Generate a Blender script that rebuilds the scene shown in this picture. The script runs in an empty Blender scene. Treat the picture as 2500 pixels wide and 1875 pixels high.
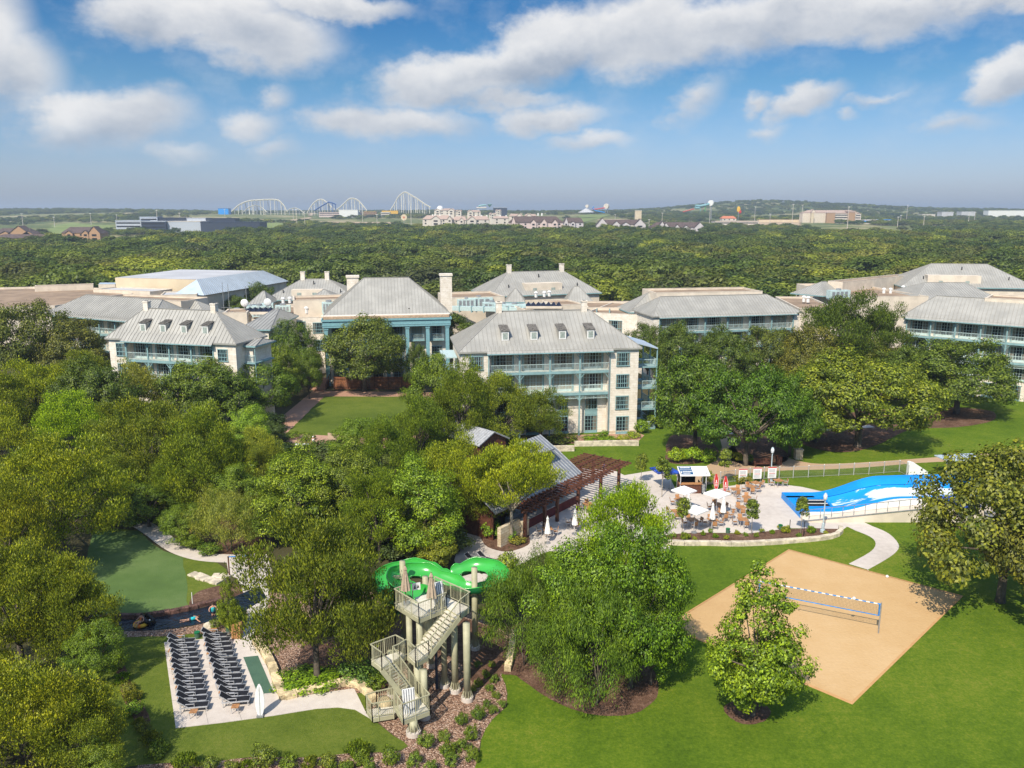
import bpy, math, random
import numpy as np
from mathutils import Vector, Matrix
PI = math.pi
SC = bpy.context.scene
COL = SC.collection
# ---------------------------------------------------------------- camera
CAM_H = 31.0
FOC = 2000.0                                   # focal length in pixels of the 2500 px wide photograph
PITCH = math.atan((937.5 - 515) / FOC)
cd = bpy.data.cameras.new('camera')
cd.sensor_width = 36; cd.lens = 36 * FOC / 2500; cd.clip_start = 0.5; cd.clip_end = 30000
cam = bpy.data.objects.new('camera', cd); COL.objects.link(cam)
cam.location = (0, 0, CAM_H); cam.rotation_euler = (PI / 2 - PITCH, 0, 0)
SC.camera = cam
# ---------------------------------------------------------------- light
SUN_EL, SUN_AZ = 47.0, 205.0                    # azimuth clockwise from +Y: behind the camera and to its left
sv = Vector((math.sin(math.radians(SUN_AZ)) * math.cos(math.radians(SUN_EL)),
             math.cos(math.radians(SUN_AZ)) * math.cos(math.radians(SUN_EL)), math.sin(math.radians(SUN_EL))))
sl = bpy.data.lights.new('sun', 'SUN'); sl.energy = 4.9; sl.angle = math.radians(0.53); sl.color = (1.0, 0.905, 0.76)
sun = bpy.data.objects.new('sun', sl); COL.objects.link(sun)
sun.rotation_euler = (-sv).to_track_quat('-Z', 'Y').to_euler(); sun.location = (0, -50, 200)
SC.view_settings.view_transform = 'Standard'; SC.view_settings.look = 'None'
SC.view_settings.exposure = 0.30; SC.view_settings.gamma = 1
SC.cycles.max_bounces = 6; SC.cycles.diffuse_bounces = 3; SC.cycles.glossy_bounces = 2
SC.cycles.transmission_bounces = 4; SC.cycles.volume_bounces = 0; SC.cycles.transparent_max_bounces = 4
SC.cycles.use_denoising = True
SC.cycles.caustics_reflective = False; SC.cycles.caustics_refractive = False

# ---------------------------------------------------------------- node helper
class NT:
    def __init__(s, tree): s.t = tree; s.n = tree.nodes; s.l = tree.links
    def add(s, typ, ins=None, **kw):
        nd = s.n.new(typ)
        for k, v in kw.items(): setattr(nd, k, v)
        for k, v in (ins or {}).items():
            sock = nd.inputs[k]
            if isinstance(v, bpy.types.NodeSocket): s.l.new(v, sock)
            else: sock.default_value = v
        return nd
    def math(s, op, a, b=0.0, c=0.0, clamp=False):
        nd = s.n.new('ShaderNodeMath'); nd.operation = op; nd.use_clamp = clamp
        for i, v in enumerate((a, b, c)):
            if isinstance(v, bpy.types.NodeSocket): s.l.new(v, nd.inputs[i])
            else: nd.inputs[i].default_value = v
        return nd.outputs[0]
    def vm(s, op, a, b=(0, 0, 0)):
        nd = s.n.new('ShaderNodeVectorMath'); nd.operation = op
        for i, v in enumerate((a, b)):
            if isinstance(v, bpy.types.NodeSocket): s.l.new(v, nd.inputs[i])
            else: nd.inputs[i].default_value = v
        return nd
    def mix(s, f, a, b, blend='MIX'):
        nd = s.n.new('ShaderNodeMix'); nd.data_type = 'RGBA'; nd.blend_type = blend
        for i, v in ((0, f), (6, a), (7, b)):
            if isinstance(v, bpy.types.NodeSocket): s.l.new(v, nd.inputs[i])
            else: nd.inputs[i].default_value = (tuple(v) + (1,))[:4] if i else v
        return nd.outputs[2]
    def ramp(s, f, stops):
        nd = s.n.new('ShaderNodeValToRGB'); cr = nd.color_ramp
        while len(cr.elements) < len(stops): cr.elements.new(0.5)
        for e, (p, c) in zip(cr.elements, stops): e.position = p; e.color = (tuple(c) + (1,))[:4] if not isinstance(c, (int, float)) else (c, c, c, 1)
        s.l.new(f, nd.inputs[0]); return nd.outputs[0]
    def smooth(s, x, lo, hi):
        nd = s.n.new('ShaderNodeMapRange'); nd.interpolation_type = 'SMOOTHSTEP'
        s.l.new(x, nd.inputs[0]); nd.inputs[1].default_value = lo; nd.inputs[2].default_value = hi
        return nd.outputs[0]

# ---------------------------------------------------------------- sky with clouds (world)
world = bpy.data.worlds.new('World'); SC.world = world; world.use_nodes = True
w = NT(world.node_tree); w.n.clear()
sky = w.add('ShaderNodeTexSky', sky_type='NISHITA', sun_disc=False)
sky.sun_elevation = math.radians(SUN_EL); sky.sun_rotation = math.radians(SUN_AZ)
sky.altitude = 300; sky.air_density = 1.3; sky.dust_density = 1.2; sky.ozone_density = 2.2
tc = w.add('ShaderNodeTexCoord'); sep = w.add('ShaderNodeSeparateXYZ', {0: tc.outputs['Generated']})
az = w.math('ARCTAN2', sep.outputs[0], sep.outputs[1])
el = w.math('ARCSINE', w.math('MINIMUM', w.math('MAXIMUM', sep.outputs[2], -1.0), 1.0))
def azel(X, Y):                                  # a point of the 2212 px wide overview -> azimuth, elevation
    u = (X * 1.1302 - 1250) / FOC; v = (937.5 - Y * 1.1302) / FOC
    d = Vector((u, math.cos(PITCH) + v * math.sin(PITCH), -math.sin(PITCH) + v * math.cos(PITCH))).normalized()
    return math.atan2(d.x, d.y), math.asin(d.z)
# (x, y, half width, half height, tilt degrees, weight)
CLOUDS = [(420, 20, 230, 62, -4, 1), (560, 75, 175, 72, 0, 1), (700, 10, 190, 28, 0, .9), (20, 140, 85, 80, 10, .8), (-30, 60, 70, 140, 0, .75),
          (1010, 165, 250, 62, -10, 1), (1180, 100, 220, 72, -16, 1), (1460, 60, 330, 88, -4, 1), (1780, 30, 330, 60, 4, 1), (2120, -5, 220, 42, 0, .9),
          (860, 268, 200, 44, 0, .8), (1190, 255, 120, 30, -5, .8), (1275, 305, 88, 24, 0, .75), (240, 250, 150, 52, -6, .95), (130, 285, 80, 36, 0, .75),
          (530, 265, 70, 30, 0, .6), (595, 205, 38, 32, -30, .45), (395, 325, 62, 20, 0, .55), (590, 320, 60, 20, 0, .42), (1510, 205, 62, 44, -40, .45),
          (1735, 222, 82, 28, -24, .8), (1632, 235, 36, 18, -10, .6), (1645, 290, 48, 18, 0, .5), (1900, 195, 70, 14, -8, .4), (2030, 270, 105, 20, -3, .38),
          (2190, 155, 68, 42, -25, .95), (300, 20, 80, 50, 0, .8), (1080, 215, 170, 30, 0, .7), (1840, 238, 20, 10, 0, .3)]
comb = w.add('ShaderNodeCombineXYZ', {0: az, 1: el, 2: 0.0}).outputs[0]
nz = w.add('ShaderNodeTexNoise', {'Vector': w.vm('MULTIPLY', comb, (1, 1.5, 1)).outputs[0], 'Scale': 11.0, 'Detail': 9.0, 'Roughness': 0.62})
nz2 = w.add('ShaderNodeTexNoise', {'Vector': w.vm('MULTIPLY', w.vm('ADD', comb, (3.1, 0.035, 0)).outputs[0], (1, 1.5, 1)).outputs[0], 'Scale': 11.0, 'Detail': 9.0, 'Roughness': 0.62})
warp = w.vm('MULTIPLY', w.vm('SUBTRACT', nz.outputs['Color'], (.5, .5, .5)).outputs[0], (.075, .055, 0)).outputs[0]
pos = w.vm('ADD', comb, warp).outputs[0]
dens = None; low = None
for (cx, cy, rx, ry, tilt, wt) in CLOUDS:
    a0, e0 = azel(cx, cy); gq = 1.12 if rx > 150 else 1.32; ra = rx * 1.13 / FOC * gq; re = ry * 1.13 / FOC * gq
    mp = w.add('ShaderNodeMapping', {'Vector': pos, 'Location': (a0, e0, 0), 'Rotation': (0, 0, math.radians(-tilt)), 'Scale': (ra, re, 1)}, vector_type='TEXTURE')
    ln = w.vm('LENGTH', mp.outputs[0]).outputs['Value']
    d = w.math('MULTIPLY', w.math('SUBTRACT', 1.0, ln), wt)
    yy = w.math('MULTIPLY', w.add('ShaderNodeSeparateXYZ', {0: mp.outputs[0]}).outputs[1], w.math('MAXIMUM', d, 0.0))
    dens = d if dens is None else w.math('MAXIMUM', dens, d)
    low = yy if low is None else w.math('ADD', low, yy)
dn = w.math('ADD', dens, w.math('MULTIPLY', w.math('SUBTRACT', nz.outputs[0], .5), 1.0))
# elsewhere in the sky (outside the photograph) unseen cloud, made denser to brighten the fill light
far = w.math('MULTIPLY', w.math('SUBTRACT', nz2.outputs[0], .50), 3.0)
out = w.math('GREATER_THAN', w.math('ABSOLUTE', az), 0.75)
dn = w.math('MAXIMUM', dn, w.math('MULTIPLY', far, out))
mask = w.smooth(dn, -.04, .55)
mask = w.math('MULTIPLY', mask, w.smooth(el, .008, .10))
thin = w.math('MULTIPLY', w.smooth(nz2.outputs[0], .42, .72), .22)
mask = w.math('MAXIMUM', mask, w.math('MULTIPLY', thin, w.smooth(el, .02, .12)))
shade = w.math('ADD', w.math('ADD', .60, w.math('MULTIPLY', low, 1.1)), w.math('MULTIPLY', w.math('SUBTRACT', nz2.outputs[0], .5), 1.3), clamp=True)
ccol = w.mix(shade, (.40, .46, .56), (.95, .94, .93))
bg1 = w.add('ShaderNodeBackground', {'Color': w.mix(1.0, sky.outputs[0], w.ramp(el, [(0, (.51, .60, .98)), (.05, (.40, .505, .80)), (.14, (.19, .37, .56)), (.22, (.066, .265, .47)), (.36, (.15, .38, .55)), (.6, (.95, 1.05, 1.12))]), 'MULTIPLY'), 'Strength': 0.15})  # last ramp stop lifts the zenith above the view, added as fill light
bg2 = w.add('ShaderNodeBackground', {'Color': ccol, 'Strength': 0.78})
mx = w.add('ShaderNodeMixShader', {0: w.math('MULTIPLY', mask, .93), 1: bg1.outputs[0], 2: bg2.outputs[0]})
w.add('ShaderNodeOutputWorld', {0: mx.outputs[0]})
world.cycles.sampling_method = 'MANUAL'; world.cycles.sample_map_resolution = 512

# ---------------------------------------------------------------- geometry of the place
OFF = dict(A=(0, 450, 2.4578), B=(800, 450, 2.4578), C=(1600, 450, 2.4578), E=(0, 900, 2.4578), F=(800, 900, 2.4578), K=(1600, 900, 2.4578),
           L=(0, 1325, 2.4578), N=(800, 1325, 2.4578), R=(1600, 1325, 2.4578), T=(1600, 1100, 4.424), D=(0, 0, 1 / 1.1302), S=(880, 1340, 5.529),
           V=(860, 1540, 5.529), O=(500, 450, 3.6867), P=(1000, 450, 3.6867), Q=(1600, 450, 2.4578), U=(0, 480, 3.403), M=(1100, 640, 3.607))
def ray(k, x, y):
    o = OFF[k]; x = o[0] + x / o[2]; y = o[1] + y / o[2]
    u = (x - 1250) / FOC; v = (937.5 - y) / FOC
    return Vector((u, math.cos(PITCH) + v * math.sin(PITCH), -math.sin(PITCH) + v * math.cos(PITCH)))
def W(k, x, y, z=0.0):                            # where the line of sight meets the level z
    d = ray(k, x, y); t = (z - CAM_H) / d.z
    return Vector((d.x * t, d.y * t, z))
def WY(k, x, y, Y):                               # where it meets the vertical plane at distance Y
    d = ray(k, x, y); t = Y / d.y
    return Vector((d.x * t, Y, CAM_H + d.z * t))
def sstep(a, b, x):
    t = min(1, max(0, (x - a) / (b - a))); return t * t * (3 - 2 * t)
PROF = [(0, 0), (560, 0), (950, 5.0), (1400, 9), (2000, 21), (2700, 25.5), (6000, 25), (40000, 20)]
def tz(x, y):                                     # height of the land
    r = y
    z = 0
    for (a, za), (b, zb) in zip(PROF, PROF[1:]):
        if r >= a: z = za + (zb - za) * min(1, (r - a) / (b - a))
    z += 30 * math.exp(-((x - 0.29 * y) / 330) ** 2 - ((y - 2900) / 500) ** 2)
    z += 14 * math.exp(-((x - 0.45 * y) / 420) ** 2 - ((y - 2900) / 500) ** 2)
    z += 8 * math.exp(-((x + 0.62 * y) / 500) ** 2 - ((y - 2700) / 600) ** 2)
    if y > 600: z += sstep(600, 1200, y) * 2.0 * (math.sin(x / 170 + y / 300) + math.sin(x / 71 - y / 130) * .5)
    return z
def hit(k, x, y):                                 # line of sight against the land
    d = ray(k, x, y); Y = 40.0
    while Y < 9000:
        p = WY(k, x, y, Y)
        if p.z <= tz(p.x, p.y): return p
        Y *= 1.004
    return p

# ---------------------------------------------------------------- object helpers
def tag(o, label=None, cat=None, group=None, kind=None):
    if label: o['label'] = label
    if cat: o['category'] = cat
    if group: o['group'] = group
    if kind: o['kind'] = kind
    return o
def empty(name, loc, rz=0, label=None, cat=None, group=None):
    o = bpy.data.objects.new(name, None); COL.objects.link(o); o.empty_display_size = .3
    o.location = loc; o.rotation_euler = (0, 0, rz)
    return tag(o, label, cat, group)
def link(name, mesh, parent=None, loc=None, rz=0, scale=None):
    o = bpy.data.objects.new(name, mesh); COL.objects.link(o)
    if parent: o.parent = parent
    if loc is not None: o.location = loc
    if rz: o.rotation_euler = (0, 0, rz)
    if scale is not None: o.scale = scale
    return o
def copy_tree(o, parent=None):
    c = o.copy(); COL.objects.link(c); c.parent = parent
    for ch in list(o.children): copy_tree(ch, c)
    return c
class MB:
    def __init__(s): s.v = []; s.f = []; s.smooth = False
    def box(s, x0, x1, y0, y1, z0, z1, rot=None, org=None):
        n = len(s.v)
        P = [(x0, y0, z0), (x1, y0, z0), (x1, y1, z0), (x0, y1, z0), (x0, y0, z1), (x1, y0, z1), (x1, y1, z1), (x0, y1, z1)]
        if rot is not None: P = [tuple(rot @ Vector(p) + Vector(org or (0, 0, 0))) for p in P]
        s.v += P
        s.f += [(n, n + 3, n + 2, n + 1), (n + 4, n + 5, n + 6, n + 7), (n, n + 1, n + 5, n + 4), (n + 1, n + 2, n + 6, n + 5), (n + 2, n + 3, n + 7, n + 6), (n + 3, n, n + 4, n + 7)]
        return s
    def poly(s, pts):
        n = len(s.v); s.v += [tuple(p) for p in pts]; s.f.append(tuple(range(n, n + len(pts)))); return s
    def prism(s, pts, z0, z1):                    # pts counter-clockwise xy
        n = len(s.v); m = len(pts)
        s.v += [(p[0], p[1], z0) for p in pts] + [(p[0], p[1], z1) for p in pts]
        s.f.append(tuple(range(n + m - 1, n - 1, -1))); s.f.append(tuple(range(n + m, n + 2 * m)))
        for i in range(m): j = (i + 1) % m; s.f.append((n + i, n + j, n + m + j, n + m + i))
        return s
    def bar(s, p, q, wd, ht=None, up=(0, 0, 1)):   # rectangular bar from p to q
        p = Vector(p); q = Vector(q); d = (q - p)
        if d.length < 1e-6: return s
        d.normalize(); upv = Vector(up)
        if abs(d.dot(upv)) > .98: upv = Vector((0, 1, 0))
        a = d.cross(upv).normalized() * wd / 2; b = a.cross(d).normalized() * (ht or wd) / 2
        n = len(s.v)
        for c in (p, q):
            for (i, j) in ((-1, -1), (1, -1), (1, 1), (-1, 1)): s.v.append(tuple(c + a * i + b * j))
        s.f += [(n, n + 1, n + 2, n + 3), (n + 7, n + 6, n + 5, n + 4), (n, n + 4, n + 5, n + 1), (n + 1, n + 5, n + 6, n + 2), (n + 2, n + 6, n + 7, n + 3), (n + 3, n + 7, n + 4, n)]
        return s
    def tube(s, pts, rad, n=8, cap=True):
        pts = [Vector(p) for p in pts]; m = len(pts)
        if not hasattr(rad, '__len__'): rad = [rad] * m
        base = len(s.v); prev = None
        for i, p in enumerate(pts):
            d = (pts[min(i + 1, m - 1)] - pts[max(i - 1, 0)]).normalized()
            if prev is None: a = d.orthogonal().normalized()
            else: a = (prev - d * prev.dot(d)).normalized()
            prev = a; b = d.cross(a)
            for k in range(n):
                t = 2 * PI * k / n; s.v.append(tuple(p + (a * math.cos(t) + b * math.sin(t)) * rad[i]))
        for i in range(m - 1):
            for k in range(n):
                k2 = (k + 1) % n; s.f.append((base + i * n + k, base + i * n + k2, base + (i + 1) * n + k2, base + (i + 1) * n + k))
        if cap: s.f.append(tuple(base + k for k in range(n - 1, -1, -1))); s.f.append(tuple(base + (m - 1) * n + k for k in range(n)))
        return s
    def cyl(s, x, y, z0, z1, r, r2=None, n=12): return s.tube([(x, y, z0), (x, y, z1)], [r, r if r2 is None else r2], n)
    def ball(s, c, r, n=8, m=6):
        c = Vector(c); r = Vector(r) if hasattr(r, '__len__') else Vector((r, r, r)); base = len(s.v)
        for i in range(1, m):
            ph = PI * i / m
            for k in range(n):
                t = 2 * PI * k / n; s.v.append((c.x + r.x * math.sin(ph) * math.cos(t), c.y + r.y * math.sin(ph) * math.sin(t), c.z - r.z * math.cos(ph)))
        lo = len(s.v); s.v.append((c.x, c.y, c.z - r.z)); s.v.append((c.x, c.y, c.z + r.z))
        for i in range(m - 2):
            for k in range(n):
                k2 = (k + 1) % n; s.f.append((base + i * n + k, base + i * n + k2, base + (i + 1) * n + k2, base + (i + 1) * n + k))
        for k in range(n):
            k2 = (k + 1) % n; s.f.append((lo, base + k2, base + k)); s.f.append((lo + 1, base + (m - 2) * n + k, base + (m - 2) * n + k2))
        return s
    def mesh(s, name, mat, smooth=False):
        me = bpy.data.meshes.new(name); me.from_pydata(s.v, [], s.f); me.materials.append(mat)
        if smooth or s.smooth: me.polygons.foreach_set('use_smooth', [True] * len(me.polygons))
        me.update(); return me
    def build(s, name, mat, parent=None, smooth=False, label=None):
        o = link(name, s.mesh(name, mat, smooth), parent)
        if label: o['label'] = label
        return o
def struct(name, mb, mat): return tag(mb.build(name, mat), kind='structure')
def catmull(P, n=6, closed=False):
    P = [Vector(p) for p in P]; out = []; m = len(P)
    for i in range(m if closed else m - 1):
        if closed: p0, p1, p2, p3 = P[i - 1], P[i], P[(i + 1) % m], P[(i + 2) % m]
        else: p0, p1, p2, p3 = P[max(i - 1, 0)], P[i], P[i + 1], P[min(i + 2, m - 1)]
        for j in range(n):
            t = j / n
            out.append(0.5 * ((2 * p1) + (p2 - p0) * t + (2 * p0 - 5 * p1 + 4 * p2 - p3) * t * t + (3 * p1 - p0 - 3 * p2 + p3) * t ** 3))
    if not closed: out.append(P[-1])
    return out
JR = random.Random(9)
def ragged(pts, amp=.09, step=.9):                # natural borders are never ruler straight
    out = []; n = len(pts)
    for i in range(n):
        a = Vector((pts[i][0], pts[i][1], 0)); b = Vector((pts[(i + 1) % n][0], pts[(i + 1) % n][1], 0)); d = b - a; L = d.length
        k = max(1, min(60, int(L / step))); nr = Vector((-d.y, d.x, 0)) / max(L, 1e-6)
        for j in range(k): out.append(a + d * (j / k) + nr * JR.uniform(-amp, amp) * (1 if j else .4))
    return out
def sheet(name, pts, z, mat, kind='structure'):     # flat sheet, polygon of world points
    mb = MB()
    if name in ('lawn', 'mulch_bed', 'gravel_bed'): pts = ragged(pts)
    from mathutils.geometry import tessellate_polygon
    mb.v = [(p[0], p[1], z) for p in pts]
    for t in tessellate_polygon([[Vector((p[0], p[1], 0)) for p in pts]]):
        a, b, c = (Vector(mb.v[i]) for i in t)
        mb.f.append(tuple(t) if (b - a).cross(c - a).z > 0 else tuple(reversed(t)))
    return tag(mb.build(name, mat), kind=kind)
def ribbon(pts, width):
    pts = [Vector((p[0], p[1], 0)) for p in pts]; l = []; r = []
    for i, p in enumerate(pts):
        d = (pts[min(i + 1, len(pts) - 1)] - pts[max(i - 1, 0)]).normalized(); nrm = Vector((-d.y, d.x, 0))
        l.append(p + nrm * width / 2); r.append(p - nrm * width / 2)
    return r + l[::-1]
def G(k, *pts): return [W(k, x, y) for x, y in pts]

# ---------------------------------------------------------------- materials
def mat(name, col, rough=.8, var=.12, scale=3.0, bump=0.0, bscale=None, spec=.3, metal=0.0, col2=None, coords='Object', detail=6, thr=(.35, .65)):
    m = bpy.data.materials.new(name); m.use_nodes = True; t = NT(m.node_tree); t.n.clear()
    tcn = t.add('ShaderNodeTexCoord'); co = tcn.outputs[coords]
    if coords == 'World': pass
    nzn = t.add('ShaderNodeTexNoise', {'Vector': co, 'Scale': scale, 'Detail': detail, 'Roughness': .6})
    c2 = col2 or tuple(c * (1 - var * 2) for c in col)
    c1 = col if col2 else tuple(min(1, c * (1 + var)) for c in col)
    f = t.smooth(nzn.outputs[0], *thr)
    cc = t.mix(f, c2, c1)
    b = t.add('ShaderNodeBsdfPrincipled', {'Base Color': cc, 'Roughness': rough, 'Metallic': metal, 'Specular IOR Level': spec})
    if bump:
        n2 = t.add('ShaderNodeTexNoise', {'Vector': co, 'Scale': bscale or scale * 6, 'Detail': 5})
        bm = t.add('ShaderNodeBump', {'Height': n2.outputs[0], 'Strength': 1.0, 'Distance': bump}); t.l.new(bm.outputs[0], b.inputs['Normal'])
    t.add('ShaderNodeOutputMaterial', {0: b.outputs[0]}); m['_'] = 1
    return m
def mat_multi(name, stops, scales, rough=.9, bump=0.0, bscale=8, stretch=(1, 1, 1)):
    """colour from two octaves of world-space noise through a ramp"""
    m = bpy.data.materials.new(name); m.use_nodes = True; t = NT(m.node_tree); t.n.clear()
    co = t.vm('MULTIPLY', t.add('ShaderNodeTexCoord').outputs['Object'], stretch).outputs[0]
    acc = None
    for (sc_, wt) in scales:
        nn = t.add('ShaderNodeTexNoise', {'Vector': co, 'Scale': sc_, 'Detail': 4, 'Roughness': .6}).outputs[0]
        v = t.math('MULTIPLY', t.math('SUBTRACT', nn, .5), wt); acc = v if acc is None else t.math('ADD', acc, v)
    f = t.math('ADD', acc, .5, clamp=True)
    cc = t.ramp(f, stops)
    b = t.add('ShaderNodeBsdfPrincipled', {'Base Color': cc, 'Roughness': rough, 'Specular IOR Level': .15})
    if bump:
        n2 = t.add('ShaderNodeTexNoise', {'Vector': co, 'Scale': bscale, 'Detail': 4})
        bm = t.add('ShaderNodeBump', {'Height': n2.outputs[0], 'Strength': 1.0, 'Distance': bump}); t.l.new(bm.outputs[0], b.inputs['Normal'])
    t.add('ShaderNodeOutputMaterial', {0: b.outputs[0]})
    return m
def mat_stone(name, c1, c2, bw=.9, bh=.35, mortar=(.3, .27, .22), rough=.9, bump=.02, axis='w'):
    """coursed stone on walls: brick texture in a wall-aligned frame"""
    m = bpy.data.materials.new(name); m.use_nodes = True; t = NT(m.node_tree); t.n.clear()
    co = t.add('ShaderNodeTexCoord').outputs['Object']; sp = t.add('ShaderNodeSeparateXYZ', {0: co})
    u = t.math('ADD', sp.outputs[0], sp.outputs[1])
    v = t.add('ShaderNodeCombineXYZ', {0: u, 1: sp.outputs[2], 2: 0.0}).outputs[0]
    br = t.add('ShaderNodeTexBrick', {'Vector': v, 'Color1': c1 + (1,), 'Color2': c2 + (1,), 'Mortar': mortar + (1,), 'Scale': 1.0, 'Mortar Size': .012, 'Brick Width': bw, 'Row Height': bh, 'Bias': 0.0})
    nzn = t.add('ShaderNodeTexNoise', {'Vector': co, 'Scale': 1.3, 'Detail': 7, 'Roughness': .7})
    cc = t.mix(t.smooth(nzn.outputs[0], .35, .75), br.outputs[0], t.mix(1.0, br.outputs[0], (.80, .76, .70), 'MULTIPLY'))
    b = t.add('ShaderNodeBsdfPrincipled', {'Base Color': cc, 'Roughness': rough, 'Specular IOR Level': .2})
    bm = t.add('ShaderNodeBump', {'Height': br.outputs[1], 'Strength': .6, 'Distance': -bump}); t.l.new(bm.outputs[0], b.inputs['Normal'])
    t.add('ShaderNodeOutputMaterial', {0: b.outputs[0]})
    return m
def mat_leaf(name, col=None, ramp=None, trans=.26, nscale=.45, lo_=(.50, .57, .46), hi_=(2.75, 2.40, .90), big_=(1.28, 1.14, .80), bs_=(.35, .7)):
    m = bpy.data.materials.new(name); m.use_nodes = True; t = NT(m.node_tree); t.n.clear()
    oi = t.add('ShaderNodeObjectInfo')
    base = t.ramp(oi.outputs['Random'], ramp) if ramp else (oi.outputs['Color'] if col is None else t.mix(0.0, col, col))
    co = t.add('ShaderNodeTexCoord').outputs['Object']
    geo = t.add('ShaderNodeNewGeometry')
    n1 = t.add('ShaderNodeTexNoise', {'Vector': geo.outputs['Position'], 'Scale': nscale, 'Detail': 3}).outputs[0]
    c = t.mix(t.smooth(n1, *bs_), base, t.mix(1.0, base, big_, 'MULTIPLY'))
    n2 = geo.outputs['Random Per Island']
    c = t.mix(t.math('POWER', n2, 1.5), t.mix(1.0, c, lo_, 'MULTIPLY'), t.mix(1.0, c, hi_, 'MULTIPLY'))
    d = t.add('ShaderNodeBsdfDiffuse', {'Color': c}); tr = t.add('ShaderNodeBsdfTranslucent', {'Color': t.mix(1.0, c, (1.15, 1.2, .5), 'MULTIPLY')})
    g = t.add('ShaderNodeBsdfGlossy', {'Color': (.5, .5, .5, 1), 'Roughness': .55})
    x = t.add('ShaderNodeMixShader', {0: trans, 1: d.outputs[0], 2: tr.outputs[0]})
    y = t.add('ShaderNodeMixShader', {0: .05, 1: x.outputs[0], 2: g.outputs[0]})
    t.add('ShaderNodeOutputMaterial', {0: y.outputs[0]})
    return m
def mat_glass(name):
    m = bpy.data.materials.new(name); m.use_nodes = True; t = NT(m.node_tree); t.n.clear()
    oi = t.add('ShaderNodeObjectInfo'); co = t.add('ShaderNodeTexCoord').outputs['Object']; sp = t.add('ShaderNodeSeparateXYZ', {0: co})
    cur = t.math('GREATER_THAN', oi.outputs['Random'], .88)      # curtains drawn behind some panes
    fold = t.add('ShaderNodeTexWave', {'Vector': co, 'Scale': 4.0, 'Distortion': .6}).outputs[1]
    side = t.math('GREATER_THAN', t.math('ABSOLUTE', t.math('SUBTRACT', sp.outputs[0], t.math('MULTIPLY', t.math('SUBTRACT', oi.outputs['Random'], .5), .8))), .62)
    c = t.mix(t.math('MAXIMUM', t.math('MULTIPLY', side, .55), cur), (.012, .018, .025), t.mix(fold, (.22, .20, .15), (.40, .37, .30)))
    b = t.add('ShaderNodeBsdfPrincipled', {'Base Color': c, 'Roughness': .12, 'Specular IOR Level': .6})
    t.add('ShaderNodeOutputMaterial', {0: b.outputs[0]})
    return m
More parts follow.
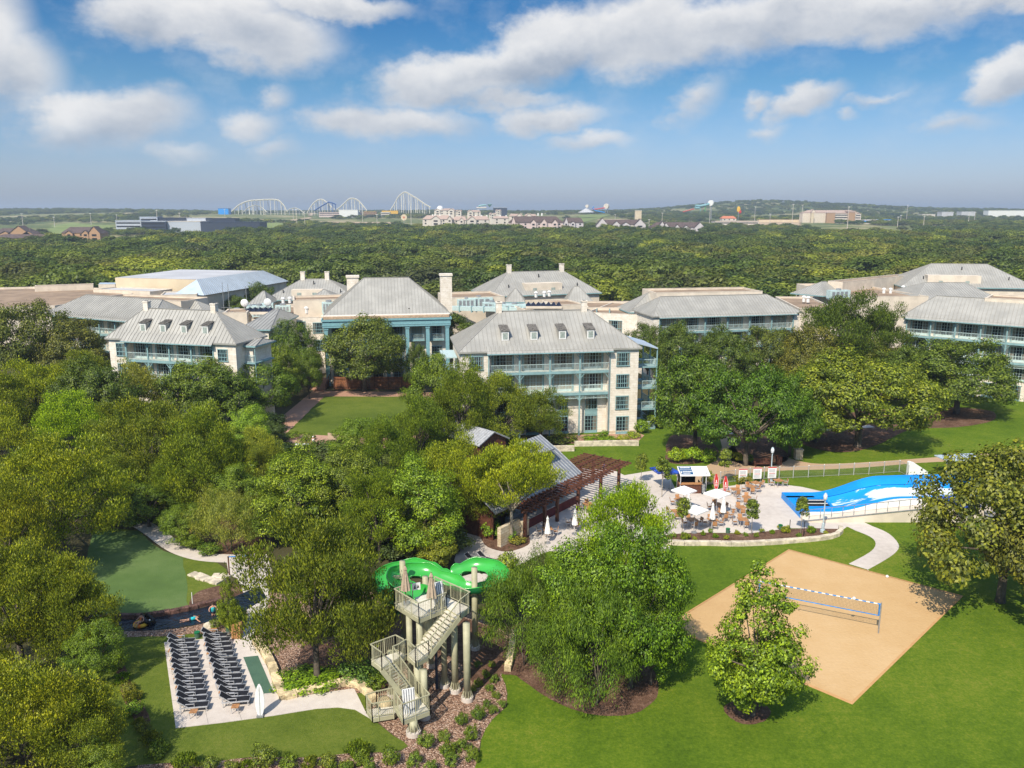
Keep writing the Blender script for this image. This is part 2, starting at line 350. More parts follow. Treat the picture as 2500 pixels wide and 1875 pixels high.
MAT = dict(
    lawn=mat_multi('lawn_grass', [(0, (.044, .088, .004)), (.35, (.075, .132, .006)), (.55, (.100, .160, .008)), (.75, (.140, .185, .014)), (1, (.20, .20, .035))], [(.045, 1.2), (.35, .8), (2.2, .8), (6, 1.1)], bump=.05, bscale=22),
    lawn3=mat_multi('cool_grass', [(0, (.058, .092, .009)), (.4, (.088, .126, .014)), (.6, (.110, .148, .018)), (1, (.16, .18, .032))], [(.06, 1.2), (.4, .8), (2.2, .7), (6, 1.0)], bump=.05, bscale=22),
    lawn2=mat_multi('putting_grass', [(0, (.060, .105, .030)), (.45, (.085, .145, .040)), (1, (.15, .21, .075))], [(.12, 1.3), (.8, .5), (9, .4)], bump=.03, bscale=25),
    earth=mat_multi('woodland_floor', [(0, (.025, .030, .012)), (.5, (.06, .075, .022)), (1, (.15, .135, .07))], [(.01, 1.0), (.12, .6), (1.5, .5)], bump=.2, bscale=1.2),
    far=mat_multi('scrub_land', [(0, (.045, .062, .022)), (.42, (.085, .11, .035)), (.6, (.17, .185, .07)), (.8, (.27, .25, .14)), (1, (.36, .31, .22))], [(.0045, 1.8), (.03, 1.0), (.12, .8)], bump=.5, bscale=.2),
    mulch=mat_multi('bark_mulch', [(0, (.035, .018, .011)), (.4, (.10, .056, .036)), (.65, (.17, .10, .068)), (1, (.38, .27, .19))], [(.5, .8), (3, .9), (9, .9)], bump=.06, bscale=16),
    gravel=None,
    concrete=mat_multi('pale_concrete', [(0, (.38, .335, .295)), (.4, (.52, .465, .415)), (.6, (.565, .51, .455)), (1, (.65, .60, .54))], [(.12, 1.2), (1.5, .8), (12, .4)], rough=.85),
    tanpath=mat_multi('tan_path', [(0, (.34, .235, .145)), (.5, (.44, .31, .20)), (1, (.50, .37, .25))], [(.15, 1.0), (2, .5), (14, .3)]),
    paver=mat_multi('red_brick_paving', [(0, (.27, .15, .10)), (.5, (.40, .235, .165)), (1, (.50, .33, .25))], [(.12, 1.0), (2, .5), (10, .5)]),
    sand=mat_multi('court_sand', [(0, (.42, .25, .11)), (.5, (.51, .335, .16)), (1, (.58, .405, .22))], [(.06, 1.4), (.5, .6), (4, .3)], bump=.035, bscale=4.5),
    sandedge=mat_multi('sand_rim', [(0, (.40, .21, .08)), (1, (.56, .34, .16))], [(2, 1), (9, .8)]),
    mat_green=mat_multi('artificial_turf', [(0, (.045, .095, .065)), (.5, (.065, .125, .085)), (1, (.08, .15, .10))], [(1.2, 1.0), (12, .6)]),
    leaf=mat_leaf('tree_leaves'), shrub=mat_leaf('shrub_leaves', nscale=1.5),
    fleaf=mat_leaf('woodland_leaves', ramp=[(0, (.034, .064, .018)), (.2, (.064, .105, .022)), (.4, (.105, .145, .028)), (.55, (.058, .095, .022)), (.7, (.130, .150, .036)), (.82, (.062, .078, .030)), (.93, (.130, .175, .028)), (1, (.17, .21, .035))], nscale=.010, lo_=(.62, .66, .60), hi_=(1.45, 1.4, 1.0), big_=(1.9, 1.65, 1.1), bs_=(.42, .62)),
    bark=mat('tree_bark', (.13, .105, .08), scale=8, var=.3, bump=.02), barkpale=mat('pale_bark', (.30, .26, .20), scale=8, var=.2),
    wall=mat_stone('painted_limestone', (.73, .675, .59), (.79, .74, .66), mortar=(.64, .57, .48)),
    stucco=mat('cream_stucco', (.64, .56, .455), var=.06, scale=.5), stuccoY=mat('yellow_stucco', (.60, .50, .35), var=.04, scale=.2),
    stonewall=mat_stone('rough_limestone', (.52, .42, .28), (.64, .56, .42), bw=.7, bh=.25, mortar=(.34, .27, .16), bump=.04),
    roof=mat('standing_seam_metal', (.37, .36, .325), rough=.5, var=.07, scale=.35, spec=.5, metal=.15), seam=mat('roof_seam', (.28, .272, .25), rough=.5, var=.05),
    roofblue=mat('pale_blue_metal_roof', (.42, .50, .58), rough=.45, var=.05, scale=.4, spec=.5), roofwhite=mat('white_membrane_roof', (.47, .475, .49), var=.06, scale=.1),
    tar=mat('brown_gravel_roof', (.30, .215, .145), var=.12, scale=.25, bump=.02), dark=mat('dark_opening', (.012, .012, .014), rough=.4),
    teal=mat('teal_paint', (.22, .36, .375), rough=.55, var=.07, scale=1.0), tealdark=mat('deep_teal_paint', (.19, .37, .41), rough=.5, var=.05),
    tealpale=mat('pale_teal_paint', (.46, .58, .57), rough=.6, var=.06), navy=mat('navy_canvas', (.012, .018, .04), rough=.6),
    white=mat('white_paint', (.72, .72, .70), rough=.6, var=.04), glass=mat_glass('window_glass'),
    brown=mat('red_brown_timber', (.115, .045, .027), rough=.65, var=.2, scale=4), cedar=mat('cedar_boards', (.24, .10, .045), rough=.75, var=.22, scale=2.5),
    teak=mat('teak', (.42, .21, .09), rough=.6, var=.15, scale=6), alum=mat('brushed_aluminium', (.55, .55, .56), rough=.4, metal=.4, var=.05),
    black=mat('black_mesh_fabric', (.014, .014, .018), rough=.7, var=.1), steel=mat('galvanised_steel', (.36, .37, .38), rough=.45, metal=.5, var=.08),
    sage=mat('sage_green_paint', (.39, .375, .245), rough=.55, var=.07, scale=1.2), deck=mat('pale_fibreglass_tread', (.64, .60, .50), rough=.7, var=.08, scale=5),
    slide=mat('bright_green_fibreglass', (.045, .36, .055), rough=.22, var=.05, scale=.8, spec=.6), slidedark=mat('dark_green_fibreglass', (.008, .15, .045), rough=.3, var=.06, scale=.8, spec=.5),
    canvas=mat('tan_canvas', (.42, .33, .24), rough=.9, var=.08, scale=6), canvasw=mat('white_canvas', (.76, .76, .75), rough=.9, var=.04),
    blue=mat('bright_blue_foam', (.006, .27, .76), rough=.4, var=.06, scale=.4, spec=.4), blued=mat('royal_blue_canvas', (.015, .06, .36), rough=.7, var=.3, scale=3),
    red=mat('red_paint', (.50, .035, .03), rough=.5, var=.05), orange=mat('orange_paint', (.66, .17, .03), rough=.5), cyan=mat('turquoise_cloth', (.02, .40, .46), rough=.8),
    skin=mat('skin', (.50, .28, .19), rough=.6, var=.05), hair=mat('brown_hair', (.05, .03, .02)), yellow=mat('yellow_plastic', (.72, .42, .03), rough=.5),
    iron=mat('cast_iron_pale_blue', (.42, .50, .54), rough=.5, var=.06), lampglass=mat('frosted_lamp_glass', (.72, .74, .76), rough=.3),
    netblue=mat('blue_net_tape', (.03, .24, .62), rough=.7), terracotta=mat('terracotta', (.50, .20, .09), rough=.8),
    navywall=mat('dark_blue_cladding', (.030, .040, .065), rough=.5), greypanel=mat('pale_grey_cladding', (.42, .46, .52), rough=.6), brownroof=mat('brown_shingles', (.105, .075, .068), rough=.9, var=.15, scale=.6),
    tanwall=mat('tan_siding', (.40, .25, .14), rough=.9), coaster=mat('cream_coaster_track', (.74, .70, .58), rough=.6), coasterblue=mat('blue_coaster_track', (.02, .10, .36), rough=.6),
    pinkroof=mat('pale_pink_roof_tile', (.42, .315, .26), rough=.9), orangeroof=mat('orange_roof_tile', (.55, .19, .10), rough=.9), chalk=mat('black_board', (.03, .04, .05)),
)
# ================================================================ the ground
def gravel_material():
    m = bpy.data.materials.new('pink_gravel'); m.use_nodes = True; t = NT(m.node_tree); t.n.clear()
    co = t.add('ShaderNodeTexCoord').outputs['Object']
    vo = t.add('ShaderNodeTexVoronoi', {'Vector': co, 'Scale': 12.0, 'Randomness': 1.0})
    hs = t.add('ShaderNodeSeparateColor', {0: vo.outputs['Color']})
    c = t.ramp(hs.outputs[0], [(0, (.15, .085, .06)), (.4, (.34, .205, .135)), (.75, (.46, .30, .21)), (1, (.62, .48, .38))])
    c = t.mix(t.smooth(vo.outputs[0], .35, .75), c, t.mix(1.0, c, (.35, .33, .32), 'MULTIPLY'))
    b = t.add('ShaderNodeBsdfPrincipled', {'Base Color': c, 'Roughness': .9, 'Specular IOR Level': .2})
    bm = t.add('ShaderNodeBump', {'Height': vo.outputs[0], 'Strength': 1.0, 'Distance': -.05}); t.l.new(bm.outputs[0], b.inputs['Normal'])
    t.add('ShaderNodeOutputMaterial', {0: b.outputs[0]}); return m
MAT['gravel'] = gravel_material()
def mesh_np(name, V, F, mat, smooth=False):
    me = bpy.data.meshes.new(name); V = np.asarray(V, np.float32); F = np.asarray(F, np.int32); k = F.shape[1]
    me.vertices.add(len(V)); me.vertices.foreach_set('co', V.ravel())
    me.loops.add(F.size); me.loops.foreach_set('vertex_index', F.ravel())
    me.polygons.add(len(F)); me.polygons.foreach_set('loop_start', np.arange(0, F.size, k, dtype=np.int32)); me.polygons.foreach_set('loop_total', np.full(len(F), k, np.int32))
    if smooth: me.polygons.foreach_set('use_smooth', np.ones(len(F), bool))
    me.materials.append(mat); me.update(calc_edges=True); return me
def grid(name, xs, ys, mat, f):
    V = [(x * max(1, y / 600.0), y, f(x * max(1, y / 600.0), y)) for y in ys for x in xs]
    n = len(xs); F = [(j * n + i, j * n + i + 1, (j + 1) * n + i + 1, (j + 1) * n + i) for j in range(len(ys) - 1) for i in range(n - 1)]
    return tag(link(name, mesh_np(name, V, F, mat, True)), kind='structure')
m = bpy.data.materials.new('land'); m.use_nodes = True; t = NT(m.node_tree); t.n.clear()
# near woodland floor and far scrub in one sheet
co = t.add('ShaderNodeTexCoord').outputs['Object']; sp_ = t.add('ShaderNodeSeparateXYZ', {0: co})
def nramp(scales, stops):
    acc = None
    for s_, w_ in scales:
        v = t.math('MULTIPLY', t.math('SUBTRACT', t.add('ShaderNodeTexNoise', {'Vector': co, 'Scale': s_, 'Detail': 4, 'Roughness': .6}).outputs[0], .5), w_)
        acc = v if acc is None else t.math('ADD', acc, v)
    return t.ramp(t.math('ADD', acc, .5, clamp=True), stops)
near = nramp([(.02, .8), (.3, .6), (2.5, .6)], [(0, (.030, .032, .014)), (.5, (.065, .060, .028)), (1, (.13, .10, .06))])
farc = nramp([(.0035, 2.4), (.02, 1.0), (.09, .8)], [(0, (.05, .07, .022)), (.42, (.10, .13, .04)), (.60, (.19, .20, .075)), (.80, (.30, .26, .14)), (1, (.46, .38, .26))])
cc = t.mix(t.smooth(sp_.outputs[1], 600, 900), near, farc)
b = t.add('ShaderNodeBsdfPrincipled', {'Base Color': cc, 'Roughness': .95, 'Specular IOR Level': .1}); t.add('ShaderNodeOutputMaterial', {0: b.outputs[0]})
ys = [-150, -60, 0, 30, 60, 100, 160, 240, 330, 430, 520] + [560 * (1.045 ** i) for i in range(82)]
grid('ground', [i * 25.0 for i in range(-40, 41)], ys, m, tz)
# lawns and beds (a few millimetres above one another)
lawnR = G('N', (850, 1600), (885, 1352), (922, 1180), (987, 1060), (1074, 985), (1080, 905), (1042, 800), (1060, 740)) + G('D', (1180, 1330), (1170, 1250), (1180, 1180), (1200, 1000), (1240, 930), (1400, 905), (1560, 880), (2300, 850), (2700, 850), (2750, 1300), (2800, 1850))
sheet('lawn', lawnR, .010, MAT['lawn'])
lawnL = G('L', (430, 545), (985, 562), (1200, 545), (1500, 640), (1700, 960), (2212, 900)) + G('N', (230, 1010), (300, 1080), (400, 1160), (455, 1195), (482, 1222), (440, 1245), (0, 1278)) + G('L', (2080, 1272), (1900, 1288), (1600, 1282), (1300, 1312), (1000, 1322), (830, 1335), (500, 1380), (430, 1000))
sheet('lawn', lawnL, .010, MAT['lawn3'])
sheet('lawn', G('E', (560, 980), (700, 960), (830, 972), (905, 1040), (980, 1092), (1100, 1132), (1300, 1165), (1362, 1205), (1350, 1300)) + G('L', (1330, 300), (1200, 330), (1135, 385), (1000, 425), (720, 448), (430, 450)), .010, MAT['lawn3'])
sheet('lawn', G('E', (560, 975), (830, 975), (905, 1043), (980, 1095), (1100, 1134), (1100, 1190)) + G('L', (1115, 215), (1122, 320), (1130, 380), (1000, 424), (720, 447), (430, 449)), .016, MAT['lawn2'])
sheet('lawn', G('E', (690, 660), (880, 660), (880, 760), (690, 770)), .010, MAT['lawn'])
ev = [W('E', 1945, 167), W('D', 930, 857), W('D', 885, 948), W('E', 1715, 392)]
sheet('brick_paving', [W('E', 1880, 132), W('D', 960, 848), W('D', 900, 975), W('E', 1560, 430), W('E', 1640, 330)], .006, MAT['paver'])
sheet('lawn', ev, .012, MAT['lawn3'])
sheet('brick_paving', [W('E', 1880, 70), W('E', 1935, 70), W('E', 1945, 140), W('E', 1880, 136)], .008, MAT['cedar'])
sheet('path', G('F', (0, 385), (70, 395), (70, 440), (60, 480), (0, 500)) , .018, MAT['tanpath'])
# beds
def bed(pts, z=.014, mt='mulch', n=4):
    sheet('mulch_bed' if mt == 'mulch' else 'gravel_bed', catmull(pts, n, True), z, MAT[mt])
bed(G('N', (1060, 640), (1040, 780), (1130, 800), (1300, 920), (1500, 1010), (1680, 1040), (1840, 1025), (1960, 950), (1985, 860), (1930, 740), (1700, 600), (1400, 520), (1150, 480)))
bed(G('R', (412, 985), (440, 1040), (500, 1080), (580, 1092), (660, 1065), (695, 1015), (640, 960), (520, 940)), .014, 'mulch')
bed(G('K', (880, 380), (850, 430), (960, 480), (1100, 502), (1230, 490), (1350, 450), (1480, 385), (1580, 360), (1800, 352), (1960, 330), (2040, 300), (2000, 250), (1700, 230), (1300, 250), (1000, 300)))
bed(G('K', (60, 520), (80, 560), (160, 575), (300, 560), (380, 500), (300, 420), (100, 400)))
bed(G('K', (450, 470), (440, 540), (560, 582), (700, 585), (800, 540), (760, 480), (640, 400)))
bed(G('K', (1950, 1000), (1960, 1100), (2100, 1200), (2300, 1320), (2500, 1300), (2500, 900), (2100, 900)))
bed(G('L', (1140, 380), (1180, 300), (1300, 262), (1420, 250), (1500, 330), (1340, 372)))
bed(G('E', (1000, 960), (1200, 1000), (1260, 1110), (1480, 1118), (1620, 1080), (1600, 900), (1300, 800)))
bed(G('F', (850, 880), (910, 1000), (960, 1070), (1080, 1098), (1200, 1060), (1210, 1010), (1180, 950), (1000, 900)))
sheet('gravel_bed', G('N', (-60, 1300), (60, 1270), (300, 1262), (440, 1250), (480, 1222), (400, 1160), (300, 1082), (225, 1015), (160, 885), (0, 920)) + G('L', (1880, 912), (1705, 950), (1640, 800), (1560, 640), (1480, 515), (1540, 300)) + G('N', (300, 300), (700, 300), (1000, 480), (1080, 560), (1045, 700), (1040, 800), (1078, 905), (1072, 985), (985, 1062), (920, 1180), (885, 1400), (700, 1800), (-60, 1800)) + G('L', (1800, 1800), (900, 1800), (760, 1400), (840, 1330), (1000, 1322), (1300, 1312), (1600, 1283), (1900, 1288), (2080, 1272)), .007, MAT['gravel'])
bed(G('N', (0, 420), (260, 380), (420, 400), (520, 470), (680, 420), (900, 480), (1060, 560), (1050, 690), (1035, 800), (900, 860), (760, 700), (500, 720), (330, 900), (160, 860), (0, 890), (-100, 860), (-180, 700)), .013)
bed(G('L', (690, 700), (740, 720), (800, 860), (880, 1010), (900, 1080), (850, 1130), (790, 1040), (720, 880)), .013)
bed(G('K', (60, 1000), (300, 985), (560, 990), (800, 962), (1100, 962), (1110, 990), (1060, 1008), (820, 1035), (600, 1050), (300, 1048), (60, 1040)), .020, n=2)
# golf green stones, planter wall etc. come later; paving
sheet('patio', G('K', (1750, 912), (1200, 912), (1128, 965), (1000, 960), (800, 958), (700, 975), (560, 988), (300, 984), (60, 1000), (70, 1058)) + G('F', (2060, 1075), (2040, 1100), (1990, 1112), (1950, 1112), (1850, 1120), (1600, 1110), (1330, 1095), (1240, 1130), (1150, 1180), (1100, 1240), (1020, 1330), (820, 1330), (760, 1150), (800, 1000), (830, 860), (900, 760), (1100, 700), (1500, 600), (1700, 600), (1780, 640)) + G('K', (60, 600), (130, 740), (320, 742), (440, 705), (560, 690), (700, 688), (800, 700), (880, 710), (985, 734), (1250, 760), (1750, 800)), .012, MAT['concrete'])
bed(G('F', (850, 880), (910, 1000), (960, 1070), (1080, 1098), (1200, 1060), (1210, 1010), (1180, 950), (1000, 900)), .022)
sheet('path', catmull(G('K', (985, 945), (1130, 945), (1200, 972), (1290, 1010), (1322, 1050), (1290, 1100), (1160, 1172), (1160, 1172), (1275, 1207), (1275, 1207), (1380, 1148), (1445, 1100), (1460, 1055), (1400, 990), (1300, 945), (1200, 908), (1000, 908)), 3, True), .018, MAT['concrete'])
sheet('path', catmull(G('K', (120, 640), (240, 612), (350, 560), (375, 530), (400, 470), (380, 380), (460, 380), (480, 480), (600, 585), (720, 575), (760, 525), (850, 552), (1000, 572), (1300, 560), (1640, 535), (1950, 512), (2400, 480), (2400, 530), (1900, 552), (1600, 565), (1300, 590), (1000, 606), (700, 615), (450, 645), (300, 700)), 3, True), .014, MAT['tanpath'])
sheet('path', ribbon(catmull([W('E', 560, 800), W('E', 640, 850), W('E', 750, 890), W('E', 850, 935), W('E', 930, 985), W('E', 1010, 1045), W('E', 1100, 1095), W('E', 1230, 1130), W('E', 1400, 1140), W('E', 1560, 1130)], 5), 1.75), .018, MAT['concrete'])
sheet('path', G('L', (1300, 90), (1360, 120), (1375, 200), (1490, 230), (1640, 200), (1600, 70), (1480, 70)), .022, MAT['concrete'])
sheet('path', ribbon(catmull([W('L', 1440, 120), W('L', 1540, 300), W('L', 1500, 480), W('L', 1510, 560)], 5), 2.0), .021, MAT['concrete'])
sheet('path', ribbon(catmull([W('K', 380, 390), W('K', 600, 370), W('K', 860, 372), W('K', 1300, 345)], 4), 1.4), .017, MAT['concrete'])
sheet('path', G('E', (560, 330), (620, 300), (700, 315), (740, 420), (640, 440), (560, 400)), .012, MAT['tanpath'])
deckp = G('L', (985, 600), (1200, 582), (1480, 530), (1545, 610), (1620, 790), (1705, 948), (1880, 912), (2115, 878)) + G('N', (160, 880), (225, 1012), (290, 1078)) + G('L', (2130, 1003), (2030, 990), (1900, 998), (1640, 1040), (1350, 1080), (1055, 1115))
sheet('pool_deck', deckp, .045, MAT['concrete'])
mbk = MB()
for i in range(len(deckp)):
    a = deckp[i]; b_ = deckp[(i + 1) % len(deckp)]; mbk.poly([(a.x, a.y, 0), (b_.x, b_.y, 0), (b_.x, b_.y, .045), (a.x, a.y, .045)])
struct('deck_edge', mbk, MAT['concrete'])
mbj = MB()                                         # joints scored in the deck
for a, b_ in ((G('L', (1140, 590), (1250, 1090))), G('L', (1290, 572), (1450, 1066)), G('L', (1010, 760), (1600, 735)), G('L', (1035, 950), (1690, 905))):
    mbj.bar((a.x, a.y, .047), (b_.x, b_.y, .047), .02, .004)
struct('deck_joint', mbj, mat('dark_joint', (.22, .20, .18)))  # thin dark strips laid along the deck joints
sheet('hotel_terrace', G('F', (1340, 450), (1450, 400), (1860, 385), (1900, 400), (1860, 440), (1480, 450)), .014, MAT['paver'])
sheet('sand_court', [W('R', 800, 40), W('R', 1848, 320), W('R', 1182, 972), W('R', 55, 500)], .020, MAT['sand'])
cc4 = [W('R', 800, 40), W('R', 1848, 320), W('R', 1182, 972), W('R', 55, 500)]
mb = MB(); cen = sum((Vector(c) for c in cc4), Vector()) / 4
for i in range(4):
    a = cc4[i]; b_ = cc4[(i + 1) % 4]; pa = a + (cen - a).normalized() * .28; pb = b_ + (cen - b_).normalized() * .28
    mb.poly([(a.x, a.y, .024), (b_.x, b_.y, .024), (pb.x, pb.y, .05), (pa.x, pa.y, .05)][::-1]); mb.poly([(a.x, a.y, 0), (b_.x, b_.y, 0), (b_.x, b_.y, .024), (a.x, a.y, .024)])
struct('court_edging', mb, MAT['sandedge'])
# river
def water_mat():
    m = bpy.data.materials.new('dark_river_water'); m.use_nodes = True; t = NT(m.node_tree); t.n.clear()
    co = t.add('ShaderNodeTexCoord').outputs['Object']
    b = t.add('ShaderNodeBsdfPrincipled', {'Base Color': (.006, .012, .022, 1), 'Roughness': .06, 'Specular IOR Level': .6})
    n2 = t.add('ShaderNodeTexNoise', {'Vector': co, 'Scale': 2.2, 'Detail': 4})
    bm = t.add('ShaderNodeBump', {'Height': n2.outputs[0], 'Strength': 1.0, 'Distance': .22}); t.l.new(bm.outputs[0], b.inputs['Normal'])
    t.add('ShaderNodeOutputMaterial', {0: b.outputs[0]}); return m
sheet('river', G('L', (560, 490), (690, 462), (850, 462), (1000, 440), (1150, 408), (1340, 360), (1420, 320), (1560, 260), (1600, 330), (1440, 430), (1330, 458), (1200, 490), (1050, 515), (850, 530), (690, 535), (560, 545)), .030, water_mat())
bed(G('L', (560, 560), (690, 536), (850, 532), (1050, 517), (1200, 492), (1330, 455), (1470, 400), (1480, 500), (1400, 545), (1200, 545), (985, 562), (800, 566), (600, 580)), .024, 'gravel')
random.seed(5)
def rocks(name, pts, h, wd, matn, label, cat, step=.5, jit=.25, cap=None, group=None):
    """a wall of irregular blocks along a line of world points: one mesh per wall"""
    P = catmull([Vector((p[0], p[1], 0)) for p in pts], 6); mb = MB(); i = 0
    L = [0]
    for a, b_ in zip(P, P[1:]): L.append(L[-1] + (b_ - a).length)
    def at(s):
        for k in range(len(P) - 1):
            if L[k + 1] >= s: return P[k].lerp(P[k + 1], (s - L[k]) / max(1e-6, L[k + 1] - L[k]))
        return P[-1]
    s = 0
    while s < L[-1] - .05:
        ln = step * random.uniform(.7, 1.4); e = min(L[-1], s + ln); a = at(s); b_ = at(e); d = (b_ - a)
        if d.length < .04: break
        d.normalize(); nrm = Vector((-d.y, d.x, 0)); lv = max(1, round(h / .28)); z = 0
        for q in range(lv):
            hh = h / lv; wj = wd * random.uniform(.85, 1.12); o1 = random.uniform(-jit, jit) * wd * .3
            c = [a + nrm * (-wj / 2 + o1), b_ + nrm * (-wj / 2 + o1) - d * .015, b_ + nrm * (wj / 2 + o1) - d * .015, a + nrm * (wj / 2 + o1)]
            zt = z + hh - .012 + (random.uniform(-.04, .05) * h if q == lv - 1 else 0)
            n = len(mb.v)
            mb.v += [(p.x, p.y, z) for p in c]
            ins = .03; cm = sum(c, Vector()) / 4
            mb.v += [(p.x, p.y, zt - .03) for p in c]
            mb.v += [tuple(Vector((p.x, p.y, zt)) + (Vector((cm.x, cm.y, zt)) - Vector((p.x, p.y, zt))).normalized() * .05) for p in c]
            for base in (0, 4):
                for k in range(4): k2 = (k + 1) % 4; mb.f.append((n + base + k, n + base + k2, n + base + 4 + k2, n + base + 4 + k))
            mb.f.append((n + 8, n + 9, n + 10, n + 11)); z += hh
        s = e
    o = mb.build(name, MAT[matn]); tag(o, label, cat, group); return o
MAT['limestone'] = mat('golden_limestone', (.62, .50, .30), var=.22, scale=1.6, bump=.05, bscale=7, rough=.9)
MAT['palestone'] = mat('pale_limestone', (.58, .51, .39), var=.16, scale=1.6, bump=.05, bscale=7, rough=.9)
MAT['redrock'] = mat('red_river_rock', (.13, .070, .055), var=.3, scale=2.2, bump=.06, bscale=6)
rocks('river_bank_wall', G('L', (600, 462), (690, 452), (850, 450), (1000, 430), (1150, 398), (1330, 352)), .35, .45, 'redrock', 'dark red rock wall along the far bank of the river', 'rock wall')
rocks('retaining_wall', G('L', (1540, 600), (1610, 700), (1650, 800), (1690, 905), (1708, 945)), .42, .55, 'limestone', 'golden limestone block wall along the deck beside the green mat', 'stone wall', .9)
rocks('retaining_wall', G('L', (1710, 935), (1880, 895), (2000, 865), (2110, 842)) + G('N', (165, 838), (225, 895), (285, 955)), .42, .5, 'limestone', 'golden limestone block wall bending between the deck and the stair tower bed', 'stone wall', 1.0)
rocks('garden_wall', G('K', (40, 1050), (150, 1058), (300, 1058), (500, 1062), (650, 1056), (820, 1044), (980, 1030), (1075, 1012), (1112, 985), (1108, 962)), .42, .45, 'palestone', 'long curved cream stone wall below the patio planting bed', 'stone wall', 1.2)
rocks('stone_step', G('L', (1150, 188), (1215, 210), (1270, 232), (1320, 245)), .18, .9, 'palestone', 'tapering pale stone slab step on the grass above the river', 'stone steps', .6)
rocks('stone_step', G('L', (1275, 205), (1330, 205), (1370, 215)), .2, .9, 'palestone', 'wide pale stone slab beside the path end above the river', 'stone steps', .6)
rocks('garden_wall', G('N', (1120, 545), (1105, 620), (1095, 700), (1080, 775)), .4, .5, 'limestone', 'weathered limestone wall running up under the feathery tree right of the slide', 'stone wall', .6)
rocks('garden_wall', G('F', (1480, 466), (1600, 464), (1760, 462), (1866, 462)), .75, .35, 'palestone', 'long pale planter wall in front of the four storey hotel wing', 'planter wall', 2.5, 0)
rocks('garden_wall', G('F', (1290, 500), (1380, 496), (1480, 494)), .75, .35, 'palestone', 'short pale planter wall stepping down left of the hotel terrace', 'planter wall', 2.0, 0)
mbp = MB(); random.seed(3)                          # loose stones in the gravel bed
# ================================================================ trees
def crown_np(seed, nclump, nleaf, leaf, r=(.5, .5, .42), zc=.60, clump=(.10, .17), style='round', jitter=.12):
    """leaf quads of a crown in a unit tree (height 1); returns V,F and clump centres"""
    rg = np.random.default_rng(seed)
    cs = []; tries = 0
    ph = rg.uniform(0, 2 * PI, 6)
    while len(cs) < nclump and tries < 20000:
        tries += 1
        d = rg.normal(size=3); d /= np.linalg.norm(d)
        if style == 'cone':
            z = rg.uniform(0, 1) ** 1.05; a = rg.uniform(0, 2 * PI); prof = min(1, .52 + z / .3 * .48) * (1 - max(0, (z - .3) / .7)) ** .75; rad = rg.uniform(.25, 1) ** .5 * prof * r[0] * (1 + .16 * math.sin(3 * a + ph[0]) + .12 * math.sin(9 * z + ph[1]))
            p = np.array([math.cos(a) * rad, math.sin(a) * rad, zc - r[2] + z * 2 * r[2]])
        else:
            if d[2] < -.55: continue
            a = math.atan2(d[1], d[0])
            lump = 1 + .15 * math.sin(2 * a + ph[0]) + .12 * math.sin(3 * a + ph[1] + 2 * d[2]) + .08 * math.sin(5 * a + ph[2]) + .10 * math.sin(4 * d[2] + ph[3])
            k = rg.uniform(.45, 1) ** .45 * lump
            p = np.array([d[0] * r[0] * k, d[1] * r[1] * k, zc + d[2] * r[2] * k])
            if style == 'flat': p[2] = zc + (p[2] - zc) * (.75 if d[2] > 0 else 1)
        if all(np.linalg.norm((p - q) / np.array([1, 1, .9])) > clump[0] * .80 for q in cs): cs.append(p)
    cs = np.array(cs); nc = len(cs)
    cr = rg.uniform(clump[0], clump[1], nc)
    if style == 'cone': cr *= np.clip(1.15 - (cs[:, 2] - .2), .45, 1)
    w = cr ** 2; idx = rg.choice(nc, nleaf, p=w / w.sum())
    d = rg.normal(size=(nleaf, 3)); d /= np.linalg.norm(d, axis=1)[:, None]; d[:, 2] = d[:, 2] * .75 + .18
    rad = rg.uniform(.25, 1, nleaf) ** .45
    sprig = rg.uniform(size=nleaf) < jitter; rad[sprig] *= rg.uniform(1.1, 1.45, sprig.sum())
    P = cs[idx] + d * (cr[idx] * rad)[:, None] * np.array([1, 1, .82])
    if style == 'weep':
        P[:, 2] -= rg.uniform(0, .09, nleaf) * rad
    nrm = d * 1.0 + (P - np.array([0, 0, zc - .1])) * .8 + rg.normal(size=(nleaf, 3)) * .42 + np.array([0, 0, .35]); nrm /= np.linalg.norm(nrm, axis=1)[:, None]
    t = np.cross(nrm, rg.normal(size=(nleaf, 3))); t /= np.linalg.norm(t, axis=1)[:, None]
    if style in ('weep', 'spiky'):
        g = np.array([0, 0, -1.0 if style == 'weep' else 1.0]); t = t * .5 + g + d * .5; t /= np.linalg.norm(t, axis=1)[:, None]; nrm = np.cross(t, np.cross(nrm, t)); nrm /= np.linalg.norm(nrm, axis=1)[:, None] + 1e-9
    bt = np.cross(nrm, t); s = leaf * rg.uniform(.6, 1.35, nleaf)[:, None]
    asp = .22 if style == 'weep' else (.36 if style == 'spiky' else .55)
    V = np.empty((nleaf, 4, 3)); V[:, 0] = P - t * s; V[:, 1] = P + bt * s * asp + nrm * s * .15; V[:, 2] = P + t * s; V[:, 3] = P - bt * s * asp + nrm * s * .15
    F = np.arange(nleaf * 4).reshape(-1, 4)
    return V.reshape(-1, 3), F, cs
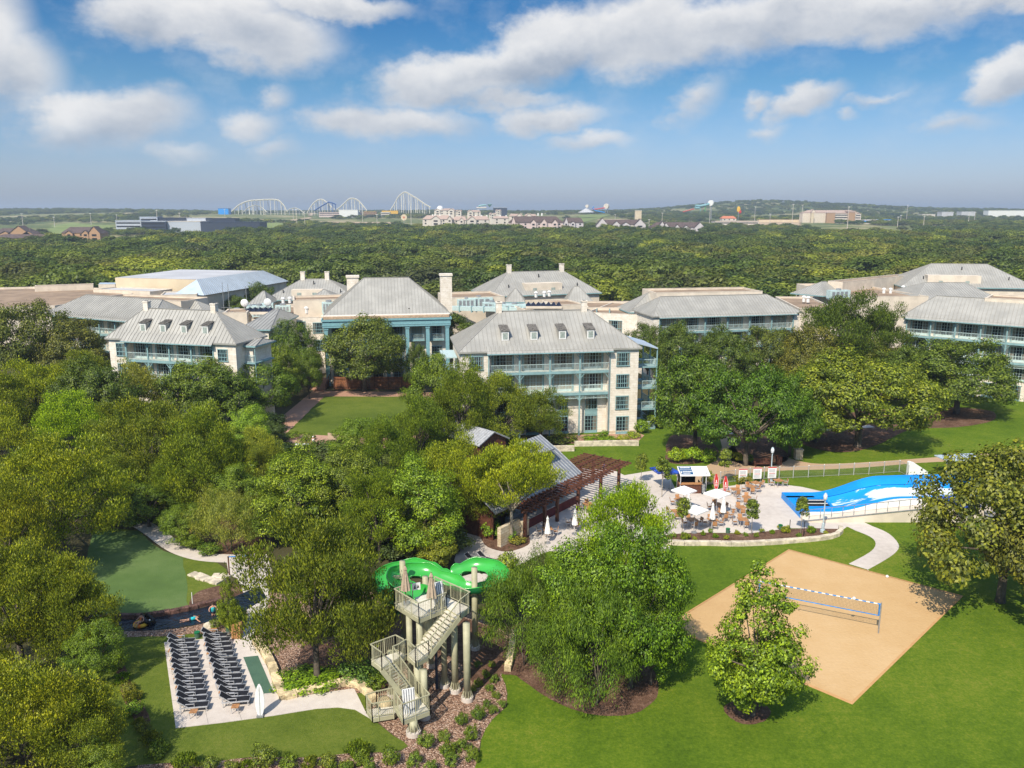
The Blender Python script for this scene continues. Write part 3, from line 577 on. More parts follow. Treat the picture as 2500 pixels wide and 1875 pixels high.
def trunk_mb(seed, cs, zfork=.22, r0=.028, lean=(0, 0), n=14, stems=1, spread=.04):
    rg = random.Random(seed); mb = MB(); order = sorted(range(len(cs)), key=lambda i: rg.random())[:n]
    tops = []
    for s in range(stems):
        a = 2 * PI * s / max(1, stems) + rg.random(); ox = math.cos(a) * spread * (stems > 1); oy = math.sin(a) * spread * (stems > 1)
        f = Vector((ox * 2.2 + lean[0], oy * 2.2 + lean[1], zfork)); rr = r0 / math.sqrt(stems)
        mb.tube([(ox, oy, -.02), (ox * 1.1, oy * 1.1, .03), (ox * 1.5 + lean[0] * .4, oy * 1.5 + lean[1] * .4, zfork * .55), f], [rr * 1.5, rr * 1.1, rr * .95, rr * .85], 8); tops.append((f, rr))
    for j, i in enumerate(order):
        f, rr = tops[j % len(tops)]; c = Vector(cs[i]); m1 = f.lerp(c, .4) + Vector((rg.uniform(-.02, .02), rg.uniform(-.02, .02), rg.uniform(0, .04)))
        mb.tube([f - Vector((0, 0, .01)), f.lerp(m1, .5) + Vector((0, 0, .01)), m1, m1.lerp(c, .6), c], [rr * .6, rr * .45, rr * .3, rr * .18, rr * .06], 5, cap=False)
        if j < n * .6:
            k = Vector(cs[rg.randrange(len(cs))])
            if (k - c).length < .45: mb.tube([m1, m1.lerp(k, .5) + Vector((0, 0, .02)), k], [rr * .22, rr * .14, rr * .04], 4, cap=False)
    return mb
KIND = {}; HALF = {}
def make_kind(k, seeds, nclump, nleaf, leaf, bark='bark', tk={}, leafmat='leaf', **kw):
    L = []
    for s in seeds:
        V, F, cs = crown_np(s, nclump, nleaf, leaf, **kw)
        zm = np.percentile(V[:, 2], 99.7); rm = np.percentile(np.hypot(V[:, 0], V[:, 1]), 97); HALF[k] = rm; V[:, 2] /= zm; cs[:, 2] /= zm
        L.append((mesh_np(k + '_crown', V, F, MAT[leafmat]), trunk_mb(s, cs, **tk).mesh(k + '_trunk', MAT[bark], True)))
    KIND[k] = L
make_kind('oak', (1, 2, 3), 150, 36000, .0122, r=(.56, .56, .45), zc=.49, clump=(.070, .13), tk=dict(zfork=.24, r0=.034, n=18))
make_kind('elm', (4, 5, 6), 150, 36000, .0105, r=(.40, .40, .47), zc=.50, clump=(.05, .115), style='spiky', jitter=.3, tk=dict(zfork=.22, r0=.024, n=18))
make_kind('fluffy', (7, 8), 130, 32000, .0102, r=(.46, .46, .47), zc=.48, clump=(.065, .13), tk=dict(zfork=.2, r0=.026))
make_kind('willow', (9, 10), 110, 36000, .0120, r=(.50, .50, .44), zc=.50, clump=(.08, .14), style='weep', jitter=.3, tk=dict(zfork=.15, r0=.02, stems=3, n=16))
make_kind('umbrella', (11,), 110, 32000, .0125, r=(.50, .50, .30), zc=.69, clump=(.07, .12), style='spiky', jitter=.3, bark='barkpale', tk=dict(zfork=.34, r0=.022, n=16))
make_kind('young', (12, 13), 170, 24000, .0105, r=(.36, .36, .42), zc=.57, clump=(.05, .10), style='cone', jitter=.35, tk=dict(zfork=.3, r0=.018, n=14))
make_kind('sapling', (14, 15, 16), 30, 2600, .026, r=(.20, .20, .34), zc=.64, clump=(.06, .12), jitter=.3, bark='barkpale', tk=dict(zfork=.45, r0=.013, n=8))
make_kind('sparse', (17,), 120, 32000, .0125, r=(.58, .58, .45), zc=.50, clump=(.07, .13), jitter=.25, tk=dict(zfork=.26, r0=.03, n=26))
make_kind('shrub', (18, 19, 20), 26, 1600, .055, r=(.62, .62, .46), zc=.42, clump=(.18, .30), leafmat='shrub', tk=dict(zfork=.1, r0=.02, n=6))
make_kind('spiky', (21, 22), 26, 1500, .075, r=(.60, .60, .40), zc=.36, clump=(.14, .26), style='spiky', leafmat='shrub', jitter=.4, tk=dict(zfork=.08, r0=.02, n=6))
def plant(kind, base, h, wd, color, label, cat='tree', group=None, seed=0, parts=True, lean=0):
    """wd = crown diameter in metres"""
    L = KIND[kind]; cm, tm = L[seed % len(L)]
    half = HALF[kind]
    sxy = wd / 2 / half; rz = random.uniform(0, 6.28)
    name = {'shrub': 'shrub', 'spiky': 'shrub', 'oak': 'oak_tree', 'elm': 'elm_tree', 'willow': 'willow_tree', 'sapling': 'sapling'}.get(kind, 'tree')
    g_ = 1.66; color = (min(.5, color[0] * g_ * 1.0), min(.5, color[1] * g_), color[2] * 1.0)
    t = empty(name, base, rz, label, cat, group)
    c = link('foliage' if name == 'shrub' else 'crown', cm, t, scale=(sxy, sxy, h)); c.color = (*color, 1)
    k = link('stem' if name == 'shrub' else 'trunk', tm, t, scale=(sxy * .9, sxy * .9, h))
    if lean: t.rotation_euler = (0, lean, 0); c.rotation_euler = k.rotation_euler = (0, 0, rz)
    return t
# colours (linear, real-world foliage values)
DK = (.034, .058, .016); MD = (.055, .090, .018); GR = (.068, .125, .020); OL = (.098, .110, .026); YG = (.110, .145, .020); BR = (.110, .180, .020); PALE = (.115, .150, .060); YO = (.072, .100, .026); BL = (.046, .074, .024)
random.seed(11)
TREES = [  # kind, x, ytop, ybase, width (overview pixels), colour, label
 # --- right side
 ('sparse', 2160, 950, 1300, 365, (.064, .080, .026), 'large leaning olive tree at the right edge hiding the end of the wave pool', 0),
 ('sparse', 2235, 1010, 1340, 240, (.060, .068, .026), 'olive tree cut by the right edge of the picture below the wave pool', 0),
 ('oak', 1852, 758, 965, 290, YO, 'broad yellow green oak with pale forked trunks on the dark mulch bed', 1),
 ('oak', 1760, 800, 955, 150, (.075, .10, .024), 'mid green oak leaning against the left side of the yellow green oak', 2),
 ('oak', 2065, 735, 893, 235, BL, 'big dark oak right of the yellow green oak, beside the hotel corner', 2),
 ('oak', 1972, 745, 880, 160, DK, 'dark oak behind the yellow green oak', 0),
 ('oak', 1500, 770, 975, 200, (.038, .072, .014), 'rounded green oak beside the hotel fire stairs', 0),
 ('oak', 1610, 792, 1005, 225, (.034, .074, .012), 'vivid green oak behind the bench and street lamp', 1),
 ('oak', 1705, 812, 985, 145, (.038, .078, .013), 'narrow vivid green oak between the bench oak and the mulch bed', 2),
 ('elm', 1815, 632, 850, 190, DK, 'tallest dark tree rising over the hotel roofs right of centre', 0),
 ('elm', 1895, 655, 840, 110, DK, 'dark tree just left of the long right hotel wing', 1),
 ('oak', 1738, 705, 865, 150, (.06, .068, .026), 'brownish olive oak behind the row of green oaks', 2),
 ('oak', 1655, 708, 850, 150, (.042, .06, .02), 'dull green oak in front of the low right hotel wing', 0),
 ('oak', 1562, 706, 860, 140, DK, 'dark oak in front of the left part of the low right hotel wing', 1),
 ('oak', 1465, 698, 850, 140, DK, 'dark oak behind the fire stairs, beneath the flat roofs', 2),
 ('oak', 1398, 700, 830, 100, DK, 'small dark oak tucked behind the right roof end of the four storey wing', 0),
 ('oak', 1905, 738, 860, 140, (.055, .072, .02), 'olive oak between the tallest dark tree and the right hotel wing', 1),
 ('young', 1626, 1222, 1545, 205, (.078, .128, .020), 'cone shaped young tree standing alone beside the sand court', 0),
 # --- centre right
 ('elm', 1350, 1040, 1335, 200, (.10, .165, .016), 'bright yellow green elm reaching over the patio tables', 0),
 ('fluffy', 1362, 1135, 1485, 210, (.044, .092, .010), 'big glossy green tree left of the sand court', 0),
 ('fluffy', 1258, 1150, 1465, 215, (.060, .112, .014), 'bushy green tree in the middle of the clump below the patio', 1),
 ('willow', 1285, 1245, 1518, 240, (.050, .094, .015), 'feathery desert willow leaning over the curved mulch bed', 0),
 ('willow', 1138, 1205, 1435, 215, (.046, .084, .016), 'feathery willow just right of the green slide', 1),
 ('willow', 1205, 1300, 1492, 175, (.046, .084, .016), 'low feathery willow at the left end of the curved mulch bed', 0),
 ('fluffy', 1405, 1290, 1478, 140, (.048, .094, .012), 'low glossy green tree at the right end of the curved mulch bed', 1),
 ('elm', 1045, 985, 1150, 140, (.075, .105, .020), 'olive elm pressed to the left side of the flat topped elm', 2),
 ('umbrella', 1105, 962, 1172, 205, YG, 'flat topped yellow green elm in front of the timber pavilion', 0),
 ('elm', 1000, 782, 985, 150, (.060, .090, .018), 'slim green elm against the left end of the four storey wing', 1),
 ('elm', 1082, 808, 968, 165, (.075, .105, .028), 'grey green elm in front of the second balcony of the four storey wing', 2),
 ('elm', 1168, 840, 962, 125, (.060, .088, .024), 'grey green elm in front of the ground floor doors of the four storey wing', 0),
 ('fluffy', 942, 762, 950, 130, MD, 'green tree between the pavilion hall and the four storey wing', 0),
 ('elm', 905, 850, 1030, 130, MD, 'green elm at the right edge of the event lawn', 1),
 ('fluffy', 968, 668, 800, 130, DK, 'dark tree at the right corner of the pavilion hall', 1),
 ('fluffy', 775, 903, 1010, 100, (.060, .105, .018), 'compact green tree at the near corner of the event lawn', 0),
 ('elm', 835, 905, 1090, 150, MD, 'olive green elm left of the timber pavilion', 2),
 ('fluffy', 760, 955, 1150, 160, (.062, .090, .020), 'soft green tree left of the centre clump', 1),
 ('elm', 985, 945, 1140, 190, (.098, .130, .020), 'yellow tinged elm behind the flat topped elm', 0),
 ('fluffy', 905, 995, 1200, 200, (.070, .120, .018), 'large fresh green tree behind the green slide', 0),
 ('elm', 820, 1010, 1215, 150, (.068, .105, .020), 'green elm up left of the slide, behind the big pale elm', 1),
 ('young', 942, 1108, 1235, 90, (.095, .120, .030), 'slender pale tree with a bare white stem behind the slide', 1),
 ('elm', 686, 1106, 1470, 285, (.064, .088, .024), 'very large olive elm between the pool deck and the slide tower', 0),
 ('elm', 762, 1200, 1425, 175, (.056, .082, .022), 'olive elm pressed against the slide side of the very large elm', 1),
 ('fluffy', 648, 968, 1160, 200, (.072, .112, .018), 'broad green tree above the pale path end', 1),
 ('elm', 560, 925, 1075, 120, PALE, 'pale grey green tree left of the broad green tree', 2),
 ('fluffy', 905, 905, 1000, 90, MD, 'small green tree beside the shed with the metal roof', 1),
 # --- left mass
 ('elm', 450, 878, 1105, 180, (.078, .112, .020), 'tall green tree with bare grey branches at its top, left of the event lawn', 2),
 ('fluffy', 541, 878, 985, 88, (.100, .170, .035), 'fresh light green round tree beside the brick walk', 0),
 ('elm', 330, 860, 1075, 190, (.075, .100, .022), 'dense olive tree above the pale winding path', 0),
 ('oak', 222, 775, 965, 170, DK, 'dark oak with visible forked trunk on the left', 1),
 ('oak', 442, 774, 930, 175, (.048, .078, .016), 'deep green oak in front of the left hotel wing', 0),
 ('oak', 556, 772, 912, 165, (.045, .080, .016), 'deep green oak at the right corner of the left hotel wing', 1),
 ('oak', 500, 784, 925, 170, (.040, .070, .015), 'deep green oak between the two oaks before the left hotel wing', 2),
 ('elm', 255, 985, 1120, 120, (.070, .100, .020), 'olive tree left of the small lawn patch above the path', 2),
 ('fluffy', 520, 1000, 1130, 120, (.060, .10, .02), 'green tree below the one with bare grey branches', 0),
 ('elm', 578, 955, 1100, 105, (.080, .105, .030), 'soft olive tree left of the broad green tree', 1),
 ('elm', 262, 870, 1050, 120, (.066, .095, .02), 'olive tree right of the bright green tree on the left', 0),
 ('elm', 395, 965, 1120, 130, (.070, .105, .018), 'green tree between the dense olive tree and the path', 2),
 ('elm', 300, 782, 940, 125, (.105, .125, .070), 'pale grey green tree in front of the left hotel wing balconies', 1),
 ('oak', 60, 655, 850, 180, (.045, .062, .020), 'dark oak at the left edge below the brown flat roof', 0),
 ('oak', 168, 690, 850, 170, (.048, .058, .022), 'dull brownish oak left of the left hotel wing', 2),
 ('elm', 185, 758, 880, 130, (.072, .098, .022), 'green tree left of the left hotel wing wall', 2),
 ('elm', 85, 780, 960, 150, YG, 'bright yellow green tree near the left edge', 0),
 ('elm', -10, 790, 990, 160, (.09, .12, .02), 'green tree cut by the left edge under the dark oak', 1),
 ('elm', 165, 845, 1030, 130, BR, 'bright green tree right of the yellow tree at the left edge', 2),
 ('elm', 20, 880, 1090, 150, (.105, .135, .018), 'yellow green tree half way up the left edge', 0),
 ('elm', 140, 943, 1205, 250, (.092, .122, .018), 'very large yellow green elm above the putting lawn', 1),
 ('elm', 18, 1020, 1290, 180, (.098, .120, .018), 'olive tree at the left edge beside the very large yellow green elm', 2),
 ('fluffy', 402, 1088, 1180, 95, (.058, .098, .020), 'dark green bushy tree on the inside of the path bend', 1),
 ('willow', 497, 1055, 1190, 150, (.100, .125, .050), 'pale small leaved tree over the mulch by the path', 1),
 ('fluffy', 322, 1045, 1138, 125, (.048, .082, .016), 'dark low tree beside the winding path', 0),
 ('fluffy', 585, 1060, 1180, 110, (.060, .10, .02), 'green tree between the pale tree and the broad green tree', 1),
 ('elm', 50, 1170, 1450, 230, (.088, .112, .020), 'tall olive tree on the left edge level with the river', 0),
 ('elm', 165, 1205, 1440, 180, (.082, .108, .022), 'olive elm overhanging the left end of the river', 1),
 ('fluffy', 215, 1340, 1480, 95, (.060, .105, .022), 'green tree touching the left end of the river', 0),
 ('elm', 60, 1440, 1700, 270, (.100, .125, .022), 'huge yellow green tree in the bottom left corner', 2),
 ('elm', 185, 1490, 1690, 175, (.084, .112, .024), 'green tree right of the huge tree in the bottom left corner', 0),
 ('elm', -30, 1380, 1600, 160, (.10, .12, .02), 'tree cut by the left edge above the bottom corner', 1),
 ('fluffy', 225, 1600, 1730, 90, (.075, .115, .03), 'small green tree low down beside the left lawn', 1),
 ('young', 497, 1238, 1372, 44, (.080, .115, .022), 'thin young tree with pale stem beside the river bank', 0),
 ('fluffy', 640, 690, 850, 95, (.040, .072, .014), 'dark green tree behind the corner of the left hotel wing', 0),
 ('fluffy', 602, 745, 875, 90, (.065, .098, .016), 'sunlit green tree right of the left hotel wing', 1),
 ('fluffy', 668, 752, 862, 60, (.05, .085, .018), 'green tree beside the brick steps of the event lawn', 0),
 ('oak', 788, 680, 845, 205, (.045, .066, .022), 'big dark live oak in front of the pavilion hall fence', 1),
 ('oak', 905, 742, 850, 60, DK, 'small dark tree in front of the right pavilion columns', 2),
 # --- around the hotel roofs
 ('oak', 545, 608, 690, 100, DK, 'dark oak right of the metal roofed ballroom', 0),
 ('oak', 455, 632, 700, 110, DK, 'dark oak below the ballroom eaves', 1),
 ('oak', 520, 640, 705, 90, DK, 'dark oak between the ballroom and the roof antennas', 2),
 ('oak', 362, 625, 700, 80, DK, 'dark oak top showing above the pale parapet on the left', 2),
 ('oak', 2128, 618, 680, 90, DK, 'dark oak top between the right hotel roofs', 0),
 ('oak', 2200, 628, 680, 60, DK, 'small dark oak top at the right edge between the hotel roofs', 1),
]
def px_height(base, k, x, ytop):
    d = ray(k, x, ytop); return CAM_H + d.z * base.y / d.y
for i, (kd, x, yt, yb, wd, colr, lab, sd) in enumerate(TREES):
    b0 = W('D', x, yb); h = px_height(b0 + Vector((0, wd * .0, 0)), 'D', x, yt)
    dist = (b0 - Vector((0, 0, CAM_H))).length
    plant(kd, b0, max(3, h), wd * 1.1302 / FOC * dist, colr, lab, seed=sd)
# shrubs and small planting
def shrub_at(k, x, y, h, wd, col, label, kind='shrub', group=None, seed=0):
    p = W(k, x, y); return plant(kind, p, h, wd, col, label, 'shrub', group, seed)
SH = [('D', 1462, 998, 1.9, 2.8, (.11, .17, .02), 'left of the three round bright shrubs below the oaks'), ('D', 1495, 1000, 2.0, 3.0, (.10, .17, .02), 'middle of the three round bright shrubs below the oaks'),
      ('D', 1530, 998, 1.8, 2.6, (.09, .16, .02), 'right of the three round bright shrubs below the oaks'), ('D', 1110, 1285, 2.2, 3.4, GR, 'green bush at the right end of the green slide'),
      ('D', 1095, 1250, 2.4, 2.6, (.09, .13, .05), 'pale flowering bush right of the slide loop'),
      ('N', 190, 800, 1.3, 2.8, (.05, .10, .05), 'blue green salvia clump left of the slide tower stairs'), ('N', 250, 840, 1.0, 1.8, (.05, .10, .05), 'small blue green salvia beside the lower stairs'), ('N', 310, 880, 1.1, 1.7, MD, 'round dark shrub under the lower stair flight'),
      ('L', 1790, 830, .6, 3.6, GR, 'low green ground cover at the foot of the very large elm'), ('L', 1880, 860, .6, 3.4, GR, 'low green ground cover behind the golden wall'), ('L', 1960, 820, .5, 2.6, GR, 'low green ground cover right of the elm trunk'),
      ('L', 1380, 475, 1.7, 2.6, MD, 'green shrub on the river bank beside the wooden bin'), ('L', 1290, 525, .9, .9, (.07, .10, .05), 'spiky agave clump on the gravel by the river'), ('L', 1455, 500, 1.1, 1.0, GR, 'tall grass clump beside the wooden bin'),
      ('F', 1655, 420, 1.3, 1.6, GR, 'round shrub on the terrace before the hotel doors'), ('F', 1600, 436, .6, 4.0, GR, 'long low hedge on the hotel planter wall'), ('F', 1685, 434, .6, 2.6, GR, 'short low hedge right of the round terrace shrub'), ('F', 1770, 428, .7, 2.4, (.12, .15, .04), 'yellowish flowers on the hotel planter'),
      ('F', 1835, 415, .9, 2.2, (.10, .15, .03), 'light green shrub at the end of the hotel planter'), ('F', 1880, 385, 2.0, 2.6, GR, 'tall green shrub at the foot of the fire stairs'), ('F', 1950, 350, 2.4, 3.6, MD, 'leafy bush between the fire stairs and the rounded oak'), ('F', 1400, 440, 1.0, 5.0, (.05, .07, .03), 'dark low shrubs at the left of the hotel terrace'),
      ('F', 980, 1010, 1.7, 2.4, GR, 'bright shrub left of the flat topped elm trunk'), ('F', 1080, 1030, 1.6, 2.0, GR, 'bright shrub right of the flat topped elm trunk'), ('F', 1140, 1050, .7, 1.8, (.09, .10, .04), 'small olive shrub at the tip of the pavilion bed'),
      ('K', 490, 555, 1.2, 1.6, (.13, .15, .03), 'yellow green shrub under the bench oak'), ('K', 560, 560, 1.0, 1.6, MD, 'small green shrub left of the bench'), ('K', 310, 700, 1.8, 1.5, (.10, .14, .02), 'upright green plant behind the red surfboard sign'), ('K', 530, 690, 1.1, 2.2, (.09, .10, .03), 'brownish planting at the foot of the board signs'),
      ('D', 300, 1128, 1.5, 3.0, MD, 'low green shrub at the first bend of the path'), ('D', 410, 1182, 1.2, 2.4, MD, 'low green shrub on the inner edge of the path bend'), ('D', 450, 1196, 1.0, 2.6, (.05, .09, .03), 'dark ground shrub by the mulch patch'),
      ('E', 1850, 430, 1.1, 2.4, MD, 'low hedge by the wall at the foot of the event lawn'), ('E', 1760, 420, 1.0, 2.4, MD, 'low hedge at the near left corner of the event lawn'),
      ('K', 860, 470, .9, 1.0, GR, 'small shrub behind the stone post')]
for i, a in enumerate(SH): shrub_at(*a[:6], a[6], seed=i)
shr = [(805, 1062, 1.1), (905, 1030, 1.3), (860, 1150, 1.25), (700, 1155, 1.0), (795, 1220, 1.2), (590, 1200, 1.35), (720, 1250, 1.3), (870, 1270, 1.3), (745, 1310, 1.2), (620, 1345, 1.0), (1045, 960, .75), (995, 1000, .9), (955, 955, .7), (1010, 905, .75), (970, 860, .8), (870, 865, .7), (905, 830, .8), (1000, 810, .9), (985, 720, .7), (900, 720, .7), (950, 780, .8),
       (205, 1290, 1.25), (375, 1300, 1.5), (520, 1310, 1.3), (250, 1345, 1.1), (120, 1345, .9), (20, 1345, .9)]
ORD = ['first', 'second', 'third', 'fourth', 'fifth', 'sixth', 'seventh', 'eighth', 'ninth', 'tenth', 'eleventh', 'twelfth', 'thirteenth', 'fourteenth', 'fifteenth', 'sixteenth', 'seventeenth', 'eighteenth', 'nineteenth', 'twentieth'] + ['twenty-' + q for q in ('first', 'second', 'third', 'fourth', 'fifth', 'sixth', 'seventh', 'eighth', 'ninth')]
for part_, lab_ in ((shr[:10], 'round dark shrub in the pink gravel below the tower, %s from the left'), (shr[10:21], 'small round shrub in the mulch along the lawn edge, %s from the left'), (shr[21:], 'shrub on the bottom edge of the gravel left of the tower, %s from the left')):
    for i, (x, y, s) in enumerate(sorted(part_)):
        shrub_at('N', x, y + 30, s * .72, s * .82, random.choice([MD, (.048, .085, .022), (.060, .10, .03)]), lab_ % ORD[i], group='shrubs planted in the gravel below the tower', seed=i)
for i, (x, y, s) in enumerate([(1125, 1335, 1.3), (1270, 1345, 1.0), (1390, 1348, .9), (1480, 1340, .8), (1580, 1320, 1.5), (1740, 1330, 1.1), (1860, 1330, .9), (1970, 1330, 1.0), (2080, 1345, .8), (2150, 1260, 1.3)]):
    shrub_at('L', x, y + 20, s * .8, s * 1.15, random.choice([MD, (.06, .09, .035), (.075, .10, .03)]), 'green shrub in the gravel strip below the left lawn, %s from the left' % ORD[min(i, 9)], 'spiky' if i % 3 == 0 else 'shrub', 'shrubs along the bottom of the left lawn', i)
for i, (x, y, s) in enumerate([(700, 740, .9), (735, 820, .9), (775, 885, 1.0), (800, 930, .9), (815, 1020, 1.1), (840, 1085, .7), (860, 1120, .8), (910, 1190, 1.0), (950, 1255, 1.1)]):
    shrub_at('L', x, y + 15, s * .8, s * 1.3, random.choice([MD, GR, (.075, .09, .03)]), 'small shrub in the narrow bed crossing the left lawn, %s from the river' % ORD[i], 'spiky' if i % 2 else 'shrub', 'shrubs in the bed crossing the left lawn', i)
for i, (x, y) in enumerate(sorted([(110, 1010), (180, 1025), (235, 1030), (285, 1000), (330, 985), (360, 1015), (490, 995), (540, 1005), (605, 1010), (640, 985), (700, 990), (745, 960), (780, 985), (935, 985), (1020, 998), (425, 1025), (860, 1010)])):
    big = i in (1, 13, 15)
    shrub_at('K', x, y, .75 if big else .45, 1.0 if big else .6, random.choice([GR, (.12, .15, .03), (.09, .13, .05)]), 'small leafy plant in the patio wall bed, %s from the left' % ORD[i], 'spiky' if i % 2 else 'shrub', 'small plants in the patio bed', i)
for (k, x, yt, yb, wd, lab, sd) in [('K', 575, 780, 998, 105, 'sapling in the patio bed right of the tables, dark leaved', 0), ('K', 160, 770, 990, 100, 'sapling in the patio bed by the white umbrella', 1), ('K', 872, 765, 990, 85, 'sapling in the patio bed in front of the wave pool corner', 2),
                                    ('K', 412, 478, 690, 80, 'sapling behind the kiosk by the sandy path', 0), ('F', 1880, 510, 690, 80, 'thin sapling on the lawn edge right of the pergola', 1), ('F', 2005, 530, 770, 110, 'thin sapling in front of the blue umbrella', 2)]:
    b0 = W(k, x, yb); h = px_height(b0, k, x, yt); plant('sapling', b0, h, wd / 2.4578 / FOC * b0.length, random.choice([(.05, .08, .02), (.07, .10, .03)]), lab, 'sapling', seed=sd)
# ---------------------------------------------------------------- woodland behind the hotel
FT = []
for s in range(5):
    V, F, cs = crown_np(100 + s, 30, 3000, .042, r=(.50, .50, .42), zc=.54, clump=(.15, .25), jitter=.06)
    tb = trunk_mb(s, cs, n=5); off = len(V); tv = np.array(tb.v); tf = [f for f in tb.f if len(f) == 4]
    me = mesh_np('woodland_tree', np.vstack([V, tv]), np.vstack([F, np.array(tf) + off]), MAT['fleaf']); me.materials.append(MAT['bark'])
    mi = np.zeros(len(me.polygons), np.int32); mi[len(F):] = 1; me.polygons.foreach_set('material_index', mi); FT.append(me)
BLK = []                                             # rectangles (x0,x1,y0,y1) without trees, filled by the buildings
# ================================================================ buildings
WCACHE = {}
def win_mesh(kind, w_, h_):
    key = (kind, round(w_, 2), round(h_, 2))
    if key in WCACHE: return WCACHE[key]
    fr = MB(); gl = MB(); t = .07; d = .10
    fr.box(-w_ / 2 - t, -w_ / 2, -d, .0, 0, h_); fr.box(w_ / 2, w_ / 2 + t, -d, 0, 0, h_); fr.box(-w_ / 2 - t, w_ / 2 + t, -d - .012, .0, h_, h_ + t * 1.6)
    fr.box(-w_ / 2 - t - .04, w_ / 2 + t + .04, -d - .06, 0, -.09, 0)
    leaves = {'win': 3, 'win2': 2, 'door3': 3, 'door2': 2, 'door1': 2}[kind]; lw = w_ / leaves
    for i in range(leaves + 1):
        u = -w_ / 2 + i * lw
        if 0 < i < leaves: fr.box(u - .035, u + .035, -.085, -.022, 0, h_)
    rows = 4 if kind.startswith('door') else 3
    for i in range(leaves):
        a = -w_ / 2 + i * lw + .035; b_ = a + lw - .07
        if kind.startswith('door'): fr.box(a, b_, -.08, -.022, 0, .28)
        fr.box((a + b_) / 2 - .017, (a + b_) / 2 + .017, -.07, -.022, .28 if kind.startswith('door') else 0, h_)
        for r in range(1, rows): z = (.28 if kind.startswith('door') else 0) + (h_ - (.28 if kind.startswith('door') else 0)) * r / rows; fr.box(a, b_, -.066, -.022, z - .017, z + .017)
    if kind == 'win': fr.box(-w_ / 2, w_ / 2, -.09, -.022, h_ * .30, h_ * .30 + .07)
    gl.box(-w_ / 2, w_ / 2, -.02, -.004, 0.005, h_)
    WCACHE[key] = (fr.mesh('window_frame', MAT['tealpale' if kind == 'door3' else 'teal']), gl.mesh('window_pane', MAT['glass'])); return WCACHE[key]
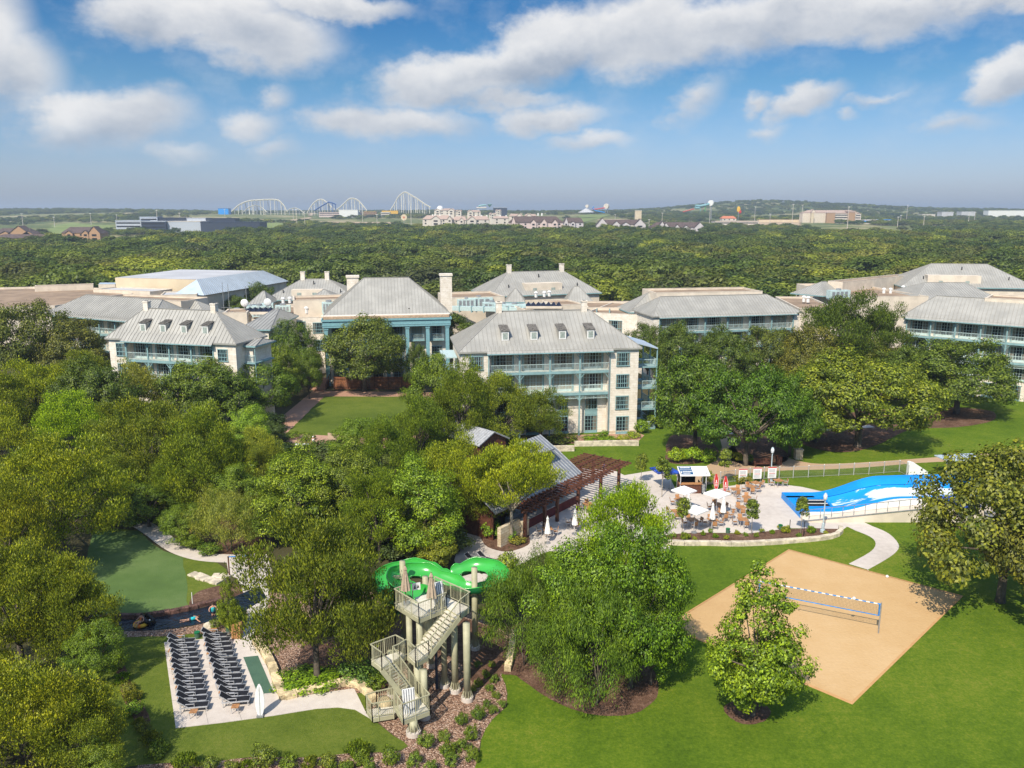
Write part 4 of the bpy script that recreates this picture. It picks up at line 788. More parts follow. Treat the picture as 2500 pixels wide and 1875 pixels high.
class Bld:
    def __init__(s, name, label, p0, p1, cat='building', group=None, extend=0):
        p0 = Vector((p0[0], p0[1], 0)); p1 = Vector((p1[0], p1[1], 0)); d = p1 - p0
        if extend: p1 = p0 + d * extend; d = p1 - p0
        s.L = d.length; s.a = math.atan2(d.y, d.x); s.o = empty(name, p0, s.a, label, cat, group); s.p0 = p0
        s.ux = Vector((math.cos(s.a), math.sin(s.a), 0)); s.vx = Vector((-s.ux.y, s.ux.x, 0))
    def loc(s, P): q = Vector(P) - s.p0; return q.dot(s.ux), q.dot(s.vx)
    def add(s, name, mb, m, parent=None, smooth=False): return mb.build(name, MAT[m] if isinstance(m, str) else m, parent or s.o, smooth)
    def reserve(s, depth, pad=2):
        c = [s.p0, s.p0 + s.ux * s.L, s.p0 + s.vx * depth, s.p0 + s.ux * s.L + s.vx * depth]
        BLK.append((min(p.x for p in c) - pad, max(p.x for p in c) + pad, min(p.y for p in c) - pad, max(p.y for p in c) + pad))
    def win(s, kind, u, z, w_, h_, v=0.0, face='F'):
        fr, gl = win_mesh(kind, w_, h_); nm = 'french_door' if kind.startswith('door') else 'window'
        loc = (u, v, z); rz = {'F': 0, 'R': PI / 2, 'L': -PI / 2, 'B': PI}[face]
        o = link(nm, fr, s.o, loc, rz); link('pane', gl, o)
        if kind == 'door3':
            if 'sur' not in WCACHE: mb = MB(); mb.box(-1.55, -1.37, -.045, -.002, -.02, 2.95); mb.box(1.37, 1.55, -.045, -.002, -.02, 2.95); mb.box(-1.37, 1.37, -.045, -.002, 2.52, 2.95); WCACHE['sur'] = mb.mesh('door_surround', MAT['teal'])
            link('door_surround', WCACHE['sur'], o)
        return o
    def hip(s, u0, u1, v0, v1, z, rise, il, ir, ov=.4, m='roof', seam=.6, name='roof', ribs=True, vr=None, fascia='teal'):
        """hipped roof over a rectangle, standing seams as real ribs"""
        u0 -= ov; u1 += ov; v0 -= ov; v1 += ov; il += ov if il > 0 else 0; ir += ov if ir > 0 else 0
        vm_ = (v0 + v1) / 2 if vr is None else vr; zr = z + rise
        a, b_, c, d, e, f = (u0, v0, z), (u1, v0, z), (u1, v1, z), (u0, v1, z), (u0 + il, vm_, zr), (u1 - ir, vm_, zr)
        mb = MB(); mb.poly([a, b_, f, e]); mb.poly([c, d, e, f]); mb.poly([b_, c, f]); mb.poly([d, a, e]); mb.poly([d, c, b_, a])
        r = s.add(name, mb, m)
        if ribs:
            rb = MB(); n = int((u1 - u0) / seam); fz = rise / (vm_ - v0); bz = rise / (v1 - vm_)
            for i in range(1, n):
                u = u0 + (u1 - u0) * i / n; t = min(1, (u - u0) / il if il > 0 else 1, (u1 - u) / ir if ir > 0 else 1)
                if t < .03: continue
                rb.bar((u, v0, z + .02), (u, v0 + (vm_ - v0) * t, z + rise * t + .02), .055, .075)
                rb.bar((u, v1, z + .02), (u, v1 - (v1 - vm_) * t, z + rise * t + .02), .055, .075)
            for (ue, ins, sg) in ((u0, il, 1), (u1, ir, -1)):
                if ins <= 0: continue
                m_ = int((v1 - v0) / seam)
                for i in range(1, m_):
                    v = v0 + (v1 - v0) * i / m_; t = min((v - v0) / (vm_ - v0), (v1 - v) / (v1 - vm_))
                    rb.bar((ue, v, z + .02), (ue + sg * ins * t, v, z + rise * t + .02), .055, .075)
            rb.bar((u0 + il, vm_, zr + .03), (u1 - ir, vm_, zr + .03), .25, .08)
            if il > 0: rb.bar(a, e, .14, .10); rb.bar(d, e, .14, .10)
            if ir > 0: rb.bar(b_, f, .14, .10); rb.bar(c, f, .14, .10)
            s.add('roof_seams', rb, 'seam', r)
        if fascia:
            fb = MB(); h = .22
            fb.box(u0 - .03, u1 + .03, v0 - .03, v0, z - h, z + .02); fb.box(u0 - .03, u1 + .03, v1, v1 + .03, z - h, z + .02); fb.box(u0 - .03, u0, v0, v1, z - h, z + .02); fb.box(u1, u1 + .03, v0, v1, z - h, z + .02)
            s.add('fascia', fb, fascia)
        return r
    def chimney(s, u, v, z0, z1, a=.8, b=.75):
        mb = MB(); mb.box(u - a / 2, u + a / 2, v - b / 2, v + b / 2, z0, z1); mb.box(u - a / 2 - .07, u + a / 2 + .07, v - b / 2 - .07, v + b / 2 + .07, z1 - .02, z1 + .16)
        c = s.add('chimney', mb, 'wall'); k = MB(); k.box(u - a / 4, u + a / 4, v - b / 4, v + b / 4, z1 + .16, z1 + .2); s.add('flue', k, 'dark', c)
    def rail(s, u0, u1, v, z, h=1.05, name='railing', m='tealpale', sp=.14, axis='u'):
        mb = MB(); P = (lambda t: (t, v)) if axis == 'u' else (lambda t: (v, t))
        x0, y0 = P(u0); x1, y1 = P(u1)
        mb.bar((x0, y0, z + h), (x1, y1, z + h), .07, .06); mb.bar((x0, y0, z + .12), (x1, y1, z + .12), .05, .05)
        n = max(2, int(abs(u1 - u0) / sp))
        for i in range(n + 1):
            x, y = P(u0 + (u1 - u0) * i / n); w_ = .022 if i % 8 else .05; mb.box(x - w_ / 2, x + w_ / 2, y - w_ / 2, y + w_ / 2, z, z + h)
        return s.add(name, mb, m)
    def porch(s, u0, u1, nb, floors, ztop, dep, kinds, vf=0.0, lowpost=True, zbase=0):
        """recessed porch: slabs, posts with brackets, railings and french doors in each bay"""
        bw = (u1 - u0) / nb; fl = MB()
        for k, z in enumerate(floors):
            mb = MB(); mb.box(u0, u1, vf - .05, vf + dep, z - .22, z); sl_ = s.add('balcony_floor', mb, 'deck')
            fb = MB(); fb.box(u0, u1, vf - .12, vf - .05, z - .34, z + .03); s.add('floor_edge', fb, 'teal', sl_)
            for i in range(nb): s.rail(u0 + i * bw + .1, u0 + (i + 1) * bw - .1, vf + .02, z)
            for i in range(nb):
                kd = kinds[k][i] if kinds else 'door3'
                if kd: s.win(kd, u0 + (i + .5) * bw, z + .03, 2.55 if kd == 'door3' else 1.7, 2.35, v=vf + dep)
        for i in range(nb + 1):
            u = u0 + i * bw; mb = MB(); r = .10; mb.box(u - r, u + r, vf - .09, vf + .11, zbase, ztop)
            for z in ([ztop] + [z - .34 for z in floors]):
                for sg in (-1, 1):
                    if (i == 0 and sg < 0) or (i == nb and sg > 0) or z < zbase + 1: continue
                    mb.bar((u + sg * .08, vf, z - .75), (u + sg * .65, vf, z - .06), .09, .09); mb.bar((u + sg * .08, vf, z - .38), (u + sg * .32, vf, z - .06), .06, .06)
            s.add('post', mb, 'teal')
    def flat(s, u0, u1, v0, v1, z, wallm='stucco', roofm='tar', par=.5, z0=0, name='wall'):
        mb = MB(); th = .3
        mb.box(u0, u1, v0, v1, z0, z)
        w_ = s.add(name, mb, wallm); pb = MB()
        if par:
            pb.box(u0, u1, v0, v0 + th, z, z + par); pb.box(u0, u1, v1 - th, v1, z, z + par); pb.box(u0, u0 + th, v0 + th, v1 - th, z, z + par); pb.box(u1 - th, u1, v0 + th, v1 - th, z, z + par)
            s.add('parapet', pb, wallm)
            cb = MB(); cb.box(u0 - .04, u1 + .04, v0 - .04, v0 + th + .04, z + par, z + par + .06); cb.box(u0 - .04, u1 + .04, v1 - th - .04, v1 + .04, z + par, z + par + .06); s.add('coping', cb, 'stucco')
        rb = MB(); rb.box(u0 + th, u1 - th, v0 + th, v1 - th, z, z + .05); s.add('flat_roof', rb, roofm)
        s.reserve(v1); return w_
# ---- the four storey wing in front -----------------------------------------
def dormer_parts(b, u, v, z, w_=1.08, h=1.38, d=1.7, dark=False):
    mb = MB(); mb.box(u - w_ / 2, u + w_ / 2, v, v + d, z - .1, z + h)
    o = b.add('dormer', mb, 'roof'); rf = MB()
    rf.poly([(u - w_ / 2 - .1, v - .15, z + h), (u + w_ / 2 + .1, v - .15, z + h), (u + w_ / 2 + .1, v + d + .6, z + h + .55), (u - w_ / 2 - .1, v + d + .6, z + h + .55)])
    rf.poly([(u - w_ / 2 - .1, v - .15, z + h - .1), (u + w_ / 2 + .1, v - .15, z + h - .1), (u + w_ / 2 + .1, v - .15, z + h), (u - w_ / 2 - .1, v - .15, z + h)])
    for sg in (-1, 1):
        x = u + sg * (w_ / 2 + .1); rf.poly([(x, v - .15, z + h - .1), (x, v + d + .6, z + h + .4), (x, v + d + .6, z + h + .55), (x, v - .15, z + h)][::sg])
    for q in (-.4, -.13, .13, .4): rf.bar((u + q, v - .15, z + h + .02), (u + q, v + d + .6, z + h + .57), .04, .05)
    b.add('dormer_roof', rf, mat('aged_dormer_metal', (.15, .14, .125), var=.25, scale=3) if 'dorm' not in MAT else MAT['dorm'], o)
    fr = MB(); fr.box(u - w_ / 2 + .04, u + w_ / 2 - .04, v - .05, v + .02, z + .02, z + h - .12); b.add('dormer_frame', fr, 'white', o)
    pn = MB(); pn.box(u - w_ / 2 + .2, u + w_ / 2 - .2, v - .075, v - .05, z + .2, z + h - .3); b.add('dormer_louvre', pn, mat('grey_green_louvre', (.30, .35, .32)) if 'louv' not in MAT else MAT['louv'], o)
MAT['dorm'] = mat('aged_dormer_metal', (.15, .14, .125), var=.25, scale=3); MAT['louv'] = mat('grey_green_louvre', (.30, .35, .32))
def wing(name, label, p0, p1, ze, depth, rise, il, ir, pu0, pu1, nb, floors, kinds, sidewins, dormers=None, dorm_z=None, mono=None):
    b = Bld(name, label, p0, p1); L = b.L; dep = 1.35; a0 = L * pu0; a1 = L * pu1
    mb = MB(); mb.box(0, a0, 0, depth, 0, ze); mb.box(a1, L, 0, depth, 0, ze); mb.box(a0, a1, dep, depth, 0, ze); b.add('wall', mb, 'wall')
    bs = MB(); bs.box(-.04, a0 - .1, -.04, .0, 0, .5); bs.box(a1 + .1, L + .04, -.04, 0, 0, .5); b.add('plinth', bs, 'stonewall')
    b.hip(0, L, 0, depth, ze, rise, il, ir, ov=.35, fascia='roof')
    # lower skirt of the roof over the porch
    sk = MB(); sl_ = rise / (depth / 2 + .35); u0, u1 = a0 - .3, a1 + .3
    sk.poly([(u0, -.75, ze - .30), (u1, -.75, ze - .30), (u1, .4, ze + .75 * sl_ + .06), (u0, .4, ze + .75 * sl_ + .06)])
    sk.poly([(u0, -.75, ze - .42), (u0, 0.4, ze + .1), (u1, .4, ze + .1), (u1, -.75, ze - .42)])
    sk.poly([(u0, -.75, ze - .42), (u1, -.75, ze - .42), (u1, -.75, ze - .30), (u0, -.75, ze - .30)])
    sk.poly([(u0, -.75, ze - .42), (u0, -.75, ze - .30), (u0, .4, ze + .75 * sl_ + .06), (u0, .4, ze + .1)]); sk.poly([(u1, -.75, ze - .42), (u1, .4, ze + .1), (u1, .4, ze + .75 * sl_ + .06), (u1, -.75, ze - .30)])
    skp = b.add('porch_roof', sk, 'roof'); rb = MB(); n = int((u1 - u0) / .6)
    for i in range(n + 1): u = u0 + (u1 - u0) * i / n; rb.bar((u, -.75, ze - .28), (u, .4, ze + .75 * sl_ + .08), .055, .075)
    b.add('porch_seams', rb, 'seam', skp)
    gb = MB(); gb.box(u0, u1, -.85, -.75, ze - .44, ze - .30); b.add('gutter', gb, 'teal')
    b.porch(a0, a1, nb, floors, ze - .45, dep, kinds)
    for (kd, u, z, w_, h_) in sidewins: b.win(kd, u * L, z, w_, h_)
    if dormers:
        for f in dormers: dormer_parts(b, f * L, dorm_z[0], ze + dorm_z[1])
    b.reserve(depth); return b
SM = mat('small_fixture', (.1, .1, .1))
m4 = wing('hotel_wing', 'four storey pale stone hotel wing with dormers and teal balconies, nearest the patio', W('B', 797, 1005, 12.4), W('B', 1868, 978, 12.4), 12.4, 13, 4.6, 6.2, 5.6, .154, .834, 4, [9.3, 6.2],
          [['door3', 'door3', 'door3', 'door3'], ['door3', 'door3', 'door3', 'door3']],
          [('win', .085, 9.9, 1.75, 1.75), ('win', .085, 6.8, 1.75, 1.75), ('win', .085, 3.7, 1.75, 1.75), ('win', .91, 9.9, 1.75, 1.75), ('win', .91, 6.8, 1.75, 1.75), ('win', .91, 3.7, 1.75, 1.75), ('door2', .915, .1, 1.7, 2.4)],
          dormers=(.252, .413, .574, .735), dorm_z=(1.35, 1.15))
L4 = m4.L
for f in (.24, .405, .575, .745): m4.win('win2', f * L4, 3.5, 1.6, 1.9, v=1.35); m4.win('door2', f * L4, .1, 1.7, 2.4, v=1.35); mb = MB(); mb.box(f * L4 - .9, f * L4 + .9, 1.27, 1.34, 2.65, 3.4); m4.add('spandrel', mb, 'teal')
m4.rail(.154 * L4 + .1, .834 * L4 - .1, .02, 5.28, .52, name='frieze')
for u in (6.1, L4 - 6.4): m4.chimney(u, 6.5, 15.4, 18.2)
for f in (.158, .83): mb = MB(); mb.cyl(f * L4, -.14, 0, 12.0, .07, n=6); m4.add('downpipe', mb, 'steel')
# fire stairs on the right end: slabs, posts, railings and flights
mb = MB(); u0, u1 = L4 + .35, L4 + 3.3
mb.poly([(L4 - .2, 1.2, 13.0), (u1, 1.6, 12.0), (u1, 8.6, 12.0), (L4 - .2, 9.0, 13.0)]); mb.poly([(L4 - .2, 9, 12.8), (u1, 8.6, 11.8), (u1, 1.6, 11.8), (L4 - .2, 1.2, 12.8)]); mb.poly([(u1, 1.6, 11.8), (u1, 8.6, 11.8), (u1, 8.6, 12.0), (u1, 1.6, 12.0)]); mb.poly([(L4 - .2, 1.2, 12.8), (u1, 1.6, 11.8), (u1, 1.6, 12.0), (L4 - .2, 1.2, 13.0)]); m4.add('stair_roof', mb, 'roofblue')
for z in (9.3, 6.2, 3.1, .15):
    mb = MB(); mb.box(L4, u1, 1.8, 4.2, z - .2, z); mb.box(L4, u1, 7.2, 8.4, z - .2, z); o = m4.add('stair_landing', mb, 'teal')
    m4.rail(L4 + .1, u1 - .05, 1.85, z, 1.0, 'stair_railing'); m4.rail(1.9, 8.3, u1 - .05, z, 1.0, 'stair_railing', axis='v')
for z in (.15, 3.1, 6.2):
    mb = MB()
    for i in range(9): q = i / 9; mb.box(L4 + .3, L4 + 1.5, 7.2 - q * 3.0 - .33, 7.2 - q * 3.0, z + q * 3.1, z + q * 3.1 + .12)
    m4.add('stair_flight', mb, 'steel')
for (u, v) in ((u1, 1.85), (u1, 5.0), (u1, 8.35), (L4 + .25, 1.85)): mb = MB(); mb.box(u - .08, u + .08, v - .08, v + .08, 0, 12.0); m4.add('stair_post', mb, 'teal')
mb = MB(); mb.box(-2.3, -.3, 2, 8, 11.2, 11.35); mb.box(-2.3, -2.15, 2, 2.15, 0, 11.2); mb.box(-2.3, -2.15, 7.8, 7.95, 0, 11.2); m4.add('end_balcony', mb, 'tealpale'); m4.rail(-2.2, -.1, 2.0, 9.3, 1.0)
# ---- left hotel wing --------------------------------------------------------
lh = wing('hotel_wing', 'pale stone hotel wing with four dormers on the left, trees up to its balconies', W('A', 650, 920, 12.6), W('A', 1412, 955, 12.6), 12.6, 7.5, 4.1, 3.8, 5.4, .138, .827, 4, [9.5, 6.4],
          [['door3', 'door3', 'door3', 'door3'], ['door3', 'door3', 'door3', 'door3']],
          [('win', .095, 10.0, 1.45, 1.8), ('win', .095, 6.9, 1.45, 1.8), ('win', .90, 10.0, 1.5, 1.6), ('win', .90, 6.9, 1.5, 1.6)], dormers=(.26, .42, .585, .75), dorm_z=(.8, .95))
for u in (4.2, lh.L - 5.6): lh.chimney(u, 3.75, 15.4, 17.6)
mb = MB(); mb.box(lh.L, lh.L + 1.2, 2.4, 7.3, 0, 12.0); lh.add('end_wall', mb, 'wall'); lh.hip(lh.L - .3, lh.L + 1.8, 2.0, 7.3, 12.0, .7, 0, .4, ov=.2, name='end_roof')
lh.rail(lh.L + .1, lh.L + 1.8, 2.1, 9.5); mb = MB(); mb.box(lh.L, lh.L + 1.8, 2.0, 7, 9.3, 9.5); mb.box(lh.L + 1.7, lh.L + 1.8, 2.0, 2.1, 0, 12); lh.add('end_balcony', mb, 'teal')
sw = Bld('hotel_wing', 'low grey roofed side wing running back from the left hotel wing', W('A', 1440, 870, 11.5), W('A', 1610, 870, 11.5), group=None); mb = MB(); mb.box(0, sw.L, 0, 18, 0, 11.5); sw.add('wall', mb, 'wall'); sw.hip(0, sw.L, 0, 18, 11.5, 1.8, 2.0, 2.0, vr=14)
for v in (3, 7, 11): sw.win('door3', sw.L, 8.2, 2.4, 2.3, v=v, face='R')
# ---- long back left wing ----------------------------------------------------
bl = wing('hotel_wing', 'long hotel wing with grey metal roof and teal balconies behind the left wing', W('A', 280, 770, 12.1), W('A', 905, 821, 12.1), 12.1, 10, 3.2, 5.0, 2.5, .06, .97, 6, [9.0, 5.9], None, [])
# ---- right low wing ---------------------------------------------------------
rl = wing('hotel_wing', 'hotel wing with long low grey roof right of centre, oaks before its balconies', W('C', -10, 790, 12), W('C', 865, 765, 12), 12, 10, 3.0, 3.2, 4.4, .04, .96, 6, [8.9, 5.8], None, [])
# ---- right near wing --------------------------------------------------------
p0 = W('C', 1490, 790, 13); p1 = W('C', 2212, 840, 13)
rn = wing('hotel_wing', 'four level hotel wing with grey roof and stacked teal balconies at the right edge', p0, p0 + (p1 - p0) * 1.75, 13, 10, 3.4, 4.0, 4, .02, .985, 8, [9.8, 6.6], [['door3'] * 8] * 2, [])
for i in range(8):
    u = rn.L * (.02 + .965 * (i + .5) / 8); rn.win('door3', u, 3.4, 2.4, 2.2, v=1.35); rn.win('door2', u, .1, 1.7, 2.4, v=1.35)
rn.rail(rn.L * .02 + .1, rn.L * .985 - .1, .02, 5.6, .5, name='frieze')
# ---- pavilion hall with two tall chimneys -----------------------------------
pv = Bld('pavilion_hall', 'grand hall with tall grey hipped roof, teal colonnade and two tall stone chimneys', W('A', 1940, 815, 12), W('B', 690, 800, 12)); L = pv.L + 1.2
mb = MB(); mb.box(0, L, 2.2, 16, 0, 12.1); pv.add('wall', mb, 'wall')
mb = MB(); mb.box(0, L, -.1, 2.3, 12.1, 12.5); pv.add('ledge', mb, mat('tan_ledge', (.46, .33, .22)))
mb = MB(); mb.box(-.2, L + .2, -.35, 2.2, 10.6, 12.1); mb.box(-.4, L + .4, -.55, 2.2, 11.75, 12.1); mb.box(-.25, L + .25, -.4, 2.2, 10.95, 11.1); pv.add('cornice', mb, 'tealdark')
pv.hip(.5, L - .3, 1.6, 16, 12.7, 6.0, 6.8, 6.6, ov=.5, fascia='white')
mb = MB(); mb.box(.3, L - .1, 1.3, 16.2, 12.5, 12.72); pv.add('roof_kerb', mb, 'white')
for f in (.0, .155, .33, .50, .665, .835, 1.0):
    u = f * (L - .8) + .4; mb = MB(); mb.box(u - .32, u + .32, -.1, .5, 0, 10.6); mb.box(u - .42, u + .42, -.2, .6, 10.2, 10.6); mb.box(u - .42, u + .42, -.2, .6, 0, .4); pv.add('column', mb, 'tealdark')
for i in range(6):
    u = .4 + (i + .5) / 6 * (L - .8)
    for z in (8.0, 4.2, .2):
        pv.win('door2', u, z, 1.8, 2.2, v=2.2)
        if z > 1: mb = MB(); mb.box(u - 1.3, u + 1.3, .9, 2.2, z - .35, z - .05); fl_ = pv.add('balcony_floor', mb, 'teal'); pv.rail(u - 1.25, u + 1.25, .95, z - .05)
pv.reserve(16)
for (kx, ky) in ((149, 548), (708, 537)):
    P_ = WY('B', kx, ky, 157.5 if kx < 300 else 160); u, v = pv.loc(P_)
    mb = MB(); mb.box(u - 1.1, u + 1.1, v - .9, v + .9, 5, P_.z); mb.box(u - 1.25, u + 1.25, v - 1.05, v + 1.05, P_.z - .35, P_.z + .05); c = pv.add('chimney', mb, 'wall'); k = MB(); k.box(u + 1.09, u + 1.12, v - .5, v + .5, P_.z - 3.2, P_.z - 1.0); pv.add('vent', k, 'dark', c)
for (kx, ky) in ((268, 745), (488, 742)):
    P_ = WY('B', kx, ky, 149.5); u, v = pv.loc(P_); mb = MB(); mb.cyl(u, v, P_.z - .9, P_.z, .12, n=6); pv.add('roof_vent', mb, 'dark')
# ---- generic blocks ---------------------------------------------------------
def block(label, p0, p1, z, depth, wallm='stucco', roofm='tar', par=.5, wins=(), name='hotel_block', cat='building'):
    b = Bld(name, label, p0, p1, cat); b.flat(0, b.L, 0, depth, z, wallm, roofm, par)
    for w_ in wins: b.win(*w_)
    return b
bk = block('pale stone block with two upper windows left of the pavilion hall', W('A', 1625, 805, 11), W('A', 1938, 797, 11), 10.6, 22, 'wall', 'tar', .4)
for f, z in ((.55, 8.3), (.9, 8.0)): bk.win('win', bk.L * f, z, 1.9, 1.9)
for f in (.55, .9): bk.win('win', bk.L * f, 4.6, 1.8, 1.9)
block('long pale rendered parapet wall beside the left tall chimney', W('A', 1758, 697, 14), W('A', 2100, 688, 14), 13.6, 9, 'stucco', 'tar', .4)
block('roof plant block with antennas right of the left hotel wing', W('A', 1330, 790, 10.5), W('A', 1650, 822, 10.5), 10.0, 16, 'stucco', 'tar', .4)
block('small pale penthouse beside the left wing chimney', W('A', 1335, 765, 13), W('A', 1480, 762, 13), 12.6, 6, 'stucco', 'tar', .2)
wb = block('white parapet building behind the long left wing', W('A', 560, 680, 13.7), W('A', 1085, 702, 13.7), 13.3, 8, 'stucco', 'tar', .4)
wb.hip(wb.L, wb.L + 6, .2, 7.8, 10.4, 3.0, 0, 5.5, ov=.1, name='end_roof'); wb.hip(-4, 0, .2, 7.8, 10.4, 3.0, 3.8, 0, ov=.1, name='end_roof')
block('pale wall block between the pavilion hall and the back centre hall', W('B', 728, 682, 13), W('B', 1062, 672, 13), 12.6, 12, 'stucco', 'tar', .4)
block('cream roof block behind the right chimney of the four storey wing', W('B', 1185, 735, 12.3), W('B', 1385, 728, 12.3), 11.4, 8, 'stucco', 'tar', .3)
block('cream block with slanting tan roof in the middle of the roofs', W('B', 1385, 722, 12.6), W('B', 1550, 715, 12.6), 12.2, 9, 'stucco', 'tar', .3)
g = block('flat roofed block with tan roof right of the four storey wing', W('B', 1545, 768, 11.2), W('B', 1960, 788, 11.2), 10.8, 20, 'wall', 'tar', .4); g.win('win', g.L * .45, 7.6, 2.6, 2.2)
block('upper tan flat roof with low parapet right of centre', W('B', 1560, 728, 11.8), W('B', 1950, 728, 11.8), 11.0, 12, 'stucco', 'tar', .4)
block('low flat roof link between the two right wings', W('C', 862, 742, 11.5), W('C', 1100, 745, 11.5), 11.0, 24, 'stucco', 'tar', .4)
block('tan flat roof with vents in front of the far right roofs', W('C', 1235, 672, 12), W('C', 1640, 668, 12), 11.4, 34, 'stucco', 'tar', .5)
gb_ = block('long cream parapet building behind the low right wing', W('B', 1972, 712, 13), W('C', 640, 700, 13), 14.6, 9, 'stucco', 'tar', .4); gb_.hip(gb_.L, gb_.L + 4.5, .2, 8.8, 11.2, 3.4, 0, 4.2, ov=.1, name='end_roof'); gb_.hip(-5.5, 0, .2, 8.8, 11.2, 3.4, 5.2, 0, ov=.1, name='end_roof')
pb_ = block('long slanting cream parapet wall left of the far right hall', W('C', 1120, 648, 11.4), W('C', 1560, 598, 11.4), 13.6, 4, 'stucco', 'tar', .3); pb_.hip(-8, 0, .1, 9, 11.0, 2.8, 6, 0, ov=.1, name='end_roof')
block('cream parapet building above the right edge wing', W('C', 1975, 700, 16), W('C', 2290, 718, 16), 16.2, 8, 'stucco', 'tar', .3)
# back halls with hipped roofs and a recessed centre
def back_hall(label, pl, pr, ze, depth, rise, ins, rec, chim=True):
    b = Bld('back_hall', label, pl, pr); mb = MB(); mb.box(0, b.L, .2, depth, 0, ze); b.add('wall', mb, 'stucco'); b.hip(0, b.L, 0, depth, ze, rise, ins, ins, ov=.4)
    f0, f1 = rec; mb = MB(); mb.box(b.L * f0, b.L * f1, 1.2, depth * .42, ze, ze + rise * .52); w_ = b.add('attic_wall', mb, 'stucco')
    for f in (.25, .75): k = MB(); u = b.L * (f0 + (f1 - f0) * f); k.box(u - .5, u + .5, 1.15, 1.2, ze + .6, ze + 1.5); b.add('louvre', k, 'louv', w_)
    if chim:
        for u in (ins + .3, b.L - ins - .3): b.chimney(u, depth / 2, ze + rise - .6, ze + rise + 1.6, 1, .9)
    for f in (.18, .5, .82):
        k = MB(); v = depth * .36; z = ze + rise * .72 if .25 < f < .75 else ze + rise * .3; k.cyl(b.L * f, v if .25 < f < .75 else depth * .15, z, z + .9, .13, n=6); b.add('roof_vent', k, 'dark')
    b.reserve(depth); return b
back_hall('back hall with hipped grey roof and recessed attic wall, left of the tall chimneys', W('A', 1592, 694, 10.8), W('A', 2135, 690, 10.8), 10.8, 15, 4.2, 7.2, (.28, .62))
fb_ = back_hall('back centre hall with hipped grey roof, recessed attic wall and two chimneys', W('B', 985, 672, 11.4), W('B', 1632, 650, 11.4), 11.4, 16, 5.0, 6.6, (.32, .66))
back_hall('far right hall with very long hipped grey roof', W('C', 1480, 612, 12), W('C', 2290, 625, 12), 12, 18, 5.4, 9, (.20, .60), False)
def pyramid(label, k, x0, x1, y, z, depth, rise, il, ir, z0=0):
    b = Bld('roof_pavilion', label, W(k, x0, y, z), W(k, x1, y, z)); mb = MB(); mb.box(.1, b.L - .1, .1, depth - .1, z0, z); b.add('wall', mb, 'stucco'); b.hip(0, b.L, 0, depth, z, rise, il * b.L, ir * b.L, ov=.2); b.reserve(depth)
pyramid('small hipped grey roof left of the back centre hall', 'B', 1070, 1180, 706, 10.8, 7, 2.8, .5, .45)
pyramid('hipped grey side roof on the right of the back centre hall', 'B', 1440, 1590, 706, 10.8, 8, 3.2, .3, .5)
pyramid('low hipped grey roof at the left foot of the back hall', 'A', 1490, 1600, 722, 10.6, 9, 2.6, .5, .4)
pyramid('small grey gable roof before the attic wall of the back hall', 'A', 1855, 2010, 690, 11.4, 7, 1.9, .45, .5)
pyramid('broad grey hipped roof in front of the far right hall', 'C', 1560, 2060, 690, 11.0, 16, 3.2, .3, .2)
# ballroom and brown roof on the left
zb = 13.0
def polyb(name, label, px, z, wallm, roofm, z0=0, par=0.0):
    P = [W(k, x, y, z) for k, x, y in px]; c = sum(P, Vector()) / len(P); o = empty(name, (c.x, c.y, 0), 0, label, 'building')
    ar = sum(P[i].x * P[(i + 1) % len(P)].y - P[(i + 1) % len(P)].x * P[i].y for i in range(len(P)))
    if ar < 0: P = P[::-1]
    Q = [(p.x - c.x, p.y - c.y) for p in P]; mb = MB(); m_ = len(Q); n = 0
    mb.v = [(x, y, z0) for x, y in Q] + [(x, y, z + par) for x, y in Q]
    for i in range(m_): j = (i + 1) % m_; mb.f.append((i, j, m_ + j, m_ + i))
    if par:
        I = [(x * .99, y * .985) for x, y in Q]; mb.v += [(x, y, z + par) for x, y in I] + [(x, y, z - .1) for x, y in I]
        for i in range(m_): j = (i + 1) % m_; mb.f.append((m_ + i, m_ + j, 2 * m_ + j, 2 * m_ + i)); mb.f.append((2 * m_ + i, 2 * m_ + j, 3 * m_ + j, 3 * m_ + i))
    mb.build('wall', MAT[wallm], o); rf = MB(); rf.poly([(x * .995, y * .995, z + .03) for x, y in Q]); rf.build('flat_roof', MAT[roofm], o)
    BLK.append((min(p.x for p in P), max(p.x for p in P), min(p.y for p in P), max(p.y for p in P))); return o, P, c
bo, bp, bc = polyb('ballroom', 'ballroom with pale yellow wall, white flat roof and pale blue metal eaves', [('A', 690, 560), ('A', 1180, 572), ('A', 1575, 519), ('A', 1080, 511)], zb, 'stuccoY', 'roofwhite')
e = MB()
A1, A2 = W('A', 1182, 570, zb + .2), W('A', 1577, 517, zb + .2); d_ = (A2 - A1).normalized(); nr = Vector((d_.y, -d_.x, 0))
B1, B2 = A1 + nr * 5.5 - d_ * 5.5, A2 + nr * 5.5 + d_ * 5.5; B1.z = B2.z = 9.6
def loc(*P): return [tuple(Vector(p) - Vector((bc.x, bc.y, 0))) for p in P]
e.poly(loc(B1, B2, A2, A1)); A0 = A1 - Vector((.3, 0, 0)) + Vector((-d_.y * 3, d_.x * 3, 0)); B0 = B1 + Vector((-d_.y * 9, d_.x * 9, 0)); B0.z = 9.6; e.poly(loc(B0, B1, A1)); C2 = B2 + Vector((-d_.y * 12, d_.x * 12, 0)); C2.z = 9.6; e.poly(loc(B2, C2, A2))
ee = e.build('mansard_roof', MAT['roofblue'], bo); rbm = MB()
for i in range(46): q = i / 45; rbm.bar(tuple(Vector(loc(B1)[0]).lerp(Vector(loc(B2)[0]), q) + Vector((0, 0, .03))), tuple(Vector(loc(A1)[0]).lerp(Vector(loc(A2)[0]), q) + Vector((0, 0, .03))), .07, .08)
rbm.build('mansard_seams', MAT['seam'], ee)
